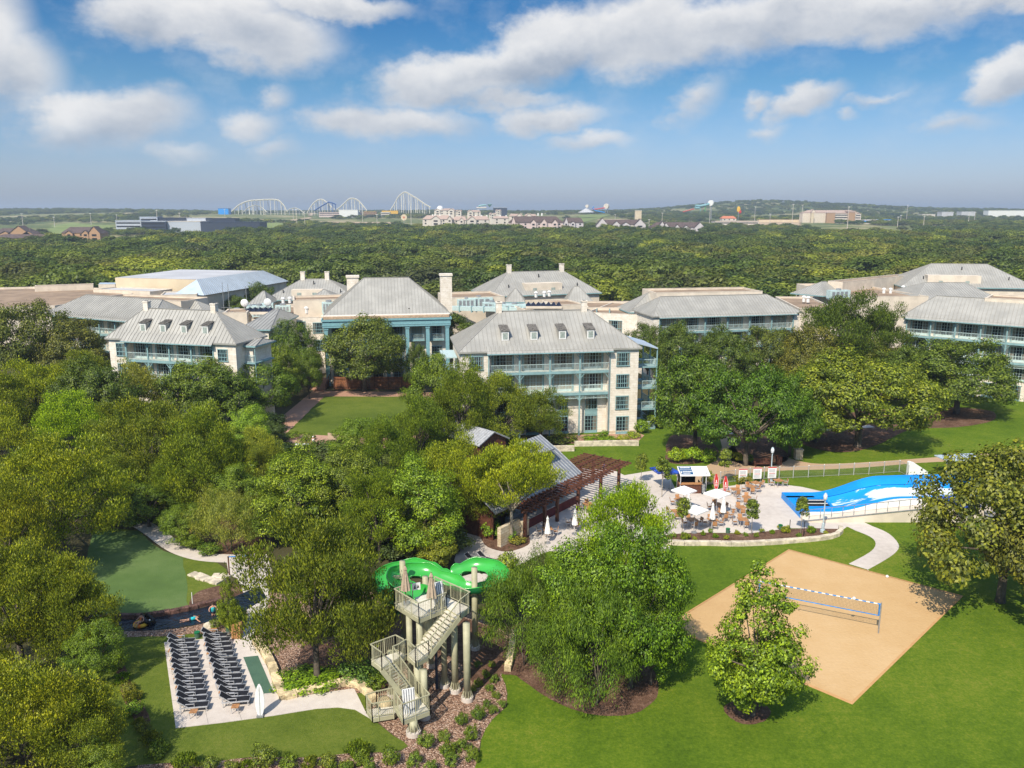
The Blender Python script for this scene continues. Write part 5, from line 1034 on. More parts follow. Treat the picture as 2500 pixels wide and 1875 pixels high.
wl = MB(); C1 = B1 - nr * .8; C3 = B2 - nr * .8; wl.poly(loc((C1.x, C1.y, 0), (C3.x, C3.y, 0), (C3.x, C3.y, 9.6), (C1.x, C1.y, 9.6))); D3 = C3 + Vector((-d_.y * 14, d_.x * 14, 0)); wl.poly(loc((C3.x, C3.y, 0), (D3.x, D3.y, 0), (D3.x, D3.y, 9.6), (C3.x, C3.y, 9.6))); wl.build('side_wall', MAT['stucco'], bo)
BLK.append((-110, -30, 200, 290))
polyb('convention_block', 'very wide building with flat brown roof at the left edge', [('A', -420, 745), ('A', 60, 752), ('A', 330, 742), ('A', 580, 700), ('A', 800, 668), ('A', 770, 640), ('A', 560, 632), ('A', 200, 626), ('A', -420, 640)], 9.6, 'stucco', 'tar', 0, .55)
block('raised parapet strip behind the brown flat roof', W('A', 208, 632, 10.2), W('A', 560, 620, 10.2), 10.9, 3, 'stucco', 'tar', .2)
block('stepped cream wall below the ballroom', W('A', 560, 640, 10), W('A', 900, 655, 10), 10.2, 8, 'stucco', 'roofwhite', .3)
block('white topped low block beside the ballroom eaves', W('A', 960, 668, 10), W('A', 1180, 662, 10), 9.8, 10, 'stucco', 'roofwhite', .3)
polyb('ballroom_lantern', 'small pale blue pyramid roof at the left end of the ballroom', [('A', 590, 600), ('A', 690, 600), ('A', 700, 590), ('A', 600, 590)], 10.2, 'stucco', 'roofblue')
# roof equipment: each unit a thing
def unit(p, sx, sy, h, label, m='tealpale', rz=0.2):
    o = empty('air_handler', p, rz, label, 'air handler', 'air handlers on the hotel roofs'); mb = MB(); mb.box(-sx / 2, sx / 2, -sy / 2, sy / 2, .25, h); mb.box(-sx / 2 + .1, -sx / 2 + .25, -sy / 2, sy / 2, 0, .25); mb.box(sx / 2 - .25, sx / 2 - .1, -sy / 2, sy / 2, 0, .25); mb.build('casing', MAT[m], o)
    k = MB(); k.cyl(0, 0, h, h + .35, min(sx, sy) * .36, n=12); k.build('fan', MAT['steel'], o); g_ = MB()
    for q in range(4): g_.box(-sx * .4 + q * sx * .21, -sx * .4 + q * sx * .21 + sx * .14, -sy / 2 - .04, -sy / 2, .5, h - .3)
    g_.build('grille', MAT['steel'], o)
UN = 'teal grey air handling unit on the flat hotel roofs, %s from the left'
for i_, (k, x, y, z, s, h) in enumerate(sorted([('A', 1520, 790, 10.2, 2.4, 2.0), ('A', 1560, 800, 10.2, 2.8, 2.4), ('A', 1610, 790, 10.2, 2.2, 2.6), ('A', 1425, 800, 10.2, 2.4, 1.6), ('A', 1975, 780, 11.2, 2.6, 2.4), ('B', 760, 745, 10.5, 5, 2.0), ('B', 830, 748, 10.5, 4, 2.2), ('B', 905, 745, 10.5, 6, 2.4), ('B', 985, 752, 10.5, 4, 1.6), ('B', 1050, 757, 10.5, 4, 1.4), ('B', 1120, 762, 10.5, 5, 1.5), ('B', 1215, 764, 10.5, 4, 1.4), ('B', 1270, 765, 10.5, 3.5, 1.5), ('B', 1330, 766, 10.5, 4, 1.4), ('C', 1095, 688, 11.6, 5, 2.0), ('A', 1700, 770, 10.9, 3, 1.5), ('A', 1600, 770, 10.9, 2, 1.4)], key=lambda q: OFF[q[0]][0] + q[1] / 2.4578)):
    unit(W(k, x, y, z), s, 1.6, h, UN % ORD[i_])
mb = MB(); a_, b_ = W('B', 715, 757, 10.6), W('B', 1385, 772, 10.6); mb.box(-2.2, (b_ - a_).length, 0, 1.2, 0, .9)
o = empty('duct_run', a_, math.atan2(b_.y - a_.y, b_.x - a_.x), 'long teal duct run crossing the roofs behind the four storey wing', 'duct'); mb.build('duct', MAT['tealpale'], o); k = MB()
for i in range(14): k.box(i * 2.6, i * 2.6 + .2, -.1, 1.3, -.3, .98)
k.build('duct_band', MAT['teal'], o)
for lab, k_, x0, x1, y, z in (('row of small navy pyramid rooflights between the tall chimney and the antennas', 'A', 1470, 1625, 765, 12.6), ('row of small navy pyramid rooflights behind the four storey wing', 'B', 1190, 1405, 731, 12.4)):
    a_, b_ = W(k_, x0, y, z), W(k_, x1, y, z); L = (b_ - a_).length; o = empty('skylight_row', a_, math.atan2(b_.y - a_.y, b_.x - a_.x), lab, 'skylight'); mb = MB(); mb.box(0, L, 0, 3, -.5, 0); mb.build('skylight_base', MAT['stucco'], o); n = 5 if 'navy pyramid rooflights between' in lab else 7
    for i in range(n):
        u0 = L * i / n; u1 = L * (i + 1) / n; k = MB(); c = ((u0 + u1) / 2, 1.5, .75); q = [(u0, 0, 0), (u1, 0, 0), (u1, 3, 0), (u0, 3, 0)]
        for j in range(4): k.poly([q[j], q[(j + 1) % 4], c])
        k.build('skylight', MAT['navy'], o)
for i, (k_, x, y, z) in enumerate((('A', 1468, 728, 13.5), ('A', 1607, 724, 13.5))):
    p = W(k_, x, y, z); o = empty('satellite_dish', p, 0, ('left' if i == 0 else 'right') + ' of the two white satellite dishes at the ends of the navy rooflights', 'satellite dish'); mb = MB(); mb.ball((0, 0, .5), (.75, .3, .75), 12, 8); mb.build('dish', MAT['white'], o); k = MB(); k.cyl(0, 0, -1.2, .3, .08); k.build('mast', MAT['steel'], o)
for i, (k_, x, y, h) in enumerate((('A', 1345, 765, 5.5), ('A', 1378, 765, 5.2), ('A', 1482, 735, 4.0))):
    p = W(k_, x, y, 12.8); mb = MB(); mb.cyl(0, 0, 0, h, .05, n=5); mb.box(-.5, .5, -.03, .03, .8, .86); mb.box(-.5, -.44, -.5, .5, 0, .06); mb.box(.44, .5, -.5, .5, 0, .06)
    o = link('antenna', mb.mesh('antenna', MAT['steel']), None, p); tag(o, ('leftmost', 'second', 'rightmost')[i] + ' thin whip antenna on the roofs beside the left hotel wing', 'antenna')
for i_, (k_, x, y) in enumerate(sorted([('C', 1410, 655), ('C', 1370, 655), ('C', 1485, 640), ('C', 1540, 640), ('C', 1590, 615), ('C', 890, 705), ('C', 915, 708), ('B', 1300, 675), ('B', 1330, 672), ('B', 1250, 678), ('A', 1790, 772), ('A', 1840, 774), ('A', 1700, 715), ('A', 1740, 712)], key=lambda q: OFF[q[0]][0] + q[1] / 2.4578)):
    p = W(k_, x, y, 11.4); mb = MB(); mb.cyl(0, 0, 0, 1.0, .35, n=8); mb.cyl(0, 0, 1.0, 1.35, .5, .3, n=8)
    o = link('roof_fan', mb.mesh('roof_fan', MAT['white']), None, p); tag(o, 'small white exhaust fan on the tan hotel roofs, %s from the left' % ORD[i_], 'roof fan', 'roof fans on the flat roofs')
p = W('C', 2092, 905, 10.6); o = empty('beach_towel', p, rn.a, 'blue and white beach towel hung on a balcony rail of the right wing', 'towel'); mb = MB(); mb.box(-.8, .8, -.06, .02, -.45, .35); mb.build('cloth', MAT['netblue'], o); mb = MB()
for q in (-.55, -.1, .35): mb.bar((q - .2, -.07, .3), (q + .25, -.07, -.4), .02, .12)
mb.build('stripe', MAT['white'], o)
# cedar fence behind the event lawn, railings
fo = empty('cedar_fence', W('B', 40, 1232), 0, 'tall cedar board fence behind the event lawn, under the live oak', 'fence')
a_, b_ = W('B', 40, 1232), W('B', 560, 1232); L = (b_ - a_).length; mb = MB(); i = 0
while i * .16 < L: mb.box(i * .16, i * .16 + .145, 0, .03 + (i % 2) * .008, .05, 2.3); i += 1
mb.build('boards', MAT['cedar'], fo)
for z_ in (.4, 1.9): k = MB(); k.box(0, L, -.05, -.0, z_, z_ + .1); k.build('rail', MAT['brown'], fo)
for j in range(int(L / 2.4) + 1): k = MB(); k.box(j * 2.4 - .06, j * 2.4 + .06, -.12, -.05, 0, 2.45); k.build('post', MAT['brown'], fo)
# ================================================================ slide tower
ZP, Z1, Z0 = 5.7, 3.6, 1.2
RH = 1.1
tw = empty('slide_tower', W('N', 700, 800), 0, 'sage green steel stair tower with switchback flights and a railed platform for the green slide', 'stair tower')
tw_o = Vector(tw.location)
def tloc(p): return Vector(p) - tw_o
def railing(P, name, parent, org, h=RH, m='sage', sp=.13, closed=False, slope=False):
    mb = MB(); P = [Vector(p) - org for p in P]
    if closed: P = P + [P[0]]
    for a, b_ in zip(P, P[1:]):
        up = Vector((0, 0, h)); mb.bar(a + up, b_ + up, .06, .06); mb.bar(a + Vector((0, 0, .1)), b_ + Vector((0, 0, .1)), .04, .04)
        n = max(2, int((b_ - a).length / sp))
        for i in range(n + 1):
            c = a.lerp(b_, i / n); r = .011 if 0 < i < n and i % 7 else .028; mb.box(c.x - r, c.x + r, c.y - r, c.y + r, c.z - (.28 if r > .02 else -.1), c.z + h)
    return mb.build(name, MAT[m], parent)
def landing(P, z, parent, org, name='landing', th=.30):
    Q = [(p[0] - org.x, p[1] - org.y) for p in P]
    ar = sum(Q[i][0] * Q[(i + 1) % len(Q)][1] - Q[(i + 1) % len(Q)][0] * Q[i][1] for i in range(len(Q)))
    if ar < 0: Q = Q[::-1]
    mb = MB(); mb.prism(Q, z - th, z - .03); o = mb.build(name, MAT['sage'], parent)
    mb = MB(); c = [sum(q[i] for q in Q) / len(Q) for i in (0, 1)]; R = [(c[0] + (q[0] - c[0]) * .97, c[1] + (q[1] - c[1]) * .97) for q in Q]; mb.prism(R, z - .03, z); mb.build('tread_panel', MAT['deck'], o); return o
def flight(a0, a1, b0, b1, parent, org, name='stair_flight'):
    """a0,a1 the top edge, b0,b1 the bottom edge (world)"""
    a0, a1, b0, b1 = (Vector(p) - org for p in (a0, a1, b0, b1)); n = max(4, int(abs(a0.z - b0.z) / .18)); mb = MB()
    o = MB(); o.bar(a0 - Vector((0, 0, .12)), b0 - Vector((0, 0, .12)), .07, .30); o.bar(a1 - Vector((0, 0, .12)), b1 - Vector((0, 0, .12)), .07, .30); st = o.build(name, MAT['sage'], parent)
    for i in range(n):
        t0 = i / n; t1 = (i + 1) / n; z = a0.z + (b0.z - a0.z) * (i + 1) / n
        q = [a0.lerp(b0, t0), a0.lerp(b0, t1 + .02), a1.lerp(b1, t1 + .02), a1.lerp(b1, t0)]
        q = [(p.x, p.y) for p in q]
        if sum(q[k][0] * q[(k + 1) % 4][1] - q[(k + 1) % 4][0] * q[k][1] for k in range(4)) < 0: q = q[::-1]
        mb.prism(q, z, z + .05)
    mb.build('treads', MAT['deck'], st); return st
pL = W('S', 455, 540, ZP + RH); pB = W('S', 1000, 372, ZP + RH); pR = W('S', 1480, 582, ZP + RH); pF = W('S', 790, 950, ZP)
pL.z = pB.z = pR.z = ZP
s0 = W('S', 1345, 905, ZP); s1 = W('S', 1165, 800, ZP)            # where the upper flight leaves
pBL = W('S', 700, 455, ZP + RH); pBL.z = ZP
landing([pL, pF, s1, s0, pR, pB, pBL], ZP, tw, tw_o, 'platform')
railing([s0, pR, pB], 'railing', tw, tw_o); railing([pBL, pL, pF, s1], 'railing', tw, tw_o)
l1a, l1b, l1c, l1d = W('V', 855, 440, Z1), W('V', 1035, 345, Z1), W('V', 880, 190, Z1), W('V', 735, 330, Z1)
landing([l1a, l1b, l1c, l1d], Z1, tw, tw_o)
flight(s1, s0, l1c, l1b, tw, tw_o); railing([s0, l1b], 'railing', tw, tw_o); railing([s1, l1c], 'railing', tw, tw_o)
l2a, l2b, l2c, l2d = W('V', 252, 400, Z1), W('V', 400, 510, Z1), W('V', 640, 395, Z1), W('V', 585, 290, Z1)
m1, m2 = W('V', 620, 275, Z1), W('V', 740, 380, Z1)
landing([l2a, l2b, W('V', 560, 420, Z1), l2c, l1d, m1, l2d], Z1, tw, tw_o)
railing([l1b, l1a, l1d], 'railing', tw, tw_o); railing([l2b, l2a, W('V', 590, 270, Z1), W('V', 700, 330, Z1)], 'railing', tw, tw_o); railing([W('V', 555, 430, Z1), l2c, l1d], 'railing', tw, tw_o)
k1, k2, k3, k4 = W('V', 690, 1215, Z0), W('V', 1052, 1080, Z0), W('V', 880, 880, Z0), W('V', 575, 1030, Z0)
k5 = W('V', 740, 930, Z0)
landing([k1, k2, k3, k5, k4], Z0, tw, tw_o)
flight(l2b, W('V', 555, 425, Z1), k5, k3, tw, tw_o); railing([l2b, k5], 'railing', tw, tw_o); railing([W('V', 555, 425, Z1), k3], 'railing', tw, tw_o)
railing([k3, k2, k1, k4], 'railing', tw, tw_o)
e1, e2, e3, e4 = W('V', 270, 1180, .45), W('V', 575, 1140, .45), W('V', 540, 1010, .45), W('V', 190, 1060, .45)
landing([e1, W('V', 560, 1130, .45), W('V', 700, 1000, .45), e4], .45, tw, tw_o, 'ramp'); railing([W('V', 560, 1135, .45), e1, e4], 'railing', tw, tw_o, 1.0); railing([e4, W('V', 330, 1010, .45), W('V', 560, 960, .45)], 'railing', tw, tw_o, 1.0)
def column(base, ztop, r=.27, parent=None, org=None):
    r *= .78; b0 = Vector(base) - org; mb = MB(); mb.cyl(b0.x, b0.y, .25, ztop, r, n=16); o = mb.build('column', MAT['sage'], parent, True)
    f = MB(); f.cyl(b0.x, b0.y, -.02, .28, r * 1.75, n=18); f.build('footing', MAT['concrete'], o)
    k = MB()
    for i in range(10):
        a = i * PI / 5; c, s = math.cos(a), math.sin(a); k.bar((b0.x + c * r, b0.y + s * r, .75), (b0.x + c * r * 1.6, b0.y + s * r * 1.6, .28), .03, .03)
    k.build('base_fin', MAT['sage'], o); return o
for (k, x, y, zt, r) in [('N', 838, 945, ZP - .28, .29), ('N', 765, 895, ZP - .28, .27), ('N', 702, 865, ZP - .28, .24), ('N', 515, 1150, Z0 - .28, .33), ('N', 583, 1052, Z1 - .28, .27), ('N', 545, 1010, Z1 - .28, .29), ('N', 385, 925, Z1 - .28, .24), ('N', 500, 880, ZP - .28, .26), ('N', 620, 745, ZP - .28, .22), ('N', 560, 905, ZP - .28, .26)]:
    column(W(k, x, y), zt, r, tw, tw_o)
mb = MB(); p = W('N', 655, 875) - tw_o; mb.cyl(p.x, p.y, 0, ZP - .3, .09); mb.build('downpipe', MAT['navywall'], tw)
# striped rescue boards leaning on the railings, sign
def board(p, rz, tilt, label, w_=.75, h=1.9):
    o = empty('striped_mat', p, rz, label, 'slide mat'); mb = MB(); R = Matrix.Rotation(tilt, 4, 'X'); mb.box(-w_ / 2, w_ / 2, -.05, .05, 0, h, R.to_3x3()); mb.build('mat', MAT['white'], o); k = MB()
    for i in range(5): k.box(-w_ / 2 + .08 + i * w_ / 5, -w_ / 2 + .115 + i * w_ / 5, -.062, -.048, .02, h - .02, R.to_3x3())
    k.build('stripe', MAT['navywall'], o)
board(W('S', 1080, 800, ZP), .5, -.28, 'grey white striped mat leaning on the upper platform railing', .7, 1.7)
board(W('V', 775, 1110, Z0), .35, -.2, 'white mat with blue stripes leaning on the lowest landing railing', .75, 1.5)
o = empty('notice', pBL + Vector((.25, .05, .55)), .35, 'small white notice with black figures on the platform railing', 'sign'); mb = MB(); mb.box(-.28, .28, -.02, .02, 0, .5); mb.build('panel', MAT['white'], o)
k = MB(); k.poly([(-.2, -.03, .1), (-.03, -.03, .1), (-.08, -.03, .42)]); k.poly([(.04, -.03, .12), (.2, -.03, .16), (.1, -.03, .40)]); k.build('figure', MAT['dark'], o)
# closed tan umbrellas on the platform
def closed_umbrella(p, h, label, matc='canvas', r=.30, group=None, base=True):
    o = empty('closed_umbrella', p, 0, label, 'umbrella', group); mb = MB(); mb.cyl(0, 0, 0, h, .03, n=8); mb.build('pole', MAT['brown' if matc == 'canvas' else 'alum'], o)
    mb = MB(); n = 16; z0 = h * .36; prof = [(z0, r), (z0 + (h - z0) * .25, r * .85), (z0 + (h - z0) * .6, r * .5), (z0 + (h - z0) * .8, r * .32), (z0 + (h - z0) * .84, r * .42), (h * .985, r * .10), (h + .03, .01)]
    for j, (z, rr) in enumerate(prof):
        for i in range(n): q = rr * (1 if i % 2 else .68); a = 2 * PI * i / n; mb.v.append((q * math.cos(a), q * math.sin(a), z))
    for j in range(len(prof) - 1):
        for i in range(n): i2 = (i + 1) % n; mb.f.append((j * n + i, j * n + i2, (j + 1) * n + i2, (j + 1) * n + i))
    mb.build('canopy', MAT[matc], o)
    if base: mb = MB(); mb.cyl(0, 0, 0, .1, .28, n=12); mb.build('base', MAT['steel'], o)
    return o
closed_umbrella(W('S', 615, 745, ZP), 2.75, 'closed tan umbrella on the left of the slide platform', r=.34)
closed_umbrella(W('S', 965, 850, ZP), 2.75, 'closed tan umbrella in the middle of the slide platform', r=.36)
# the flume: an open half pipe swept along its path
PTS = [(880, 640, 6.0), (760, 560, 5.85), (620, 500, 5.75), (520, 420, 5.65), (530, 330, 5.55), (670, 282, 5.45), (860, 285, 5.35), (1040, 345, 5.25), (1220, 410, 5.1), (1400, 478, 4.98), (1610, 495, 4.88), (1800, 435, 4.78), (1860, 330, 4.7), (1760, 238, 4.6), (1560, 212, 4.45), (1340, 262, 4.25), (1180, 325, 3.95), (1030, 300, 3.75), (880, 240, 3.6), (700, 215, 3.45), (500, 250, 3.3), (360, 320, 3.1), (300, 420, 2.85), (350, 560, 2.4), (430, 690, 1.8), (470, 780, 1.2)]
path = catmull([W('S', *p) for p in PTS], 8)
fl = empty('water_slide', path[0], 0, 'bright green fibreglass water slide curling in a figure of eight behind the tower', 'water slide'); fo_ = Vector(path[0])
def flume(rad, name, matn, a0=-100, a1=100, thick=0, rng=None, parent=None, drop=0):
    mb = MB(); ns = 13; pts = path if rng is None else path[rng[0]:rng[1]]
    for i, p in enumerate(pts):
        d = (pts[min(i + 1, len(pts) - 1)] - pts[max(i - 1, 0)]).normalized(); side = Vector((d.y, -d.x, 0)).normalized(); up = Vector((0, 0, 1)); pr = pts[max(i - 2, 0)]; nx = pts[min(i + 2, len(pts) - 1)]; curv = (nx - p).normalized() - (p - pr).normalized() if i not in (0, len(pts) - 1) else Vector((0, 0, 0)); bank = max(-.5, min(.5, curv.dot(side) * 1.3))
        for j in range(ns):
            a = math.radians(a0 + (a1 - a0) * j / (ns - 1)) - bank; mb.v.append(tuple(p - fo_ + side * math.sin(a) * rad - up * (math.cos(a) * rad * .95 + drop - rad * .2)))
    for i in range(len(pts) - 1):
        for j in range(ns - 1): q = i * ns + j; mb.f.append((q, q + 1, q + ns + 1, q + ns))
    return mb.build(name, MAT[matn], parent or fl, True)
fi = flume(.78, 'channel', 'slide', -78, 78); fu = flume(.825, 'shell', 'slidedark', -78, 78)
mb = MB()
for i in range(0, len(path) - 1, 12):
    p = path[i]; d = (path[i + 1] - p).normalized(); side = Vector((d.y, -d.x, 0)).normalized(); mb.tube([tuple(p - fo_ + side * math.sin(math.radians(a)) * .84 - Vector((0, 0, math.cos(math.radians(a)) * .80 - .16))) for a in range(-72, 73, 12)], .035, 5)
mb.build('joint_flange', mat('pale_green_flange', (.20, .55, .24)), fl)
rim = MB()
for sg in (-1, 1):
    R = []
    for i, p in enumerate(path):
        pts = path; d = (pts[min(i + 1, len(pts) - 1)] - pts[max(i - 1, 0)]).normalized(); side = Vector((d.y, -d.x, 0)).normalized(); pr = pts[max(i - 2, 0)]; nx = pts[min(i + 2, len(pts) - 1)]; curv = (nx - p).normalized() - (p - pr).normalized() if i not in (0, len(pts) - 1) else Vector((0, 0, 0)); bank = max(-.5, min(.5, curv.dot(side) * 1.3)); a = math.radians(78 * sg) - bank
        R.append(p - fo_ + side * math.sin(a) * .80 - Vector((0, 0, math.cos(a) * .765 - .16)))
    rim.tube(R, .045, 5)
rim.build('rim', MAT['slide'], fl, True)
def slide_post(base, ztop, arm_to, label):
    o = empty('slide_support', base, 0, label, 'support column'); column(Vector((base[0], base[1], 0)), ztop, .27, o, Vector(base))
    mb = MB(); q = Vector(arm_to) - Vector(base); mb.bar((0, 0, ztop - 1.2), (q.x, q.y, ztop - 1.35), .2, .22); mb.build('arm', MAT['sage'], o)
slide_post(W('N', 885, 637), 6.3, W('S', 1560, 430, 4.2), 'tall sage support column standing in the right loop of the slide')
b0 = W('S', 875, 375, 6.2); slide_post(Vector((b0.x, b0.y, 0)), 6.2, b0 + Vector((-.8, .5, 0)), 'sage support column behind the middle of the slide platform')
b0 = W('S', 565, 165, 6.4); slide_post(Vector((b0.x, b0.y, 0)), 6.4, b0 + Vector((-1, .1, 0)), 'sage support column in the left loop of the slide')
# ================================================================ pool deck
def lounger_proto():
    t = empty('sun_lounger', (0, 0, 0)); L = 1.95; w_ = .58
    f = MB()
    for y in (-w_ / 2, w_ / 2): f.bar((-.62, y, .34), (1.05, y, .34), .07, .07)
    for x in (-.62, .25, 1.05): f.bar((x, -w_ / 2, .34), (x, w_ / 2, .34), .04, .04)
    f.build('frame', MAT['alum'], t)
    for x, y in ((-.55, -w_ / 2), (-.55, w_ / 2), (.98, -w_ / 2), (.98, w_ / 2)): m_ = MB(); m_.bar((x, y, 0), (x, y, .34), .045, .045); m_.build('leg', MAT['alum'], t)
    s = MB(); s.box(-.1, 1.04, -w_ / 2 + .03, w_ / 2 - .03, .355, .385); s.build('seat', MAT['black'], t)
    b_ = MB(); a = (-.1, 0, .37); e = (-.72, 0, .84); b_.bar(a, e, w_ - .06, .03, up=(.67, 0, .74)); b_.build('backrest', MAT['black'], t)
    k = MB()
    for y in (-w_ / 2, w_ / 2): k.bar((-.1, y, .37), (-.74, y, .85), .04, .04); k.bar((-.55, y, .34), (-.5, y, .72), .03, .03)
    k.bar((-.74, -w_ / 2, .85), (-.74, w_ / 2, .85), .04, .04); k.build('back_frame', MAT['alum'], t)
    for y in (-w_ / 2 - .01, w_ / 2 + .01): m_ = MB(); m_.bar((-.25, y, .60), (.30, y, .60), .05, .03); m_.bar((.28, y, .34), (.28, y, .60), .03, .03); m_.build('armrest', MAT['alum'], t)
    return t
lp = lounger_proto()
rows = {}
ordn = ['first', 'second', 'third', 'fourth', 'fifth', 'sixth', 'seventh', 'eighth', 'ninth', 'tenth', 'eleventh', 'twelfth', 'thirteenth', 'fourteenth']
for side, (q0, q1, n) in (('left', ((1078, 618), (1152, 1008), 13)), ('right', ((1280, 582), (1398, 975), 13))):
    a = W('L', *q0); b_ = W('L', *q1); dirv = W('L', q1[0] + 60, q1[1] - 3) - W('L', q1[0] - 60, q1[1] + 4); ang = math.atan2(dirv.y, dirv.x)
    for i in range(n):
        o = lp if side == 'left' and i == 0 else copy_tree(lp); p = a.lerp(b_, i / (n - 1)); o.location = (p.x + random.uniform(-.07, .07), p.y + random.uniform(-.03, .03), .045); o.rotation_euler = (0, 0, ang + random.uniform(-.06, .06))
        lab = 'black sun lounger, %s from the river in the %s row on the deck' % (ordn[i], side) if i < n - 1 else 'black and silver sun lounger at the lawn end of the %s row on the deck' % side
        tag(o, lab, 'sun lounger', 'sun loungers in two rows on the pool deck')
def small_table(p, label, group, m='teak'):
    t = empty('side_table', p, .1, label, 'side table', group); k = MB()
    for i in range(5): k.box(-.23 + i * .094, -.23 + i * .094 + .085, -.23, .23, .40, .43)
    k.build('table_top', MAT[m], t)
    for x in (-.2, .2):
        for y in (-.2, .2): g_ = MB(); g_.bar((x, y, 0), (x, y, .40), .035, .035); g_.build('leg', MAT['alum'], t)
    return t
for k, x, y, lab in (('L', 1078, 590, 'small teak side table at the river end of the left lounger row'), ('L', 1165, 1045, 'small teak side table at the lawn end of the left lounger row'), ('L', 1415, 1015, 'small teak side table at the lawn end of the right lounger row'), ('L', 1283, 552, 'small teak side table at the river end of the right lounger row')):
    small_table(W(k, x, y, .045), lab, 'side tables at the ends of the lounger rows')
for side, (q0, q1) in (('left', ((1030, 655), (1100, 990))), ('right', ((1240, 615), (1350, 960)))):
    for i in range(6): p = W('L', *q0).lerp(W('L', *q1), (i + .5) / 6); small_table(Vector((p.x, p.y, .045)), 'small teak side table between loungers of the %s row, %s from the river' % (side, ordn[i]), 'side tables between the loungers of the %s row' % side)
sheet('turf_mat', G('L', (1460, 690), (1548, 681), (1643, 903), (1548, 913)), .052, MAT['mat_green'], 'thing')
for o in list(COL.objects):
    if o.name == 'turf_mat': tag(o, 'long dark green mat let into the deck beside the golden wall', 'mat'); o['kind'] = 'thing'
# surfboard standing on its tail
def surfboard(p, h, w_, label, body, deco, rz=0.1, tilt=-.12, scale=1):
    o = empty('surfboard', p, rz, label, 'surfboard'); R = Matrix.Rotation(tilt, 3, 'X'); mb = MB(); n = 12; out = []
    for i in range(n + 1):
        t = i / n; ww = w_ / 2 * (math.sin(PI * (t * .93 + .05)) ** .62); out.append((ww, t * h))
    P = [(x, z) for x, z in out] + [(-x, z) for x, z in out[::-1]]; m_ = len(P)
    mb.v = [tuple(R @ Vector((x, -.03, z))) for x, z in P] + [tuple(R @ Vector((x, .03, z))) for x, z in P]; mb.f = [tuple(range(m_)), tuple(range(2 * m_ - 1, m_ - 1, -1))]
    for i in range(m_): j = (i + 1) % m_; mb.f.append((i, i + m_, j + m_, j))
    mb.build('board', MAT[body], o); k = MB()
    if deco: deco(k, R); k.build('marking', MAT['white' if body == 'red' else 'steel'], o)
    b_ = MB(); b_.box(-.2, .2, -.15, .3, 0, .12); b_.build('stand', MAT['steel'], o); return o
surfboard(W('L', 1562, 1043, .045), 2.1, .58, 'white surfboard standing upright on the deck by the lawn edge', 'white', lambda k, R: k.box(-.012, .012, -.045, -.03, .1, 1.95, R))
# slatted wooden bin, green valve boxes, river gate
def bin_(p, label, s=.62, h=1.05, m='teak'):
    o = empty('litter_bin', p, .05, label, 'litter bin'); b_ = MB(); b_.box(-s / 2 + .04, s / 2 - .04, -s / 2 + .04, s / 2 - .04, .05, h - .06); b_.build('liner', MAT['dark'], o); k = MB()
    for f in range(4):
        R = Matrix.Rotation(f * PI / 2, 3, 'Z')
        for i in range(4): k.box(-s / 2 + i * s / 4 + .012, -s / 2 + (i + 1) * s / 4 - .012, -s / 2, -s / 2 + .03, .03, h - .05, R)
    k.build('slats', MAT[m], o); c = MB(); c.box(-s / 2 - .03, s / 2 + .03, -s / 2 - .03, s / 2 + .03, h - .05, h); c.build('lid', MAT[m], o)
bin_(W('L', 1425, 565, .05), 'orange wood slatted bin at the river corner of the pool deck', .68, 1.1)
bin_(W('T', 1330, 150), 'dark wood slatted bin beside the street lamp and the bench', .6, 1.1, 'brown')
for i, (k, x, y, lab) in enumerate((('L', 1185, 570, 'green valve box left of the right lounger row'), ('L', 1372, 535, 'green valve box on the gravel left of the wooden bin'), ('T', 782, 890, 'small green uplight in the middle of the patio bed'), ('T', 1350, 850, 'small green uplight at the right of the patio bed'))):
    o = empty('ground_light', W(k, x, y), 0, lab, 'ground light'); mb = MB(); mb.cyl(0, 0, 0, .42, .2, n=10); mb.build('body', MAT['mat_green'], o); k2 = MB(); k2.cyl(0, 0, .42, .48, .22, n=10); k2.build('cap', MAT['slidedark'], o)
o = empty('path_gate', W('L', 1378, 205), 0, 'blue topped rope gate with dark posts at the end of the pale path', 'gate'); a = Vector((0, 0, 0)); b_ = W('L', 1500, 195) - W('L', 1378, 205)
for q in (0, 1): mb = MB(); c = a.lerp(b_, q); mb.cyl(c.x, c.y, 0, 1.9, .06); mb.build('post', MAT['brown'], o)
mb = MB(); mb.bar(a + Vector((0, 0, 1.85)), b_ + Vector((0, 0, 1.85)), .06, .07); mb.build('top_rope', MAT['netblue'], o)
o = empty('path_sign', W('L', 1423, 205), .1, 'black square sign on a thin post by the blue rope gate', 'sign'); mb = MB(); mb.cyl(0, 0, 0, 2.4, .03); mb.build('post', MAT['steel'], o); mb = MB(); mb.box(-.15, .15, -.03, .03, 2.05, 2.5); mb.build('panel', MAT['dark'], o)
o = empty('marker_post', W('L', 1157, 382), 0, 'short white marker post on the river bank', 'post'); mb = MB(); mb.cyl(0, 0, 0, 1.2, .04, .03); mb.build('shaft', MAT['white'], o)
mb = MB(); mb.ball((0, 0, .25), (.5, .35, .35), 10, 7); o = link('boulder', mb.mesh('boulder', MAT['palestone'], True), None, W('L', 1258, 520)); tag(o, 'pale boulder on the gravel bank by the agave', 'boulder')
mb = MB(); mb.ball((0, 0, .3), (.55, .5, .5), 10, 7); o = link('boulder', mb.mesh('boulder', MAT['limestone'], True), None, W('V', 430, 1040)); tag(o, 'large golden boulder behind the ramp railing of the tower', 'boulder')
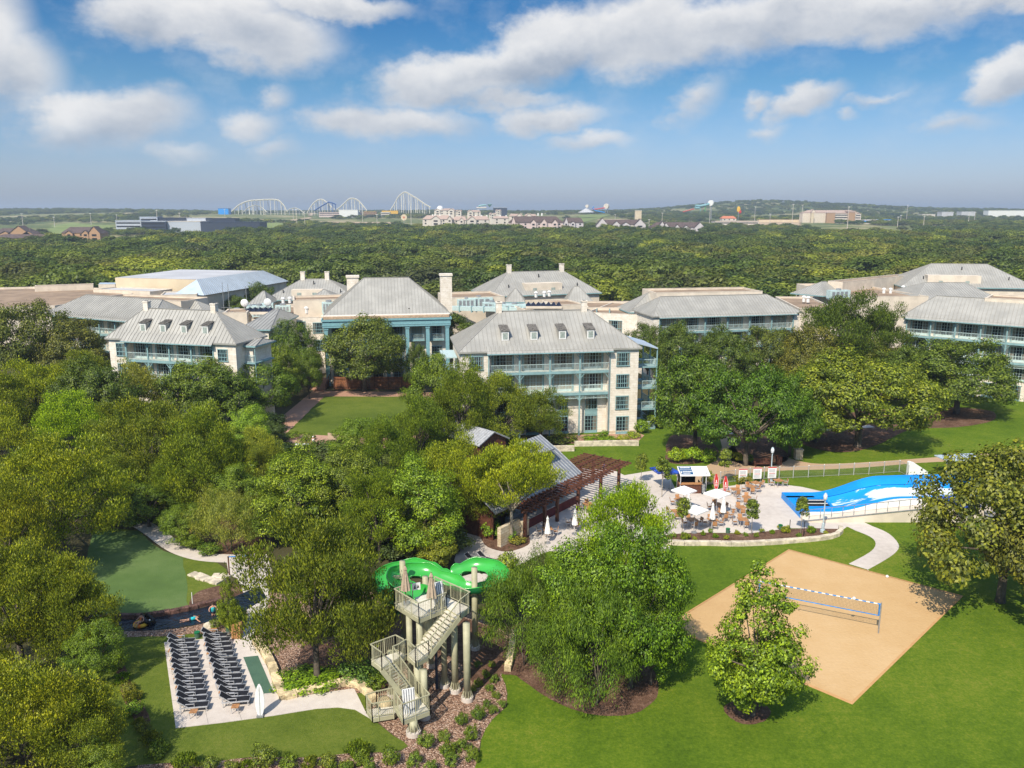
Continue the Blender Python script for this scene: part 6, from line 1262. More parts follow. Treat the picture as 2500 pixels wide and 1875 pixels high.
# ---------------------------------------------------------------- people
def person(p, rz, h, pose, label, cloth, hairm='hair', top=True):
    """one continuous body grown by a skin modifier along a posed skeleton"""
    o = empty('person', p, rz, label, 'person'); s = h / 1.75
    J = {'stand': dict(pel=(0, 0, .93), ch=(0, 0, 1.28), ne=(0, 0, 1.46), he=(0, .01, 1.60), sl=(-.19, 0, 1.40), el=(-.27, .03, 1.13), hl=(-.28, -.08, .90), sr=(.19, 0, 1.40), er=(.28, .02, 1.13), hr=(.24, -.15, .95), kl=(-.10, -.02, .50), fl=(-.11, .02, .06), tl=(-.12, -.16, .03), kr=(.10, -.03, .50), fr=(.12, .02, .06), tr=(.13, -.16, .03)),
         'swim': dict(pel=(0, .45, .02), ch=(0, .08, .06), ne=(0, -.1, .10), he=(0, -.26, .14), sl=(-.19, -.05, .05), el=(-.45, -.15, .02), hl=(-.68, -.35, -.02), sr=(.19, -.05, .05), er=(.42, .1, .02), hr=(.62, .25, -.03), kl=(-.12, .85, -.02), fl=(-.16, 1.2, -.05), tl=(-.16, 1.32, -.05), kr=(.12, .85, -.05), fr=(.15, 1.2, -.02), tr=(.15, 1.32, -.02)),
         'sit': dict(pel=(0, 0, .22), ch=(0, .10, .55), ne=(0, .12, .72), he=(0, .11, .86), sl=(-.19, .11, .66), el=(-.33, 0, .45), hl=(-.35, -.2, .40), sr=(.19, .11, .66), er=(.34, 0, .46), hr=(.34, -.2, .38), kl=(-.13, -.40, .35), fl=(-.14, -.70, .10), tl=(-.14, -.82, .12), kr=(.13, -.40, .35), fr=(.15, -.70, .1), tr=(.15, -.82, .12)),
         'wade': dict(pel=(0, 0, .35), ch=(0, 0, .70), ne=(0, 0, .88), he=(0, .01, 1.02), sl=(-.18, 0, .82), el=(-.33, -.1, .62), hl=(-.30, -.28, .5), sr=(.18, 0, .82), er=(.32, -.1, .64), hr=(.36, -.3, .55), kl=(-.1, -.02, .0), fl=(-.1, .0, -.3), tl=(-.1, -.1, -.3), kr=(.1, -.02, .0), fr=(.1, 0, -.3), tr=(.1, -.1, -.3))}[pose]
    E_ = [('pel', 'ch'), ('ch', 'ne'), ('ne', 'he'), ('ch', 'sl'), ('sl', 'el'), ('el', 'hl'), ('ch', 'sr'), ('sr', 'er'), ('er', 'hr'), ('pel', 'kl'), ('kl', 'fl'), ('fl', 'tl'), ('pel', 'kr'), ('kr', 'fr'), ('fr', 'tr')]
    R_ = dict(pel=.15, ch=.15, ne=.06, he=.10, sl=.065, el=.045, hl=.035, sr=.065, er=.045, hr=.035, kl=.065, fl=.04, tl=.035, kr=.065, fr=.04, tr=.035)
    nm = list(J); me = bpy.data.meshes.new('body'); me.from_pydata([Vector(J[n]) * s for n in nm], [(nm.index(a), nm.index(b_)) for a, b_ in E_], []); me.materials.append(MAT['skin'])
    bo_ = link('body', me, o); sk = bo_.modifiers.new('skin', 'SKIN'); 
    for i, n in enumerate(nm): d = me.skin_vertices[0].data[i]; d.radius = (R_[n] * s, R_[n] * s * (.75 if n in ('pel', 'ch') else 1)); d.use_root = n == 'pel'
    ss = bo_.modifiers.new('sub', 'SUBSURF'); ss.levels = 1; ss.render_levels = 2
    he = Vector(J['he']) * s; mb = MB(); mb.ball(he + Vector((0, .02, .045)) * s, (.112 * s, .118 * s, .10 * s), 10, 7); mb.build('hair', MAT[hairm], o, True)
    pe, ch = Vector(J['pel']) * s, Vector(J['ch']) * s
    if top: mb = MB(); mb.tube([pe - (ch - pe) * .1, pe.lerp(ch, .5), ch, ch + (Vector(J['ne']) * s - ch) * .45], [.165 * s, .15 * s, .175 * s, .10 * s], 10); mb.build('shirt', MAT[cloth], o, True)
    sh = MB(); sh.tube([pe + (ch - pe) * .12, pe, pe.lerp(Vector(J['kl']).lerp(Vector(J['kr']), .5) * s, .3)], [.165 * s, .175 * s, .17 * s], 10); sh.build('shorts', MAT['navywall' if top else cloth], o, True)
    return o
person(W('L', 1281, 435), .4, 1.6, 'wade', 'person in a turquoise swimsuit standing in the river near the bank', 'cyan')
person(W('L', 1178, 455, .08), 1.9, 1.6, 'swim', 'person in turquoise swimming along the river', 'cyan')
person(W('L', 848, 488, .22), -.4, 1.5, 'sit', 'person drifting in the river on an orange ring', 'orange')
o = empty('swim_ring', W('L', 846, 492, .10), 0, 'yellow and orange swim ring under the drifting person', 'swim ring'); mb = MB(); mb.tube([(.42 * math.cos(a * PI / 8), .42 * math.sin(a * PI / 8), .08) for a in range(17)], .15, 8); mb.build('ring', MAT['yellow'], o, True); k = MB()
for a in range(0, 16, 4): k.tube([(.42 * math.cos(q * PI / 8), .42 * math.sin(q * PI / 8), .08) for q in (a, a + .5, a + 1)], .158, 8)
k.build('ring_band', MAT['orange'], o, True)
o = empty('swim_ring', W('L', 888, 478, .10), .3, 'glossy black swim ring tilted up in the river', 'swim ring'); R = Matrix.Rotation(.7, 3, 'Y'); mb = MB(); mb.tube([tuple(R @ Vector((.48 * math.cos(a * PI / 8), .48 * math.sin(a * PI / 8), 0)) + Vector((0, 0, .3))) for a in range(17)], .17, 8); mb.build('ring', mat('glossy_black_vinyl', (.012, .012, .014), rough=.15), o, True); k = MB(); k.ball(R @ Vector((.1, -.46, .2)) + Vector((0, 0, .3)), .07); k.build('valve', MAT['white'], o)
person(W('E', 1882, 478), .5, 1.7, 'stand', 'person in a white shirt and cap by the near edge of the event lawn', 'white', 'white')
person(W('F', 1657, 640), 2.8, 1.75, 'stand', 'person in a blue shirt behind the far end of the pergola', 'netblue')
# event lawn gear: low dark rack beside the person
o = empty('equipment_rack', W('E', 1815, 478), 0, 'low white bench with dark poles near the person by the event lawn', 'rack'); mb = MB(); mb.box(-.9, .9, -.25, .25, .5, .62); mb.build('top', MAT['white'], o)
for x in (-.8, .8): k = MB(); k.box(x - .04, x + .04, -.2, .2, 0, .5); k.build('leg', MAT['dark'], o)
for i, x in enumerate((1925, 1945)): o = empty('bollard', W('E', x, 492), 0, ('left' if i == 0 else 'right') + ' one of two dark bollards beside the person by the event lawn', 'bollard'); mb = MB(); mb.cyl(0, 0, 0, 1.0, .10); mb.build('shaft', MAT['dark'], o); k = MB(); k.ball((0, 0, 1.05), .11); k.build('cap', MAT['steel'], o)
# steps and handrails
o = empty('brick_steps', W('E', 1910, 128), 0, 'brick steps with timber handrails climbing from the far corner of the event lawn', 'steps'); mb = MB()
for i in range(9): mb.box(-1.2, 1.2, i * .42, 4.2, 0, .16 * (i + 1))
mb.build('treads', MAT['paver'], o)
for x in (-1.35, 1.35):
    k = MB(); k.bar((x, 0, 1.0), (x, 4.2, 2.5), .09, .09)
    for q in (0, .33, .66, 1): k.bar((x, q * 4.2, 0), (x, q * 4.2, 1.0 + q * 1.5), .08, .08)
    for q in range(14): k.bar((x, q * .3, .16 + q * .1), (x, q * .3, 1.0 + q * .107), .03, .03)
    k.build('handrail', MAT['brown'], o)
# ---------------------------------------------------------------- volleyball
a = W('R', 1338, 545); b_ = W('R', 620, 232, 2.35); b_ = Vector((b_.x, b_.y, 0)); vb = empty('volleyball_net', a, 0, 'blue taped volleyball net across the sand court', 'volleyball net'); d = b_ - a
for q, nmx in ((0, 0), (1, 0)): mb = MB(); c = d * q; mb.cyl(c.x, c.y, 0, 2.5, .05); mb.build('pole', MAT['steel'], vb)
mb = MB()
def tape(z, m_, nm_, seg=None):
    mb = MB()
    if seg is None: mb.bar(Vector((0, 0, z)) + d * .01, d * .99 + Vector((0, 0, z)), .03, .07)
    else:
        for i in range(seg[0], seg[1], 2): mb.bar(d * (i / 34) + Vector((0, 0, z)), d * ((i + 1) / 34) + Vector((0, 0, z)), .034, .08)
    mb.build(nm_, MAT[m_], vb)
tape(2.38, 'canvasw', 'top_tape'); tape(2.38, 'netblue', 'tape_stripe', (0, 34)); tape(1.45, 'netblue', 'bottom_tape')
for q in (.012, .988): mb = MB(); mb.bar(d * q + Vector((0, 0, 1.45)), d * q + Vector((0, 0, 2.38)), .05, .14); mb.build('side_tape', MAT['netblue'], vb)
mb = MB(); n = 90
for i in range(1, n): mb.bar(d * (i / n) + Vector((0, 0, 1.48)), d * (i / n) + Vector((0, 0, 2.35)), .006, .006)
for i in range(1, 8): mb.bar(Vector((0, 0, 1.48 + i * .11)), d + Vector((0, 0, 1.48 + i * .11)), .006, .006)
mb.build('mesh', MAT['black'], vb)
p = W('R', 1192, 334, 2.55); mb = MB(); mb.ball((0, 0, 0), .13, 12, 8); o = link('volleyball', mb.mesh('volleyball', MAT['white'], True), None, p); tag(o, 'white ball in the air just above the volleyball net', 'ball')
p = W('R', 1391, 202, .14); o = link('volleyball', mb.mesh('volleyball', MAT['white'], True), None, p); tag(o, 'white ball lying at the far edge of the sand court', 'ball')
# ================================================================ patio, bar pavilion, wave pool
def patio_chair_proto():
    t = empty('patio_chair', (0, 0, 0)); s = MB()
    for i in range(5): s.box(-.22, .22, -.22 + i * .09, -.22 + i * .09 + .08, .43, .455)
    s.build('seat', MAT['teak'], t); b_ = MB(); b_.bar((0, .22, .50), (0, .30, .90), .44, .03, up=(0, 1, 0)); b_.build('backrest', MAT['teak'], t)
    f = MB()
    for x in (-.24, .24): f.bar((x, .22, .43), (x, .31, .90), .03, .03); f.bar((x, -.22, .64), (x, .24, .64), .04, .03); f.bar((x, -.22, .43), (x, .22, .43), .03, .03)
    f.build('frame', MAT['alum'], t)
    for x in (-.24, .24):
        for y in (-.22, .22): k = MB(); k.bar((x, y, 0), (x, y, .64 if y < 0 else .43), .03, .03); k.build('leg', MAT['alum'], t)
    return t
cp = patio_chair_proto(); first = [True]
def chair(p, rz, label, z=0, sc_=1.0):
    o = cp if first[0] else copy_tree(cp); first[0] = False; o.location = p; o.rotation_euler = (0, 0, rz); o.scale = (1, 1, sc_) if sc_ != 1 else (1, 1, 1)
    tag(o, label, 'chair', 'teak chairs on the patio'); return o
def table(p, label, rect=True, h=.74, rz=.2):
    t = empty('patio_table', p, rz, label, 'table', 'teak tables on the patio'); k = MB()
    if rect:
        for i in range(8): k.box(-.48, .48, -.48 + i * .12, -.48 + i * .12 + .11, h - .03, h)
    else: k.cyl(0, 0, h - .03, h, .5, n=20)
    k.build('table_top', MAT['teak'], t)
    for x in (-.38, .38):
        for y in (-.38, .38): g_ = MB(); g_.bar((x * .8, y * .8, 0), (x * .8, y * .8, h - .03), .04, .04); g_.build('leg', MAT['alum'], t)
def open_umbrella(p, h, w_, label, rz=.7, m='canvasw'):
    o = empty('umbrella', p, rz, label, 'umbrella'); mb = MB(); mb.cyl(0, 0, 0, h, .03); mb.build('pole', MAT['alum'], o); c = MB(); z0 = h - .5; q = [(-w_ / 2, -w_ / 2, z0), (w_ / 2, -w_ / 2, z0), (w_ / 2, w_ / 2, z0), (-w_ / 2, w_ / 2, z0)]
    for i in range(4): a, b_ = q[i], q[(i + 1) % 4]; md = tuple((a[j] + b_[j]) / 2 + (0 if j < 2 else .03) for j in range(3)); c.poly([a, md, (0, 0, h)]); c.poly([md, b_, (0, 0, h)]); c.poly([a, b_, (b_[0], b_[1], b_[2] - .12), (a[0], a[1], a[2] - .12)][::-1])
    c.build('canopy', MAT[m], o); r = MB()
    for a in q: r.bar((0, 0, h - .06), (a[0], a[1], a[2] - .03), .02, .02)
    r.build('ribs', MAT['alum'], o); b_ = MB(); b_.cyl(0, 0, 0, .08, .3); b_.build('base', MAT['steel'], o)
sets = [  # T crop x,y of table centre, chairs angles, name
 (('T', 670, 580), (0, 1.6, 3.1, 4.7), 'under the middle open umbrella'), (('T', 735, 665), (0, 1.6, 3.1, 4.7), 'under the closed umbrella in the middle'), (('T', 622, 745), (0, 1.6, 3.1, 4.7), 'nearest the bed, with a closed umbrella'),
 (('T', 400, 745), (.2, 1.8, 3.3, 4.8), 'under the near left open umbrella'), (('T', 985, 500), (1.3, 2.9, 4.4, 6.0), 'round, right of the red surfboard signs'), (('T', 925, 610), (1.6, 3.1, 4.7), 'behind the dark leaved sapling'),
 (('T', 945, 740), (1.6, 3.1, 4.9), 'beside the dark leaved sapling'), (('T', 1030, 385), (0, 1.6, 3.1, 4.7), 'in front of the first white board'), (('T', 865, 415), (1.0, 3.1, 4.7), 'just right of the red surfboard signs'),
 (('T', 1085, 345), (.4, 3.6), 'in front of the second white board'), (('T', 1330, 320), (0, 3.1), 'tall, at the foot of the street lamp'), (('T', 265, 525), (1.6, 3.1, 0), 'behind the sapling near the kiosk'), (('T', 225, 650), (.5, 2.5, 4.6), 'at the left, behind the bright elm')]
dirs = ['right', 'far', 'left', 'near']
for (kxy, angs, nm) in sets:
    p = W(*kxy, .74); p.z = .02; table(p, 'teak table ' + nm, rect='round' not in nm, rz=random.uniform(0, .6))
    for a in angs:
        q = p + Vector((math.cos(a) * .78, math.sin(a) * .78, 0)); side = dirs[int(((a + PI / 4) % (2 * PI)) // (PI / 2))]
        chair(q, a - PI / 2 + random.uniform(-.25, .25), 'teak chair on the %s side of the table %s' % (side, nm.replace('round, ', '').replace('tall, ', '')))
for (k, x, y, lab) in (('F', 1318, 1000, 'below the pergola'), ('F', 1490, 948, 'right of the pergola posts'), ('F', 1560, 850, 'behind the bright elm crown')):
    p = W(k, x, y); table(p, 'teak table %s' % lab)
    for a in (0, 1.6, 3.1, 4.7): chair(p + Vector((math.cos(a) * .78, math.sin(a) * .78, 0)), a - PI / 2, 'teak chair on the %s side of the table %s' % (dirs[int(((a + PI / 4) % (2 * PI)) // (PI / 2))], lab))
for (k, x, y, h, w_, lab) in (('T', 670, 415, 2.9, 2.0, 'open white square umbrella in the middle of the patio'), ('T', 312, 380, 2.9, 1.9, 'open white square umbrella in front of the kiosk'), ('T', 432, 588, 2.9, 1.9, 'open white square umbrella at the near left of the patio')):
    p = W(k, x, y, h); open_umbrella(Vector((p.x, p.y, .02)), h, w_, lab)
for (k, x, y, lab) in (('T', 362, 455, 'closed white umbrella between the two left open umbrellas'), ('T', 742, 490, 'closed white umbrella right of the middle open umbrella'), ('T', 625, 560, 'closed white umbrella over the nearest teak table'), ('F', 1320, 885, 'closed white umbrella below the pergola'), ('F', 1484, 835, 'closed white umbrella beside the bright elm crown')):
    p = W(k, x, y, 2.75); closed_umbrella(Vector((p.x, p.y, .02)), 2.75, lab, 'canvasw', .30)
# blue umbrella behind saplings
for (k, x, y, lab) in (('T', 70, 395, 'royal blue umbrella behind the thin sapling'), ('T', 165, 415, 'small royal blue umbrella left of the kiosk'), ('K', 1745, 905, 'royal blue umbrella under the leaning tree, left one'), ('K', 1835, 925, 'royal blue umbrella under the leaning tree, right one')):
    open_umbrella(W(k, x, y), 2.6, 2.2 if 'small' not in lab else 1.5, lab, .3, 'blued')
# kiosk
p = W('T', 385, 465); q = W('T', 545, 470); ko = empty('kiosk', p, math.atan2((q - p).y, (q - p).x) * 0 + .02, 'wooden drinks kiosk with white canopy and blue sign at the back of the patio', 'kiosk')
x0, x1 = W('T', 262, 465).x - p.x, W('T', 500, 465).x - p.x
mb = MB(); i = 0
while x0 + i * .13 < x1: mb.box(x0 + i * .13, x0 + i * .13 + .12, 0, .06, .02, 1.1); i += 1
mb.box(x0, x0 + .06, .06, 1.6, 0, 1.1); mb.box(x1 - .06, x1, .06, 1.6, 0, 1.1); mb.build('counter_front', MAT['brown'], ko); mb = MB(); mb.box(x0 - .08, x1 + .08, -.12, .5, 1.1, 1.15); mb.build('counter_top', MAT['teak'], ko)
xa, xb = W('T', 255, 465).x - p.x, W('T', 580, 465).x - p.x
for x in (xa + .1, xb - .4):
    for y in (.0, 1.5): k = MB(); k.box(x - .05, x + .05, y - .05, y + .05, 0, 2.5); k.build('post', MAT['alum'], ko)
mb = MB(); mb.poly([(xa, -.2, 2.25), (xb, -.2, 2.25), (xb, 1.6, 2.7), (xa, 1.6, 2.7)]); mb.poly([(xa, -.2, 2.1), (xb, -.2, 2.1), (xb, -.2, 2.25), (xa, -.2, 2.25)]); mb.poly([(xa, 1.6, 2.65), (xb, 1.6, 2.65), (xb, -.2, 2.20), (xa, -.2, 2.20)]); mb.build('canopy', MAT['canvasw'], ko)
sl_ = .25; xs = xa + (xb - xa) * .45
mb = MB(); mb.poly([(xa + .1, -.1, 2.285), (xs, -.1, 2.285), (xs, 1.5, 2.685), (xa + .1, 1.5, 2.685)]); sg = mb.build('sign', mat('navy_sign', (.012, .09, .22)), ko); mb = MB()
def zz(y): return 2.285 + (y + .1) * .25
for (ya, yb, xa_, xb_) in ((1.15, 1.4, .12, .92), (.35, .58, .22, .95), (.05, .22, .22, .80), (.80, .88, .05, .97)):
    w_ = xs - xa - .1; n = 9
    for i in range(n):
        u0 = xa + .1 + w_ * (xa_ + (xb_ - xa_) * i / n); u1 = u0 + w_ * (xb_ - xa_) / n * .72; mb.poly([(u0, ya, zz(ya) + .012), (u1, ya, zz(ya) + .012), (u1, yb, zz(yb) + .012), (u0, yb, zz(yb) + .012)])
mb.poly([(xa + .18, .1, zz(.1) + .012), (xa + .30, .1, zz(.1) + .012), (xa + .30, .55, zz(.55) + .012), (xa + .18, .55, zz(.55) + .012)]); mb.build('sign_lettering', MAT['white'], sg)
mb = MB(); mb.box(x0 + .3, x1 - .2, 2.3, 2.4, 0, 1.7); mb.build('back_counter', MAT['dark'], ko); mb = MB()
for i in range(12): x = x0 + .5 + i * (x1 - x0 - 1) / 12; mb.cyl(x, 2.35, 1.7, 2.0 + .1 * (i % 3), .05, n=6)
mb.build('bottles', MAT['teak'], ko)
o = empty('chalkboard', W('T', 522, 472), .1, 'black menu board leaning at the right end of the kiosk', 'menu board'); mb = MB(); R = Matrix.Rotation(-.15, 3, 'X'); mb.box(-.26, .26, -.02, .02, 0, 1.25, R); mb.build('panel', MAT['chalk'], o); k = MB()
for i in range(8): k.box(-.18, .18 - .05 * (i % 3), -.03, -.02, .2 + i * .12, .235 + i * .12, R)
k.build('chalk_lines', MAT['white'], o)
def redmark(k, R):
    for z in (.45, .62, .79): k.box(-.14, .14, -.05, -.03, z, z + .07, R)
    k.box(-.05, .05, -.05, -.03, .9, 1.15, R)
    for i in range(11):
        t0 = i / 12 * .93 + .05; a = Vector((.30 * math.sin(PI * (i / 12 * .9 + .07)) ** .6, -.045, i / 12 * 1.75 + .06)); b_ = Vector((.30 * math.sin(PI * ((i + 1) / 12 * .9 + .07)) ** .6, -.045, (i + 1) / 12 * 1.75 + .06))
        for s in (1, -1): k.bar(R @ Vector((a.x * s * .88, a.y, a.z)), R @ Vector((b_.x * s * .88, b_.y, b_.z)), .035, .02)
surfboard(W('T', 657, 425), 1.85, .62, 'red surfboard sign with white rim, the left of two behind the umbrella', 'red', redmark); surfboard(W('T', 757, 450), 1.85, .62, 'red surfboard sign with white rim, the right of two behind the umbrella', 'red', redmark)
# three white rule boards on the fence
for i, (x, y, lab) in enumerate(((940, 366, 'left of the three white rule boards on the fence'), (1095, 352, 'middle of the three white rule boards on the fence'), (1254, 345, 'right of the three white rule boards, behind the street lamp'))):
    o = empty('rule_board', W('T', x, y), .05, lab, 'sign'); mb = MB(); mb.box(-.50, .50, -.02, .02, .55, 1.9); mb.build('panel', MAT['white'], o); k = MB(); k.box(-.50, .50, -.03, -.02, 1.78, 1.9); k.box(-.35, .35, -.03, -.02, 1.1, 1.16); k.build('red_band', MAT['red'], o); k = MB()
    for r in range(5): k.box(-.38, .38 - .12 * (r % 2), -.03, -.02, .65 + r * .085, .675 + r * .085)
    for r in range(3): k.box(-.38, .3, -.03, -.02, 1.3 + r * .13, 1.34 + r * .13)
    k.build('text_lines', MAT['steel'], o)
    for x_ in (-.42, .42): k = MB(); k.cyl(x_, .03, 0, 1.85, .025); k.build('post', MAT['steel'], o)
# fence
FP = [('T', 700, 360), ('T', 860, 335), ('T', 1018, 318), ('T', 1172, 308), ('T', 1335, 303), ('T', 1487, 297), ('T', 1650, 290), ('T', 1817, 280), ('T', 1980, 272), ('T', 2140, 263), ('K', 1280, 634), ('K', 1370, 628), ('K', 1462, 620), ('K', 1515, 648)]
F_ = [W(*q) for q in FP]; fo = empty('pool_fence', F_[0], 0, 'grey mesh fence with round posts between the patio and the sandy path', 'fence'); fz = F_[0]; n = len(F_); rl_ = MB(); rb_ = MB(); gm = MB()
for i, p in enumerate(F_): k = MB(); q = p - fz; k.cyl(q.x, q.y, 0, 1.45, .05); k.ball((q.x, q.y, 1.47), .06, 8, 5); k.build('post', MAT['alum'], fo)
for a, b_ in zip(F_, F_[1:]):
    a = a - fz; b_ = b_ - fz; rl_.bar(a + Vector((0, 0, 1.4)), b_ + Vector((0, 0, 1.4)), .035, .035); rb_.bar(a + Vector((0, 0, .1)), b_ + Vector((0, 0, .1)), .03, .03); m_ = int((b_ - a).length / .10)
    for i in range(m_): c = a.lerp(b_, i / m_); gm.box(c.x - .004, c.x + .004, c.y - .004, c.y + .004, .1, 1.4)
    for i in range(6): gm.bar(a + Vector((0, 0, .2 + i * .2)), b_ + Vector((0, 0, .2 + i * .2)), .007, .007)
rl_.build('rail', MAT['alum'], fo); rb_.build('rail', MAT['alum'], fo); gm.build('wire_mesh', MAT['steel'], fo)
# street lamps
def lamp(p, h, label):
    o = empty('street_lamp', p, 0, label, 'street lamp', 'acorn street lamps'); mb = MB(); mb.tube([(0, 0, 0), (0, 0, .25), (0, 0, .3), (0, 0, .9), (0, 0, 1.0), (0, 0, h - .75)], [.26, .24, .15, .12, .07, .055], 12); mb.build('post', MAT['iron'], o, False)
    mb = MB(); mb.tube([(0, 0, h - .75), (0, 0, h - .65), (0, 0, h - .35), (0, 0, h - .15)], [.10, .17, .20, .14], 12); mb.build('globe', MAT['lampglass'], o, True); mb = MB(); mb.tube([(0, 0, h - .15), (0, 0, h - .08), (0, 0, h)], [.17, .09, .015], 12); mb.build('cap', MAT['iron'], o)
def hgt(base, k, x, y): d = ray(k, x, y); return CAM_H + d.z * base.y / d.y
b0 = W('T', 1806, 880); lamp(b0, hgt(b0, 'T', 1845, 455), 'pale blue acorn street lamp in the patio bed before the wave pool')
b0 = W('T', 1243, 335); lamp(b0, hgt(b0, 'K', 703, 470), 'pale blue acorn street lamp at the fence by the rule boards')
for (x, y, h, lab) in ((1448, 875, 1.25, 'thin black post in the patio bed left of the pool sapling'), (1600, 925, 1.5, 'thin black post with a small shrub in the bed before the pool')):
    o = empty('bed_post', W('T', x, y), 0, lab, 'post'); mb = MB(); mb.cyl(0, 0, 0, h, .035); mb.build('shaft', MAT['dark'], o)
# bench, stone post
p = W('T', 1155, 175); o = empty('park_bench', p, .05, 'dark wood bench beside the sandy path', 'bench'); k = MB()
for i in range(4): k.box(-1, 1, -.25 + i * .13, -.25 + i * .13 + .11, .42, .46)
k.build('seat', MAT['brown'], o); k = MB()
for i in range(4): k.bar((-1, .28 + i * .02, .55 + i * .13), (1, .28 + i * .02, .55 + i * .13), .02, .11)
k.build('backrest', MAT['brown'], o)
for x in (-.92, .92): k = MB(); k.box(x - .04, x + .04, -.25, -.19, 0, .66); k.bar((x, .24, 0), (x, .35, 1.0), .07, .07); k.box(x - .04, x + .04, -.25, .28, .62, .67); k.build('side_frame', MAT['brown'], o)
o = empty('stone_pillar', W('T', 1540, 90), 0, 'short rough stone pillar at the edge of the sandy path', 'pillar'); mb = MB(); mb.box(-.45, .45, -.4, .4, 0, 1.25); mb.build('shaft', MAT['stonewall'], o); mb = MB(); mb.box(-.52, .52, -.47, .47, 1.25, 1.35); mb.build('cap', MAT['palestone'], o)
# ---- bar pavilion with pergola ----------------------------------------------
pa = W('F', 1185, 1018); pz = W('F', 1745, 722); ax = (pz - pa); LP = ax.length; ang = math.atan2(ax.y, ax.x); bp_ = empty('bar_pavilion', pa, ang, 'timber bar pavilion with grey metal gable roofs and a deep red brown pergola', 'pavilion')
# local frame: u along the outer post line, v behind it
uposts = [0, (W('F', 1305, 958) - pa).length, (W('F', 1418, 930) - pa).length, (W('F', 1530, 858) - pa).length, LP * .78, LP]
H0 = 2.75
for u in uposts:
    for v in (0,): k = MB(); k.box(u - .14, u + .14, v - .14, v + .14, 0, H0); k.build('post', MAT['brown'], bp_)
k = MB(); k.box(-.6, LP + .8, -.1, .1, H0, H0 + .25); k.box(12.4, LP + .8, 3.3, 3.5, H0 + .02, H0 + .27); k.build('beam', MAT['brown'], bp_)
for u in (12.6, LP * .85, LP): k = MB(); k.box(u - .14, u + .14, 3.3, 3.55, 0, H0); k.build('post', MAT['brown'], bp_)
n = int(LP / .66)
for i in range(n + 3): u = -.5 + i * .66; k = MB(); k.box(u - .05, u + .05, -1.2, 1.5 if u < 12.3 else 5.2, H0 + .28, H0 + .46); k.build('rafter', MAT['brown'], bp_)
k = MB()
for j in range(5): v = -.7 + j * 1.1; k.box(-.8 if v < 1.5 else 12.3, LP + 1.0, v - .03, v + .03, H0 + .46, H0 + .53)
k.build('battens', MAT['brown'], bp_)
# roofed bar behind the pergola
U0, U1, V0, V1 = -2.5, 11.7, 1.8, 8.0; ZE = 3.35; RI = 2.0; vr = (V0 + V1) / 2
def gable(mb, u0, u1, v0, v1, z, rise, ov=.5):
    vr = (v0 + v1) / 2; s = rise / (vr - v0); u0 -= ov; u1 += ov; a = v0 - ov; b_ = v1 + ov; ze = z - ov * s; zr = z + rise; t = .12
    for (ve, sg) in ((a, 1), (b_, -1)):
        P = [(u0, ve, ze), (u1, ve, ze), (u1, vr, zr), (u0, vr, zr)]; Q = [(x, y, zz_ + t) for x, y, zz_ in P]
        mb.poly(Q if sg > 0 else Q[::-1]); mb.poly(P[::-1] if sg > 0 else P)
        for i in range(4): j = (i + 1) % 4; mb.poly([P[i], P[j], Q[j], Q[i]] if sg > 0 else [P[j], P[i], Q[i], Q[j]])
def gable_ribs(u0, u1, v0, v1, z, rise, ov=.5, sp=.5):
    mb = MB(); vr = (v0 + v1) / 2; s = rise / (vr - v0); u0 -= ov; u1 += ov; n = int((u1 - u0) / sp)
    for i in range(n + 1):
        u = u0 + (u1 - u0) * i / n
        for (ve) in (v0 - ov, v1 + ov): mb.bar((u, ve, z - ov * s + .14), (u, vr, z + rise + .14), .05, .07)
    return mb
MAT['galv'] = mat('galvanised_roof', (.24, .255, .275), rough=.42, metal=.35, var=.08, scale=.6); MAT['galvrib'] = mat('galvanised_rib', (.46, .48, .50), rough=.4, metal=.3)
mb = MB(); gable(mb, U0, U1, V0, V1, ZE, RI); r = mb.build('roof', MAT['galv'], bp_); gable_ribs(U0, U1, V0, V1, ZE, RI).build('roof_ribs', MAT['galvrib'], r)
k = MB(); k.box(U0 + .1, U1 - .1, V0 + 2.4, V1, 0, ZE); k.prism([(U0 + .12, V0 + .3), (U0 + .3, V0 + .3), (U0 + .3, V1), (U0 + .12, V1)], 0, ZE); k.build('wall', MAT['brown'], bp_)
for u in (U0 + .1, U1 - .1): k = MB(); k.poly([(u, V0, ZE), (u, V1, ZE), (u, vr, ZE + RI)]); k.poly([(u + .04, vr, ZE + RI), (u + .04, V1, ZE), (u + .04, V0, ZE)]); k.build('gable_end', MAT['brown'], bp_)
ua, ub = U1 - 5.6, U1 - 2.4
k = MB(); k.box(ua, ub, vr - 1.4, vr + 1.8, ZE + .8, ZE + 3.0); k.build('lantern_wall', MAT['brown'], bp_); mb = MB(); gable(mb, ua, ub, vr - 1.4, vr + 1.8, ZE + 3.0, .9, .4); r = mb.build('lantern_roof', MAT['galv'], bp_); gable_ribs(ua, ub, vr - 1.4, vr + 1.8, ZE + 3.0, .9, .4).build('roof_ribs', MAT['galvrib'], r)
k = MB(); k.box(.8, LP * .62, V0 - .6, V0 + .1, 0, 1.08); k.build('bar_front', mat('deep_red_panel', (.13, .018, .02), rough=.6), bp_); k = MB(); k.box(.7, LP * .62 + .1, V0 - .8, V0 + .2, 1.08, 1.14); k.build('bar_top', MAT['steel'], bp_)
k = MB(); k.box(1.2, LP * .6, V0 + .9, V0 + 1.6, .0, 1.0); k.box(2, 4, V0 + 1.6, V0 + 2.2, 1.0, 2.2); k.build('back_bar', MAT['alum'], bp_)
k = MB(); k.box(-3.2, -.15, .5, .9, 0, 1.9); k.box(-.15, .9, .2, .55, 0, 1.7); k.build('stone_screen', MAT['stonewall'], bp_)
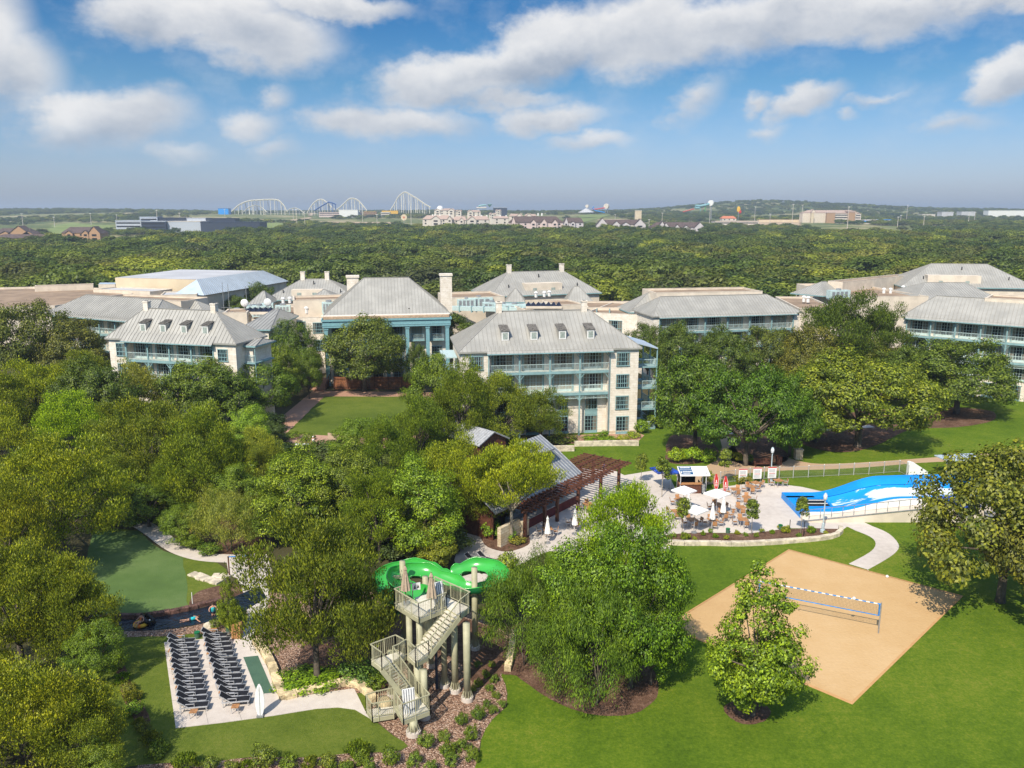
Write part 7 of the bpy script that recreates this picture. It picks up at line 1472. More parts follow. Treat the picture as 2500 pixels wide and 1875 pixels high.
# shed with metal roof beyond
c = [W('F', 728, 403, 3.4), W('F', 910, 460, 3.4), W('F', 790, 353, 4.6), W('F', 1043, 430, 3.4)]
ax = c[1] - c[0]; sh = empty('shed', Vector((c[0].x, c[0].y, 0)), math.atan2(ax.y, ax.x), 'red brown shed with pale metal gable roof behind the trees', 'shed'); LS = ax.length
mb = MB(); mb.box(.3, LS - .3, .3, 4.6, 0, 3.4); mb.build('wall', MAT['brown'], sh)
for u in (.3, LS - .34): k = MB(); k.poly([(u, .3, 3.4), (u, 4.6, 3.4), (u, 2.45, 4.5)]); k.poly([(u + .04, 2.45, 4.5), (u + .04, 4.6, 3.4), (u + .04, .3, 3.4)]); k.build('gable_end', MAT['brown'], sh)
mb = MB(); gable(mb, .3, LS - .3, .3, 4.6, 3.4, 1.1, .35); r = mb.build('roof', mat('dull_shed_metal', (.36, .37, .39), rough=.5, var=.1), sh); gable_ribs(.3, LS - .3, .3, 4.6, 3.4, 1.1, .35, .45).build('roof_ribs', MAT['galvrib'], r)
# two dark loungers by the plaza
for i, (x, y) in enumerate(((870, 1170), (945, 1160))):
    o = copy_tree(lp); o.location = W('F', x, y, .02); o.rotation_euler = (0, 0, -.55); tag(o, ('left' if i == 0 else 'right') + ' one of two black loungers on the path behind the green slide', 'sun lounger', 'sun loungers behind the slide')
# ---- wave pool --------------------------------------------------------------
x0 = 29.7; x1 = 50.0; yf = 79.5
wp = empty('wave_pool', (x0, yf, 0), 0, 'bright blue surf simulator with white rushing water and pale concrete base', 'wave pool')
def prof(x):                                        # height of the riding surface along the length (0..27)
    return .65 + 1.45 * sstep(3.2, 10.5, x) + .15 * sstep(10, 16, x)
NX = 60; XL = x1 - x0
def yb(x): return 6.1
def surf_sheet(y0f, y1f, zf, name, m, ny=10, parent=wp, smooth=True, xs=(0, 1)):
    mb = MB()
    for i in range(NX + 1):
        x = XL * (xs[0] + (xs[1] - xs[0]) * i / NX)
        for j in range(ny + 1): v = j / ny; y = y0f(x) + (y1f(x) - y0f(x)) * v; mb.v.append((x, y, zf(x, v)))
    for i in range(NX):
        for j in range(ny): q = i * (ny + 1) + j; mb.f.append((q, q + ny + 1, q + ny + 2, q + 1))
    return mb.build(name, MAT[m] if isinstance(m, str) else m, parent, smooth)
def wave_mat():
    m = bpy.data.materials.new('rushing_water'); m.use_nodes = True; t = NT(m.node_tree); t.n.clear(); co = t.add('ShaderNodeTexCoord').outputs['Object']
    s = t.vm('MULTIPLY', co, (.16, .62, .2)).outputs[0]; n1 = t.add('ShaderNodeTexNoise', {'Vector': s, 'Scale': 1.6, 'Detail': 7, 'Roughness': .6, 'Distortion': .8}).outputs[0]; n2 = t.add('ShaderNodeTexNoise', {'Vector': t.vm('MULTIPLY', co, (1, 6, 1)).outputs[0], 'Scale': 2.0, 'Detail': 4}).outputs[0]
    sp = t.add('ShaderNodeSeparateXYZ', {0: co}); near_ = t.smooth(sp.outputs[1], 2.8, 1.0); wall_ = t.math('MULTIPLY', t.smooth(sp.outputs[0], 7.5, 9.5), t.smooth(sp.outputs[1], 4.6, 3.6))
    f = t.math('ADD', t.math('ADD', n1, t.math('MULTIPLY', t.math('SUBTRACT', n2, .5), .25)), t.math('ADD', t.math('MULTIPLY', near_, .10), t.math('MULTIPLY', wall_, .30)))
    c = t.mix(t.smooth(f, .56, .66), (.008, .27, .74), (.72, .78, .82)); b_ = t.add('ShaderNodeBsdfPrincipled', {'Base Color': c, 'Roughness': .25}); t.add('ShaderNodeOutputMaterial', {0: b_.outputs[0]}); return m
dip = lambda x, v: prof(x) - .42 * math.sin(PI * min(1, max(0, v))) ** .6
surf_sheet(lambda x: .85 + .5 * sstep(10, 4, x), lambda x: yb(x) - 1.5, dip, 'ride_surface', wave_mat(), 12, xs=(.20, 1))
surf_sheet(lambda x: yb(x) - 1.5, lambda x: yb(x) + .2, lambda x, v: prof(x) + .05 + .45 * sstep(0, .5, v) * sstep(4, 11, x), 'back_wall', 'blue', 3)
surf_sheet(lambda x: yb(x) + .2, lambda x: yb(x) + .25, lambda x, v: (prof(x) + .05 + .45 * sstep(4, 11, x)) * (1 - v), 'back_face', 'blue', 1)
surf_sheet(lambda x: .25, lambda x: .85 + .5 * sstep(10, 4, x), lambda x, v: prof(x) + .06 + .0 * v, 'front_rim', 'blue', 2, xs=(.0, 1))
surf_sheet(lambda x: 1.0, lambda x: yb(x) - 1.0, lambda x, v: .70, 'entry_deck', 'blue', 2, xs=(0, .2))
mb = MB(); mb.box(.9, 3.6, 1.5, 3.9, .72, .74); mb.build('grate_well', MAT['dark'], wp); mb = MB(); mb.box(.7, 3.8, 1.3, 1.5, .70, .86); mb.box(.7, 3.8, 3.9, 4.1, .70, .86); mb.box(.7, .9, 1.5, 3.9, .70, .86); mb.box(3.6, 3.8, 1.5, 3.9, .70, .86); mb.build('well_rim', MAT['blue'], wp); mb = MB(); mb.box(1.0, 3.5, 2.2, 2.26, .86, .92); mb.box(1.0, 3.5, 3.2, 3.26, .86, .92); mb.build('well_rail', MAT['white'], wp)
surf_sheet(lambda x: .22, lambda x: .25, lambda x, v: (prof(x) + .06) * v + (-.02) * (1 - v), 'front_skirt', 'canvasw', 1)
mb = MB(); mb.poly([(0, .22, 0), (0, 6.3, 0), (0, 6.3, .71), (0, .22, .76)][::-1]); mb.build('end_face', MAT['blue'], wp)
def wz(x): return min(1.95, .22 + .108 * x)
mb = MB()
for i in range(NX):
    a = XL * i / NX; b_ = XL * (i + 1) / NX; mb.poly([(a, -.9, 0), (b_, -.9, 0), (b_, -.9, wz(b_)), (a, -.9, wz(a))]); mb.poly([(a, -.9, wz(a)), (b_, -.9, wz(b_)), (b_, .22, wz(b_)), (a, .22, wz(a))])
mb.poly([(0, .22, 0), (0, -.9, 0), (0, -.9, .22), (0, .22, .22)]); mb.build('ramp_base', MAT['stucco'], wp)
mb = MB()
for i in range(NX): a = XL * i / NX; b_ = XL * (i + 1) / NX; mb.bar((a, -.8, wz(a) + 1.05), (b_, -.8, wz(b_) + 1.05), .05, .05); mb.bar((a, -.93, wz(a) - .05), (b_, -.93, wz(b_) - .05), .04, .12)
mb.build('handrail', MAT['steel'], wp)
for i in range(18): x = .5 + i * 1.13; mb = MB(); mb.box(x - .025, x + .025, -.825, -.775, wz(x), wz(x) + 1.05); mb.build('rail_post', MAT['steel'], wp)
p = W('K', 1512, 648); o = empty('concrete_fin', p, 0, 'white sloping concrete fin wall behind the wave pool', 'wall'); mb = MB(); mb.poly([(0, 0, 0), (2.4, 0, 0), (2.4, 0, .6), (.7, 0, 1.7), (.2, 0, 1.85), (0, 0, 1.75)]); mb.poly([(0, .4, 0), (2.4, .4, 0), (2.4, .4, .6), (.7, .4, 1.7), (.2, .4, 1.85), (0, .4, 1.75)][::-1])
for a, b_ in (((0, 0), (0, 1.75)), ((0, 1.75), (.2, 1.85)), ((.2, 1.85), (.7, 1.7)), ((.7, 1.7), (2.4, .6)), ((2.4, .6), (2.4, 0))): mb.poly([(a[0], 0, a[1]), (b_[0], 0, b_[1]), (b_[0], .4, b_[1]), (a[0], .4, a[1])])
mb.build('slab', MAT['canvasw'], o)
o = empty('canopy', W('K', 1740, 655), .15, 'pale metal canopy on posts behind the leaning tree at the wave pool', 'canopy'); k = MB(); k.box(0, 5, 0, 2.4, 2.0, 2.1); k.build('roof', MAT['roofblue'], o)
for x in (.2, 4.7): k = MB(); k.box(x - .06, x + .06, .2, .32, 0, 2.0); k.build('post', MAT['steel'], o)
o = empty('timber_stairs', W('K', 2110, 1000), -.3, 'dark timber platform under the leaning tree at the right edge', 'platform'); k = MB()
for i in range(6): k.box(-1.5, 1.5, i * .5, i * .5 + .42, .2 + i * .22, .26 + i * .22)
k.build('slats', MAT['steel'], o); k = MB(); k.box(-1.6, 1.6, 0, 3, 0, .2); k.build('frame', MAT['dark'], o)
# ================================================================ the far land
OFF.update(X=(0, 0, 1), a1=(500, 450, 7.373), a2=(750, 450, 6.32), a3=(1000, 480, 6.32), a4=(1350, 470, 5.395))
def mir(k, pts, Y): return [WY(k, x, y, Y) for x, y in pts]
def coaster(label, k, pts, Y, tw_=2.4, nsup=14, m='coaster', sm='coaster', smooth=True, cat='roller coaster'):
    P = catmull(mir(k, pts, Y), 8) if smooth else mir(k, pts, Y)
    c = P[0]; o = empty('roller_coaster', Vector((c.x, c.y, tz(c.x, c.y))), 0, label, cat, None); O_ = Vector(o.location); mb = MB()
    for dy in (-.9, .9): mb.tube([p - O_ + Vector((0, dy, 0)) for p in P], tw_ / 2.6, 5)
    mb.tube([p - O_ - Vector((0, 0, tw_ * .6)) for p in P], tw_ / 2.2, 5); mb.build('track', MAT[m], o)
    L = [0]
    for a, b_ in zip(P, P[1:]): L.append(L[-1] + abs(b_.x - a.x))
    for i in range(nsup):
        s = L[-1] * (i + .7) / (nsup + .4)
        q = next(j for j in range(len(L)) if L[j] >= s); p = P[q]; g = tz(p.x, p.y) - 1; k_ = MB()
        if p.z - g < 3: continue
        k_.bar(p - O_ - Vector((0, 0, .5)), Vector((p.x, p.y - 1, g)) - O_, 1.0, 1.0); k_.bar(p - O_ - Vector((0, 0, .5)), Vector((p.x + (p.z - g) * (.12 if i % 2 else -.05), p.y + 6, g)) - O_, .7, .7)
        k_.build('support', MAT[sm if i % 3 else 'steel'], o)
    return o
coaster('wide flat topped cream roller coaster hump at the far left of the ride line', 'a1', [(485, 485), (600, 380), (700, 325), (800, 293), (900, 281), (1100, 270), (1290, 273), (1370, 318), (1430, 390), (1485, 490)], 2050, nsup=15)
coaster('small cream coaster arch inside the wide flat topped hump', 'a1', [(690, 500), (790, 415), (870, 382), (940, 380), (1030, 422), (1125, 505)], 2010, 1.5, 6)
coaster('lowest cream coaster hump between the wide and the rounded humps', 'a1', [(1480, 490), (1530, 445), (1620, 423), (1700, 450), (1800, 522)], 2010, 1.5, 5)
coaster('pair of rounded cream coaster humps joined by a dip', 'a2', [(0, 440), (60, 335), (140, 253), (220, 230), (290, 265), (350, 320), (430, 388), (490, 363), (560, 300), (640, 228), (700, 214), (770, 235), (840, 300), (920, 402)], 2020, nsup=22)
coaster('dark blue coaster lift hill crossing the first rounded cream hump', 'a2', [(110, 402), (200, 345), (330, 270), (385, 282), (440, 305), (432, 400)], 2000, 2.2, 7, 'coasterblue', 'coasterblue', False)
coaster('tallest cream coaster peak sloping down to the right', 'a2', [(1285, 398), (1340, 310), (1400, 200), (1460, 140), (1520, 118), (1600, 160), (1700, 220), (1800, 290), (1905, 352)], 2030, nsup=17)
o = empty('coaster_stair_tower', WY('a1', 920, 490, 2000), 0, 'dark zigzag stair tower beneath the wide coaster hump', 'tower'); mb = MB(); O_ = Vector(o.location); Z = [WY('a1', 895 + (45 if i % 2 else 0), 290 + i * 33, 2000) - O_ for i in range(7)]
for a, b_ in zip(Z, Z[1:]): mb.bar(a, b_, 1, 1)
mb.build('flights', MAT['steel'], o); mb = MB(); mb.bar(WY('a1', 885, 290, 2000) - O_, WY('a1', 885, 500, 2000) - O_, .6, .6); mb.bar(WY('a1', 950, 290, 2000) - O_, WY('a1', 950, 500, 2000) - O_, .6, .6); mb.build('frame', MAT['steel'], o)
def far_block(label, k, x0, x1, yt, yb, Y, depth, wall='stucco', roof='tar', roofh=.6, win=True, name='far_building', cat='building'):
    a = WY(k, x0, yt, Y); b_ = WY(k, x1, yt, Y); g = min(tz(a.x, Y), WY(k, x0, yb, Y).z); O_ = Vector((a.x, Y, g)); o = empty(name, O_, 0, label, cat); W_ = b_.x - a.x; H = a.z - g
    mb = MB(); mb.box(0, W_, 0, depth, 0, H); mb.build('wall', MAT[wall], o); mb = MB(); mb.box(-.3, W_ + .3, -.3, depth + .3, H, H + roofh); mb.build('roof', MAT[roof], o)
    if win:
        mb = MB(); rows = max(1, int(H / 4)); n = max(2, int(W_ / 5))
        for r in range(rows): mb.box(1, W_ - 1, -.12, 0, H - 3.2 - r * 4, H - 1.6 - r * 4)
        mb.build('window_band', MAT['dark'], o)
    BLK.append((a.x, b_.x, Y - 4, Y + depth)); return o
def far_house(label, k, x0, x1, yr, ye, yb, Y, depth, wall, roof, gables=(), chim=(), group=None, gw=None):
    a = WY(k, x0, ye, Y); b_ = WY(k, x1, ye, Y); zr = WY(k, x0, yr, Y + depth / 2).z; g = min(tz(a.x, Y), WY(k, x0, yb, Y).z); O_ = Vector((a.x, Y, g)); o = empty('far_house', O_, 0, label, 'house', group); W_ = b_.x - a.x; H = a.z - g; R = zr - g; iL = min(depth / 2, W_ * .12)
    mb = MB(); mb.box(0, W_, 0, depth, 0, H); mb.build('wall', MAT[wall], o); mb = MB(); e = .6
    q = [(-e, -e, H), (W_ + e, -e, H), (W_ + e, depth + e, H), (-e, depth + e, H), (iL, depth / 2, R), (W_ - iL, depth / 2, R)]; mb.poly([q[0], q[1], q[5], q[4]]); mb.poly([q[2], q[3], q[4], q[5]]); mb.poly([q[1], q[2], q[5]]); mb.poly([q[3], q[0], q[4]]); mb.build('roof', MAT[roof], o)
    for gx, wpx, yp in gables:
        c = WY(k, gx, yp, Y - 2); hw = wpx / 2 / OFF[k][2] * Y / FOC; cx = c.x - a.x; pz = c.z - g; gb = MB(); h0 = H - .3
        gb.poly([(cx - hw, -2, 0), (cx + hw, -2, 0), (cx + hw, -2, h0), (cx, -2, pz), (cx - hw, -2, h0)]); gb.poly([(cx - hw, 0, 0), (cx - hw, -2, 0), (cx - hw, -2, h0), (cx - hw, 0, h0)]); gb.poly([(cx + hw, -2, 0), (cx + hw, 0, 0), (cx + hw, 0, h0), (cx + hw, -2, h0)]); w_ = gb.build('gable', MAT[gw or wall], o)
        rb = MB(); rb.poly([(cx - hw - .6, -2.6, h0 - .3), (cx, -2.6, pz + .4), (cx, depth / 2, pz + .4), (cx - hw - .6, depth / 2, h0 - .3)]); rb.poly([(cx, -2.6, pz + .4), (cx + hw + .6, -2.6, h0 - .3), (cx + hw + .6, depth / 2, h0 - .3), (cx, depth / 2, pz + .4)]); rb.build('gable_roof', MAT[roof], w_)
        wn = MB(); wn.box(cx - hw * .4, cx + hw * .4, -2.1, -2, h0 - 2.6, h0 - .8); wn.box(cx - hw * .4, cx + hw * .4, -2.1, -2, h0 - 6, h0 - 4.2); wn.build('window', MAT['dark'], w_)
    for cx_ in chim: c = WY(k, cx_, yr - 14, Y + depth / 2); mb = MB(); x = c.x - a.x; mb.box(x - .9, x + .9, depth / 2 - .8, depth / 2 + .8, H, c.z - g); mb.build('chimney', MAT['white'], o)
    wn = MB(); n = max(2, int(W_ / 7))
    for i in range(n): x = (i + .5) * W_ / n; wn.box(x - .9, x + .9, -.1, 0, H - 2.6, H - .9); wn.box(x - .9, x + .9, -.1, 0, H - 5.8, H - 4.1)
    wn.build('window', MAT['dark'], o); BLK.append((a.x, b_.x, Y - 4, Y + depth)); return o
MAT['pinkwall'] = mat('pale_pink_siding', (.62, .50, .46)); MAT['lilac'] = mat('pale_lilac_gable', (.56, .52, .52)); MAT['whitewall'] = mat('warm_white_wall', (.60, .55, .48))
far_house('pale pink apartment block with dark brown roof and three front gables', 'P', 890, 1380, 288, 345, 430, 905, 16, 'pinkwall', 'brownroof', [(1115, 52, 318), (1210, 52, 312), (1308, 52, 318), (935, 36, 292)])
far_house('lower brown roofed house right of the three gabled apartment block', 'P', 1385, 1565, 300, 345, 400, 930, 14, 'lilac', 'brownroof', [(1410, 34, 300), (1470, 40, 335)])
far_house('brown roofed white walled house with four pale gables, left of two', 'P', 1690, 2125, 318, 362, 415, 885, 16, 'whitewall', 'brownroof', [(1735, 100, 305), (1862, 74, 333), (1947, 74, 342), (2076, 100, 313)], gw='lilac')
far_house('brown roofed house with pale gables among dark trees, right of two', 'a4', 1290, 2010, 390, 462, 520, 880, 16, 'lilac', 'brownroof', [(1440, 110, 380), (1490, 100, 402), (1637, 80, 423), (1752, 90, 434), (1937, 140, 393)])
far_house('pink tan roofed row house with four white chimneys', 'a3', 200, 662, 288, 350, 420, 1010, 16, 'whitewall', 'pinkroof', [(400, 150, 300), (615, 70, 300)], [355, 392, 470, 617])
far_house('pink tan roofed link house in the pale housing row', 'a3', 670, 872, 305, 362, 420, 1020, 14, 'whitewall', 'pinkroof', [(800, 70, 330)], [])
far_house('pale house with one large white gable and tall chimneys', 'a3', 885, 1225, 298, 355, 420, 1000, 16, 'whitewall', 'pinkroof', [(962, 130, 308)], [1017, 1110, 1190])
far_house('tan roofed house left of the dark brown apartment roof', 'a3', 1285, 1530, 300, 335, 400, 1015, 14, 'whitewall', 'pinkroof', [], [1400, 1490])
far_house('cream house row showing above the dark brown roof', 'a3', 1535, 1745, 265, 300, 340, 1120, 14, 'whitewall', 'pinkroof', [(1690, 90, 262)], [])
far_house('cream house with two square chimneys above the dark brown roof', 'a3', 1775, 1960, 268, 298, 340, 1120, 14, 'whitewall', 'pinkroof', [(1840, 90, 264)], [1982, 2040])
far_house('upper white house with terraces on the slope', 'a3', 380, 700, 182, 212, 262, 1350, 18, 'whitewall', 'pinkroof', [(430, 80, 188), (640, 90, 186)])
far_house('small white two storey house right of the terraced one', 'a3', 710, 802, 205, 222, 285, 1340, 14, 'whitewall', 'pinkroof', [(765, 60, 208)])
far_house('low white house half way up the far slope', 'a3', 890, 1095, 208, 236, 270, 1330, 14, 'whitewall', 'pinkroof', [(940, 80, 212)])
far_house('little white house on the far slope above the chimneys', 'a3', 1225, 1330, 250, 270, 300, 1250, 12, 'whitewall', 'pinkroof', [(1280, 60, 250)])
far_house('tiny white house near the teal water park building', 'a3', 1325, 1412, 200, 215, 240, 1500, 12, 'whitewall', 'pinkroof', [(1370, 50, 200)])
o = empty('domed_roof', WY('a3', 465, 188, 1350), 0, 'white domed roof above the terraced white house', 'dome'); mb = MB(); mb.ball((0, 6, -1), (5.6, 5.6, 6), 14, 8); mb.build('dome', MAT['white'], o, True); mb = MB(); mb.cyl(0, 6, -10, -1, 5.2, n=14); mb.build('drum', MAT['whitewall'], o)
far_block('long low pale station building at the foot of the coaster', 'a2', 180, 830, 432, 480, 1900, 14, 'pinkwall', 'pinkroof'); far_block('white ride building in front of the second rounded hump', 'a2', 492, 780, 396, 440, 1880, 20, 'white', 'white', .6, False)
far_block('tan low building right of the white ride building', 'a2', 870, 1065, 425, 470, 1900, 12, 'tanwall', 'yellow'); far_block('small white shed under the tallest coaster peak', 'a2', 1135, 1275, 432, 480, 1900, 12, 'whitewall', 'white'); far_block('thin yellow coaster shed roof left of the tallest peak', 'a2', 1150, 1400, 408, 418, 1950, 8, 'yellow', 'yellow', .4, False)
far_block('bright blue box building on the left horizon', 'X', 532, 557, 509, 524, 2100, 20, 'blue', 'navywall', .4, False)
far_block('grey panelled left end of the office building with dark windows', 'U', 958, 1170, 202, 275, 985, 30, 'greypanel', 'greypanel'); far_block('dark glass entrance block of the office building', 'U', 1172, 1374, 208, 270, 975, 30, 'navywall', 'greypanel'); far_block('long pale grey middle of the office building', 'U', 1376, 1664, 208, 262, 980, 34, 'greypanel', 'whitewall', .5, False)
far_block('long dark navy right wing of the office building', 'U', 1666, 2155, 215, 262, 975, 30, 'navywall', 'navywall', .5, False); far_block('upper pale storey at the left of the office roof', 'U', 1160, 1306, 172, 206, 1010, 16, 'greypanel', 'greypanel'); far_block('upper dark storey with a small emblem on the office roof', 'U', 1308, 1548, 177, 206, 1012, 16, 'navywall', 'navywall', .4, False)
far_block('upper pale storey in the middle of the office roof', 'U', 1550, 1708, 180, 208, 1012, 16, 'greypanel', 'greypanel', .4, False); far_block('upper dark storey at the right of the office roof', 'U', 1710, 1954, 182, 210, 1012, 16, 'navywall', 'navywall', .4, False)
far_house('brown roofed house with orange gables at the left edge', 'U', -60, 245, 262, 305, 350, 760, 18, 'tanwall', 'brownroof', [(150, 170, 245), (40, 90, 290), (230, 80, 290)]); far_house('brown roofed house with small porch gables left of the office', 'U', 512, 830, 252, 302, 345, 770, 16, 'tanwall', 'brownroof', [(568, 60, 286), (705, 60, 283), (775, 95, 250)]); far_house('long low brown roof at the left edge of the wood', 'U', -60, 440, 312, 345, 360, 700, 12, 'tanwall', 'brownroof')
# beige hotel on the right with a bent plan
o = far_block('large beige hotel block, four storeys of windows, on the right', 'Q', 885, 1030, 172, 262, 1400, 16, 'stucco', 'pinkroof', .8, False, 'far_hotel'); far_block('tan and cream right half of the large beige hotel', 'Q', 1032, 1160, 176, 265, 1396, 18, 'whitewall', 'pinkroof', .8, True, 'far_hotel'); far_block('tan end bay of the large beige hotel', 'Q', 1161, 1200, 168, 265, 1392, 18, 'tanwall', 'pinkroof', 2.5, False, 'far_hotel'); far_block('cream end tower of the large beige hotel', 'Q', 1201, 1235, 178, 262, 1400, 16, 'whitewall', 'pinkroof', .8, True, 'far_hotel')
far_house('orange pink ridge roof of the large beige hotel', 'Q', 890, 1225, 155, 172, 180, 1404, 20, 'stucco', 'pinkroof', [(950, 40, 152), (1185, 60, 158)])
for x in (945, 1055): far_block('tan bay of the large beige hotel, %s' % ('left one' if x < 1000 else 'middle one'), 'Q', x - (8 if x < 1000 else 25), x + (8 if x < 1000 else 25), 172, 262, 1390, 5, 'stuccoY' if x < 1000 else 'tanwall', 'pinkroof', .8, False, 'far_hotel')
far_house('orange roofed restaurant left of the beige hotel', 'Q', 402, 486, 190, 205, 240, 1300, 16, 'whitewall', 'orangeroof'); far_block('long white retail block below the orange roof', 'Q', 358, 620, 222, 262, 1250, 24, 'whitewall', 'pinkroof'); far_block('tan retaining bank right of the white retail block', 'Q', 622, 872, 212, 232, 1420, 10, 'stuccoY', 'tar', .3, False)
far_block('store with blue, white and red bands right of the beige hotel', 'Q', 1252, 1418, 232, 262, 1380, 22, 'whitewall', 'red', 1.2); far_block('blue awning roof of the banded store', 'Q', 1255, 1350, 216, 232, 1386, 14, 'netblue', 'white', 1.0, False); far_block('white roofed part of the banded store', 'Q', 1352, 1415, 214, 232, 1386, 14, 'white', 'netblue', 1.0, False)
for i, (x0, x1, yt, yb, m, lab) in enumerate(((1720, 1790, 166, 176, 'roofwhite', 'small white shed roof at the far right'), (1838, 1920, 164, 176, 'roofwhite', 'pale long shed roof at the far right'), (2000, 2240, 158, 178, 'white', 'long white warehouse roof on the right horizon'), (1600, 1680, 180, 194, 'whitewall', 'cream shed below the right horizon'), (1925, 2030, 192, 210, 'pinkwall', 'pink roofed shed below the warehouse'), (2030, 2100, 176, 190, 'pinkwall', 'small pink house below the warehouse'))):
    far_block(lab, 'Q', x0, x1, yt, yb, 1800 + i * 20, 20, m, m, .5, False)
# water park
def flag_tower(label, k, x, yt, yb, Y, parts):
    o = empty('water_ride', Vector((WY(k, x, yb, Y).x, Y, tz(WY(k, x, yb, Y).x, Y))), 0, label, 'water ride'); O_ = Vector(o.location)
    for nm, m, kind, pts, r in parts:
        mb = MB(); P = [WY(k, a, b_, Y) - O_ for a, b_ in pts]
        if kind == 'tube': mb.tube(P, r, 8)
        elif kind == 'disc': mb.tube([P[0] - Vector((r * .25, 2, 0)), P[0] + Vector((r * .25, 2, 0))], r, 16)
        elif kind == 'cone': mb.tube([P[0], P[1]], [.3, r], 16)
        mb.build(nm, MAT[m], o)
flag_tower('white funnel ride with red and blue chutes on the horizon', 'a4', 700, 150, 240, 1700, [('funnel', 'whitewall', 'disc', [(705, 182)], 5.4), ('chute', 'red', 'tube', [(700, 200), (640, 208), (560, 222), (520, 215)], 1.1), ('chute', 'netblue', 'tube', [(540, 188), (520, 205), (560, 240), (680, 262)], 1.2), ('leg', 'steel', 'tube', [(720, 190), (720, 270)], .6), ('leg', 'steel', 'tube', [(690, 200), (690, 270)], .6)])
flag_tower('small white ring ride beside the funnel ride', 'a4', 452, 160, 250, 1700, [('ring', 'whitewall', 'disc', [(450, 180)], 3.2), ('leg', 'steel', 'tube', [(450, 190), (450, 270)], .7), ('tent', 'roofwhite', 'cone', [(440, 205), (440, 262)], 17)])
flag_tower('teal and green tube slide with a white bowl on the right horizon', 'a4', 2000, 110, 260, 1500, [('bowl', 'white', 'disc', [(2082, 138)], 5.0), ('tube', 'tealdark', 'tube', [(2060, 150), (2000, 168), (1930, 178), (1880, 172), (1870, 200), (1930, 205)], 2.1), ('chute', 'red', 'tube', [(1860, 215), (1790, 235), (1710, 255)], .8), ('leg', 'steel', 'tube', [(2085, 150), (2080, 390)], .9), ('leg', 'slide', 'tube', [(2010, 180), (2000, 250)], .6), ('leg', 'tealdark', 'tube', [(1945, 190), (1940, 250)], .5)])
flag_tower('turquoise water park structure on the middle horizon', 'a3', 1230, 110, 170, 1800, [('chute', 'tealdark', 'tube', [(1065, 150), (1110, 135), (1180, 130)], 1.8), ('bowl', 'tealdark', 'cone', [(1235, 165), (1235, 118)], 5.5), ('roof', 'tealdark', 'tube', [(1205, 125), (1268, 122)], 1.5), ('deck', 'whitewall', 'tube', [(1030, 172), (1185, 170)], 1.4)])
far_block('dark long shed under the turquoise water park structure', 'a3', 1290, 1505, 172, 205, 1820, 14, 'navywall', 'greypanel', .8, False); far_block('pale yellow hut on the middle horizon', 'a4', 1085, 1168, 240, 258, 1500, 8, 'stuccoY', 'whitewall', .8, False)
o = empty('round_sign', WY('a2', 1492, 510, 1150), 0, 'tan round sign disc standing in the scrub', 'sign'); O_ = Vector(o.location); mb = MB(); mb.tube([(0, 0, 0), (0, .5, 0)], 4.2, 20); mb.build('disc', MAT['stuccoY'], o); mb = MB(); mb.tube([(0, -.2, 0), (0, 0, 0)], 1.4, 12); mb.build('hub', MAT['orangeroof'], o); mb = MB(); mb.bar((0, .3, 0), (0, .3, tz(O_.x, O_.y) - O_.z - .5), .5, .5); mb.build('post', MAT['steel'], o)
o = empty('pylon_sign', WY('Q', 500, 150, 1400), 0, 'yellow and red pylon sign on the right skyline', 'sign'); mb = MB(); mb.ball((0, 0, 0), (3, .8, 5), 10, 6); mb.build('panel', MAT['yellow'], o); mb = MB(); mb.ball((2.4, 0, -4), (2.6, .7, 3), 10, 6); mb.build('panel', MAT['red'], o); mb = MB(); mb.bar((0, 0, -4), (0, 0, -30), .7, .7); mb.build('pole', MAT['steel'], o)
PO = [('X', 53, 522, 548), ('X', 131, 530, 548), ('X', 220, 521, 542), ('X', 284, 524, 540), ('X', 382, 513, 536), ('X', 438, 520, 534), ('X', 548, 511, 533), ('X', 715, 512, 544), ('X', 723, 512, 540), ('X', 743, 516, 536), ('X', 884, 503, 543), ('X', 920, 524, 546), ('X', 1003, 512, 541), ('X', 1168, 512, 530), ('X', 1502, 524, 536), ('X', 1617, 520, 542), ('X', 1585, 536, 550), ('Q', 330, 118, 232), ('Q', 600, 136, 218), ('Q', 828, 120, 206), ('Q', 885, 125, 150), ('Q', 690, 178, 208), ('Q', 1162, 135, 158), ('Q', 1458, 196, 262), ('Q', 1475, 186, 262), ('Q', 1515, 125, 182), ('Q', 1615, 190, 240), ('Q', 1920, 168, 210), ('Q', 1885, 170, 205)]
PO.sort(key=lambda q: OFF[q[0]][0] + q[1] / OFF[q[0]][2])
for i, (k, x, yt, yb) in enumerate(PO):
    Y = 1050 + (i * 137) % 500; t = WY(k, x, yt, Y); g = tz(t.x, Y); o = empty('light_pole', (t.x, Y, g), 0, 'thin pale pole above the far trees, %s from the left' % ORD[i], 'pole', 'thin pale poles above the far trees'); mb = MB(); mb.tube([(0, 0, 0), (0, 0, t.z - g)], [.42, .26], 6); mb.build('shaft', MAT['concrete'], o)
    mb = MB(); mb.box(-1.4, 1.4, -.3, .3, t.z - g - .3, t.z - g + .2); mb.build('head', MAT['white'], o)
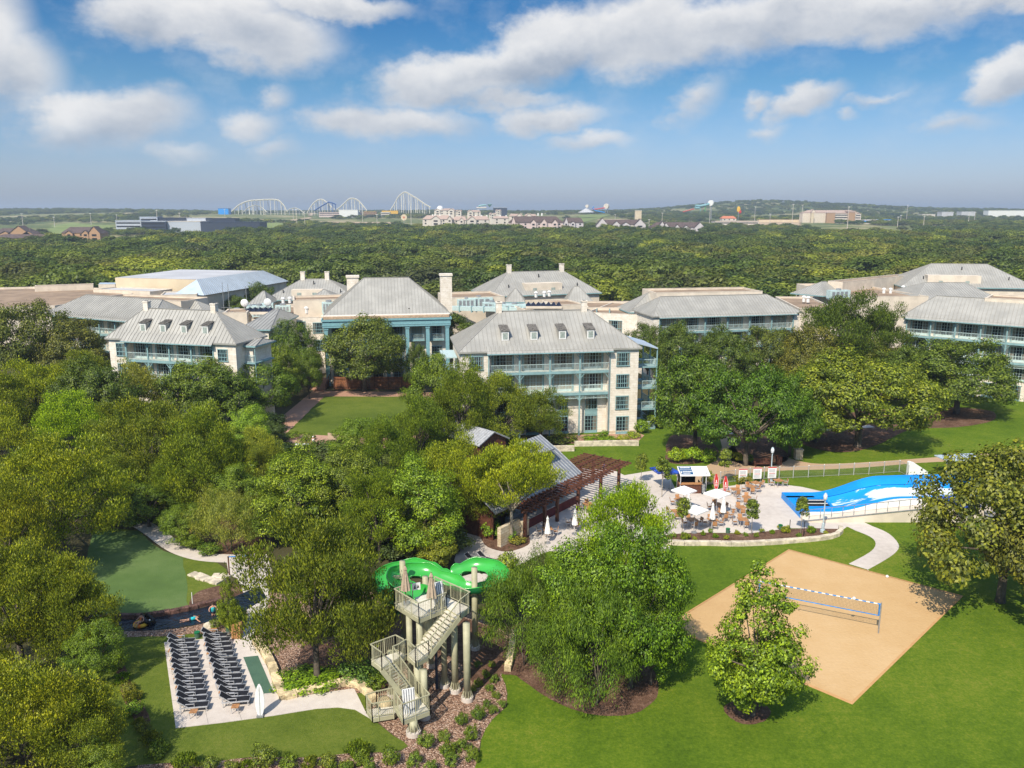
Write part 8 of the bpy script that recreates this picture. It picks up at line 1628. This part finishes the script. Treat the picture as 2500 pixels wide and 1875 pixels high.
# cleared ground: draped sheets of bare soil and pale grass
def drape(name, k, pts, m, lift=.6, n=14):
    P = [hit(k, x, y) for x, y in pts]; xs = [p.x for p in P]; ys_ = [p.y for p in P]; from_ = P
    def inside(x, y):
        c = False; j = len(P) - 1
        for i in range(len(P)):
            if (P[i].y > y) != (P[j].y > y) and x < (P[j].x - P[i].x) * (y - P[i].y) / (P[j].y - P[i].y) + P[i].x: c = not c
            j = i
        return c
    mb = MB(); dx = (max(xs) - min(xs)) / 40; dy = (max(ys_) - min(ys_)) / 40
    for i in range(40):
        for j in range(40):
            x = min(xs) + i * dx; y = min(ys_) + j * dy
            if inside(x + dx / 2, y + dy / 2): mb.poly([(a, b_, tz(a, b_) + lift) for a, b_ in ((x, y), (x + dx, y), (x + dx, y + dy), (x, y + dy))]); 
    if mb.f: struct(name, mb, m)
    return P
MAT['soil'] = mat_multi('bare_pale_soil', [(0, (.34, .24, .14)), (1, (.56, .44, .30))], [(.02, 1.2), (.2, .6)]); MAT['meadow'] = mat_multi('pale_meadow', [(0, (.10, .15, .04)), (.5, (.19, .24, .07)), (1, (.28, .30, .11))], [(.01, 1.2), (.08, .8)])
CLR = [('a1', [(1440, 690), (1700, 692), (1900, 620), (1985, 520), (1860, 515), (1905, 590), (1700, 625), (1500, 650)], 'soil'), ('a1', [(560, 650), (1230, 690), (1210, 640), (800, 625)], 'soil'), ('a2', [(0, 590), (1350, 620), (1340, 590), (0, 575)], 'soil'), ('a1', [(860, 800), (1300, 790), (1900, 730), (1300, 700), (1000, 700)], 'meadow'), ('a4', [(380, 400), (600, 350), (760, 300), (500, 290), (330, 310)], 'meadow'), ('Q', [(1000, 300), (1500, 310), (1480, 285), (1030, 275)], 'soil'), ('Q', [(1400, 335), (1900, 340), (1850, 285), (1440, 290)], 'meadow'), ('Q', [(360, 262), (870, 262), (870, 225), (600, 225)], 'soil'), ('U', [(400, 320), (960, 300), (940, 240), (600, 215), (420, 245)], 'meadow')]
for k, p, m_ in CLR:
    P = drape('clearing', k, p, MAT[m_]); BLK.append((min(q.x for q in P) + 6, max(q.x for q in P) - 6, min(q.y for q in P) + 8, max(q.y for q in P) - 8))
# ================================================================ woodland (after the buildings have reserved their ground)
rg = np.random.default_rng(77)
def blocked(x, y, pad=4):
    return any(a - pad < x < b_ + pad and c - pad < y < d + pad for a, b_, c, d in BLK)
def edge_near(x):                                   # where the wood begins behind the hotel
    u = x / 250.0
    return np.interp(x, [-190, -150, -110, -60, -30, 40, 75, 110, 150], [215, 262, 300, 300, 252, 262, 205, 262, 285])
def edge_far(x, y):
    r = x / y
    return np.interp(r, [-.65, -.5, -.42, -.33, -.2, -.05, .1, .2, .3, .42, .6], [640, 640, 690, 830, 880, 1000, 960, 860, 800, 900, 900])
pts = []; y = 150.0
while y < 1010:
    st = 8.8 + (y - 220) * .0022; x = -.72 * y - 30
    while x < .72 * y + 30:
        px_ = x + rg.uniform(-.42, .42) * st; py = y + rg.uniform(-.42, .42) * st
        if py > edge_near(px_) and py < edge_far(px_, py) and not blocked(px_, py) and rg.uniform() > .05 and math.sin(px_ / 61 + 2 * math.sin(py / 97)) * math.sin(py / 53 + math.cos(px_ / 83)) > -.86: pts.append((px_, py))
        x += st
    y += st * .86
pts.sort(key=lambda p: p[1]); vis = [p for p in pts if abs(p[0]) < .66 * p[1]]
near_pts = vis[:290]; ns = set(near_pts); rest = [p for p in pts if p not in ns]
for i, (x, y) in enumerate(near_pts):
    s = rg.choice([rg.uniform(6, 9), rg.uniform(9, 14)]); o = link('woodland_tree', FT[i % 5], None, (x, y, tz(x, y) - .2), rg.uniform(0, 6.28), (s * rg.uniform(1.1, 1.4), s * rg.uniform(1.1, 1.4), s * rg.uniform(.7, .95)))
    tag(o, 'rounded green tree in the near edge of the dense woodland behind the hotel', 'tree', 'trees at the near edge of the woodland')
# far scattered trees
far = []
def nz_(x, y, s): return math.sin(x / s + 1.3 * math.sin(y / s * .7)) * math.cos(y / (s * 1.3) + math.sin(x / s * .6))
for _ in range(60000):
    y = 640 * (5600 / 640) ** (rg.uniform() ** .85); x = rg.uniform(-.72, .72) * y
    if y < edge_far(x, y) or blocked(x, y, 6): continue
    d = nz_(x, y * .6, 90) + .6 * nz_(x + 300, y, 37) + (1.6 if y > 2500 else 0) + (.5 if 2050 < y < 2500 else 0) + (.25 if x > .25 * y else 0)
    if y < 1250: d += .2
    if d > rg.uniform(-.2, .9): far.append((x, y))
    if len(far) > 17000: break
def tree_mass(name, P, smin, smax, label, spread=1.15):
    P = np.array(P); n = len(P); V = np.array([(x, y, tz(x, y) - .2) for x, y in P], np.float32)
    me = bpy.data.meshes.new(name); me.vertices.add(n); me.vertices.foreach_set('co', V.ravel()); me.update()
    a = me.attributes.new('sc', 'FLOAT_VECTOR', 'POINT'); s = rg.uniform(smin, smax, n)
    sv_ = np.stack([s * spread * rg.uniform(.9, 1.25, n), s * spread * rg.uniform(.9, 1.25, n), s * rg.uniform(.62, .92, n)], 1).astype(np.float32); a.data.foreach_set('vector', sv_.ravel())
    a = me.attributes.new('rot', 'FLOAT', 'POINT'); a.data.foreach_set('value', rg.uniform(0, 6.28, n).astype(np.float32))
    o = link(name, me); tag(o, label, 'trees', kind='stuff')
    ng = bpy.data.node_groups.new(name, 'GeometryNodeTree'); ng.interface.new_socket('Geometry', in_out='INPUT', socket_type='NodeSocketGeometry'); ng.interface.new_socket('Geometry', in_out='OUTPUT', socket_type='NodeSocketGeometry')
    N = ng.nodes; Lk = ng.links; gi = N.new('NodeGroupInput'); go = N.new('NodeGroupOutput'); ip = N.new('GeometryNodeInstanceOnPoints'); g2i = N.new('GeometryNodeGeometryToInstance')
    for q in range(5):
        oi = N.new('GeometryNodeObjectInfo'); oi.inputs['Object'].default_value = SRC[q]; oi.transform_space = 'ORIGINAL'; Lk.new(oi.outputs['Geometry'], g2i.inputs[0])
    Lk.new(gi.outputs[0], ip.inputs['Points']); Lk.new(g2i.outputs[0], ip.inputs['Instance']); ip.inputs['Pick Instance'].default_value = True
    na = N.new('GeometryNodeInputNamedAttribute'); na.data_type = 'FLOAT_VECTOR'; na.inputs[0].default_value = 'sc'; Lk.new(na.outputs[0], ip.inputs['Scale'])
    nr = N.new('GeometryNodeInputNamedAttribute'); nr.data_type = 'FLOAT'; nr.inputs[0].default_value = 'rot'
    cx = N.new('ShaderNodeCombineXYZ'); Lk.new(nr.outputs[0], cx.inputs[2]); Lk.new(cx.outputs[0], ip.inputs['Rotation']); Lk.new(ip.outputs[0], go.inputs[0])
    md = o.modifiers.new('scatter', 'NODES'); md.node_group = ng
    return o
SRC = [o for o in COL.objects if o.name.startswith('woodland_tree')][:5]
tree_mass('woodland', rest, 6.5, 15.0, 'dense green canopy of the wood stretching behind the hotel', 1.2)
tree_mass('distant_trees', far, 6.0, 10.0, 'scattered and massed trees on the far land up to the horizon', 1.35)

ug = []
while len(ug) < 900:
    p = W('D', rg.uniform(-60, 640), rg.uniform(840, 1110))
    if 8 < (p.x + 60) and not any(a < p.x < b_ and c < p.y < d for a, b_, c, d in BLK[:8]): ug.append((p.x, p.y))
ug = [(x, y) for x, y in ug if not (x > W('D', 585, 950).x * y / W('D', 585, 950).y and y > 95)]
ug2 = []
while len(ug2) < 260:
    p = W('D', rg.uniform(700, 960), rg.uniform(985, 1200)); ug2.append((p.x, p.y))
tree_mass('undergrowth', ug + ug2, 1.6, 3.2, 'low green undergrowth filling the ground beneath the left hand trees', 1.3)
# ================================================================ the air: one box of even pale haze
hz = MB(); hz.box(-9000, 9000, -300, 9500, -2.0, 92.0)
hm = bpy.data.materials.new('haze'); hm.use_nodes = True; t = NT(hm.node_tree); t.n.clear()
pv_ = t.add('ShaderNodeVolumePrincipled', {'Color': (.74, .86, 1.0, 1), 'Density': 0.00019, 'Anisotropy': .2})
t.add('ShaderNodeOutputMaterial', {1: pv_.outputs[0]})
tag(hz.build('haze', hm), 'thin pale haze lying over the far land', 'haze', kind='stuff')
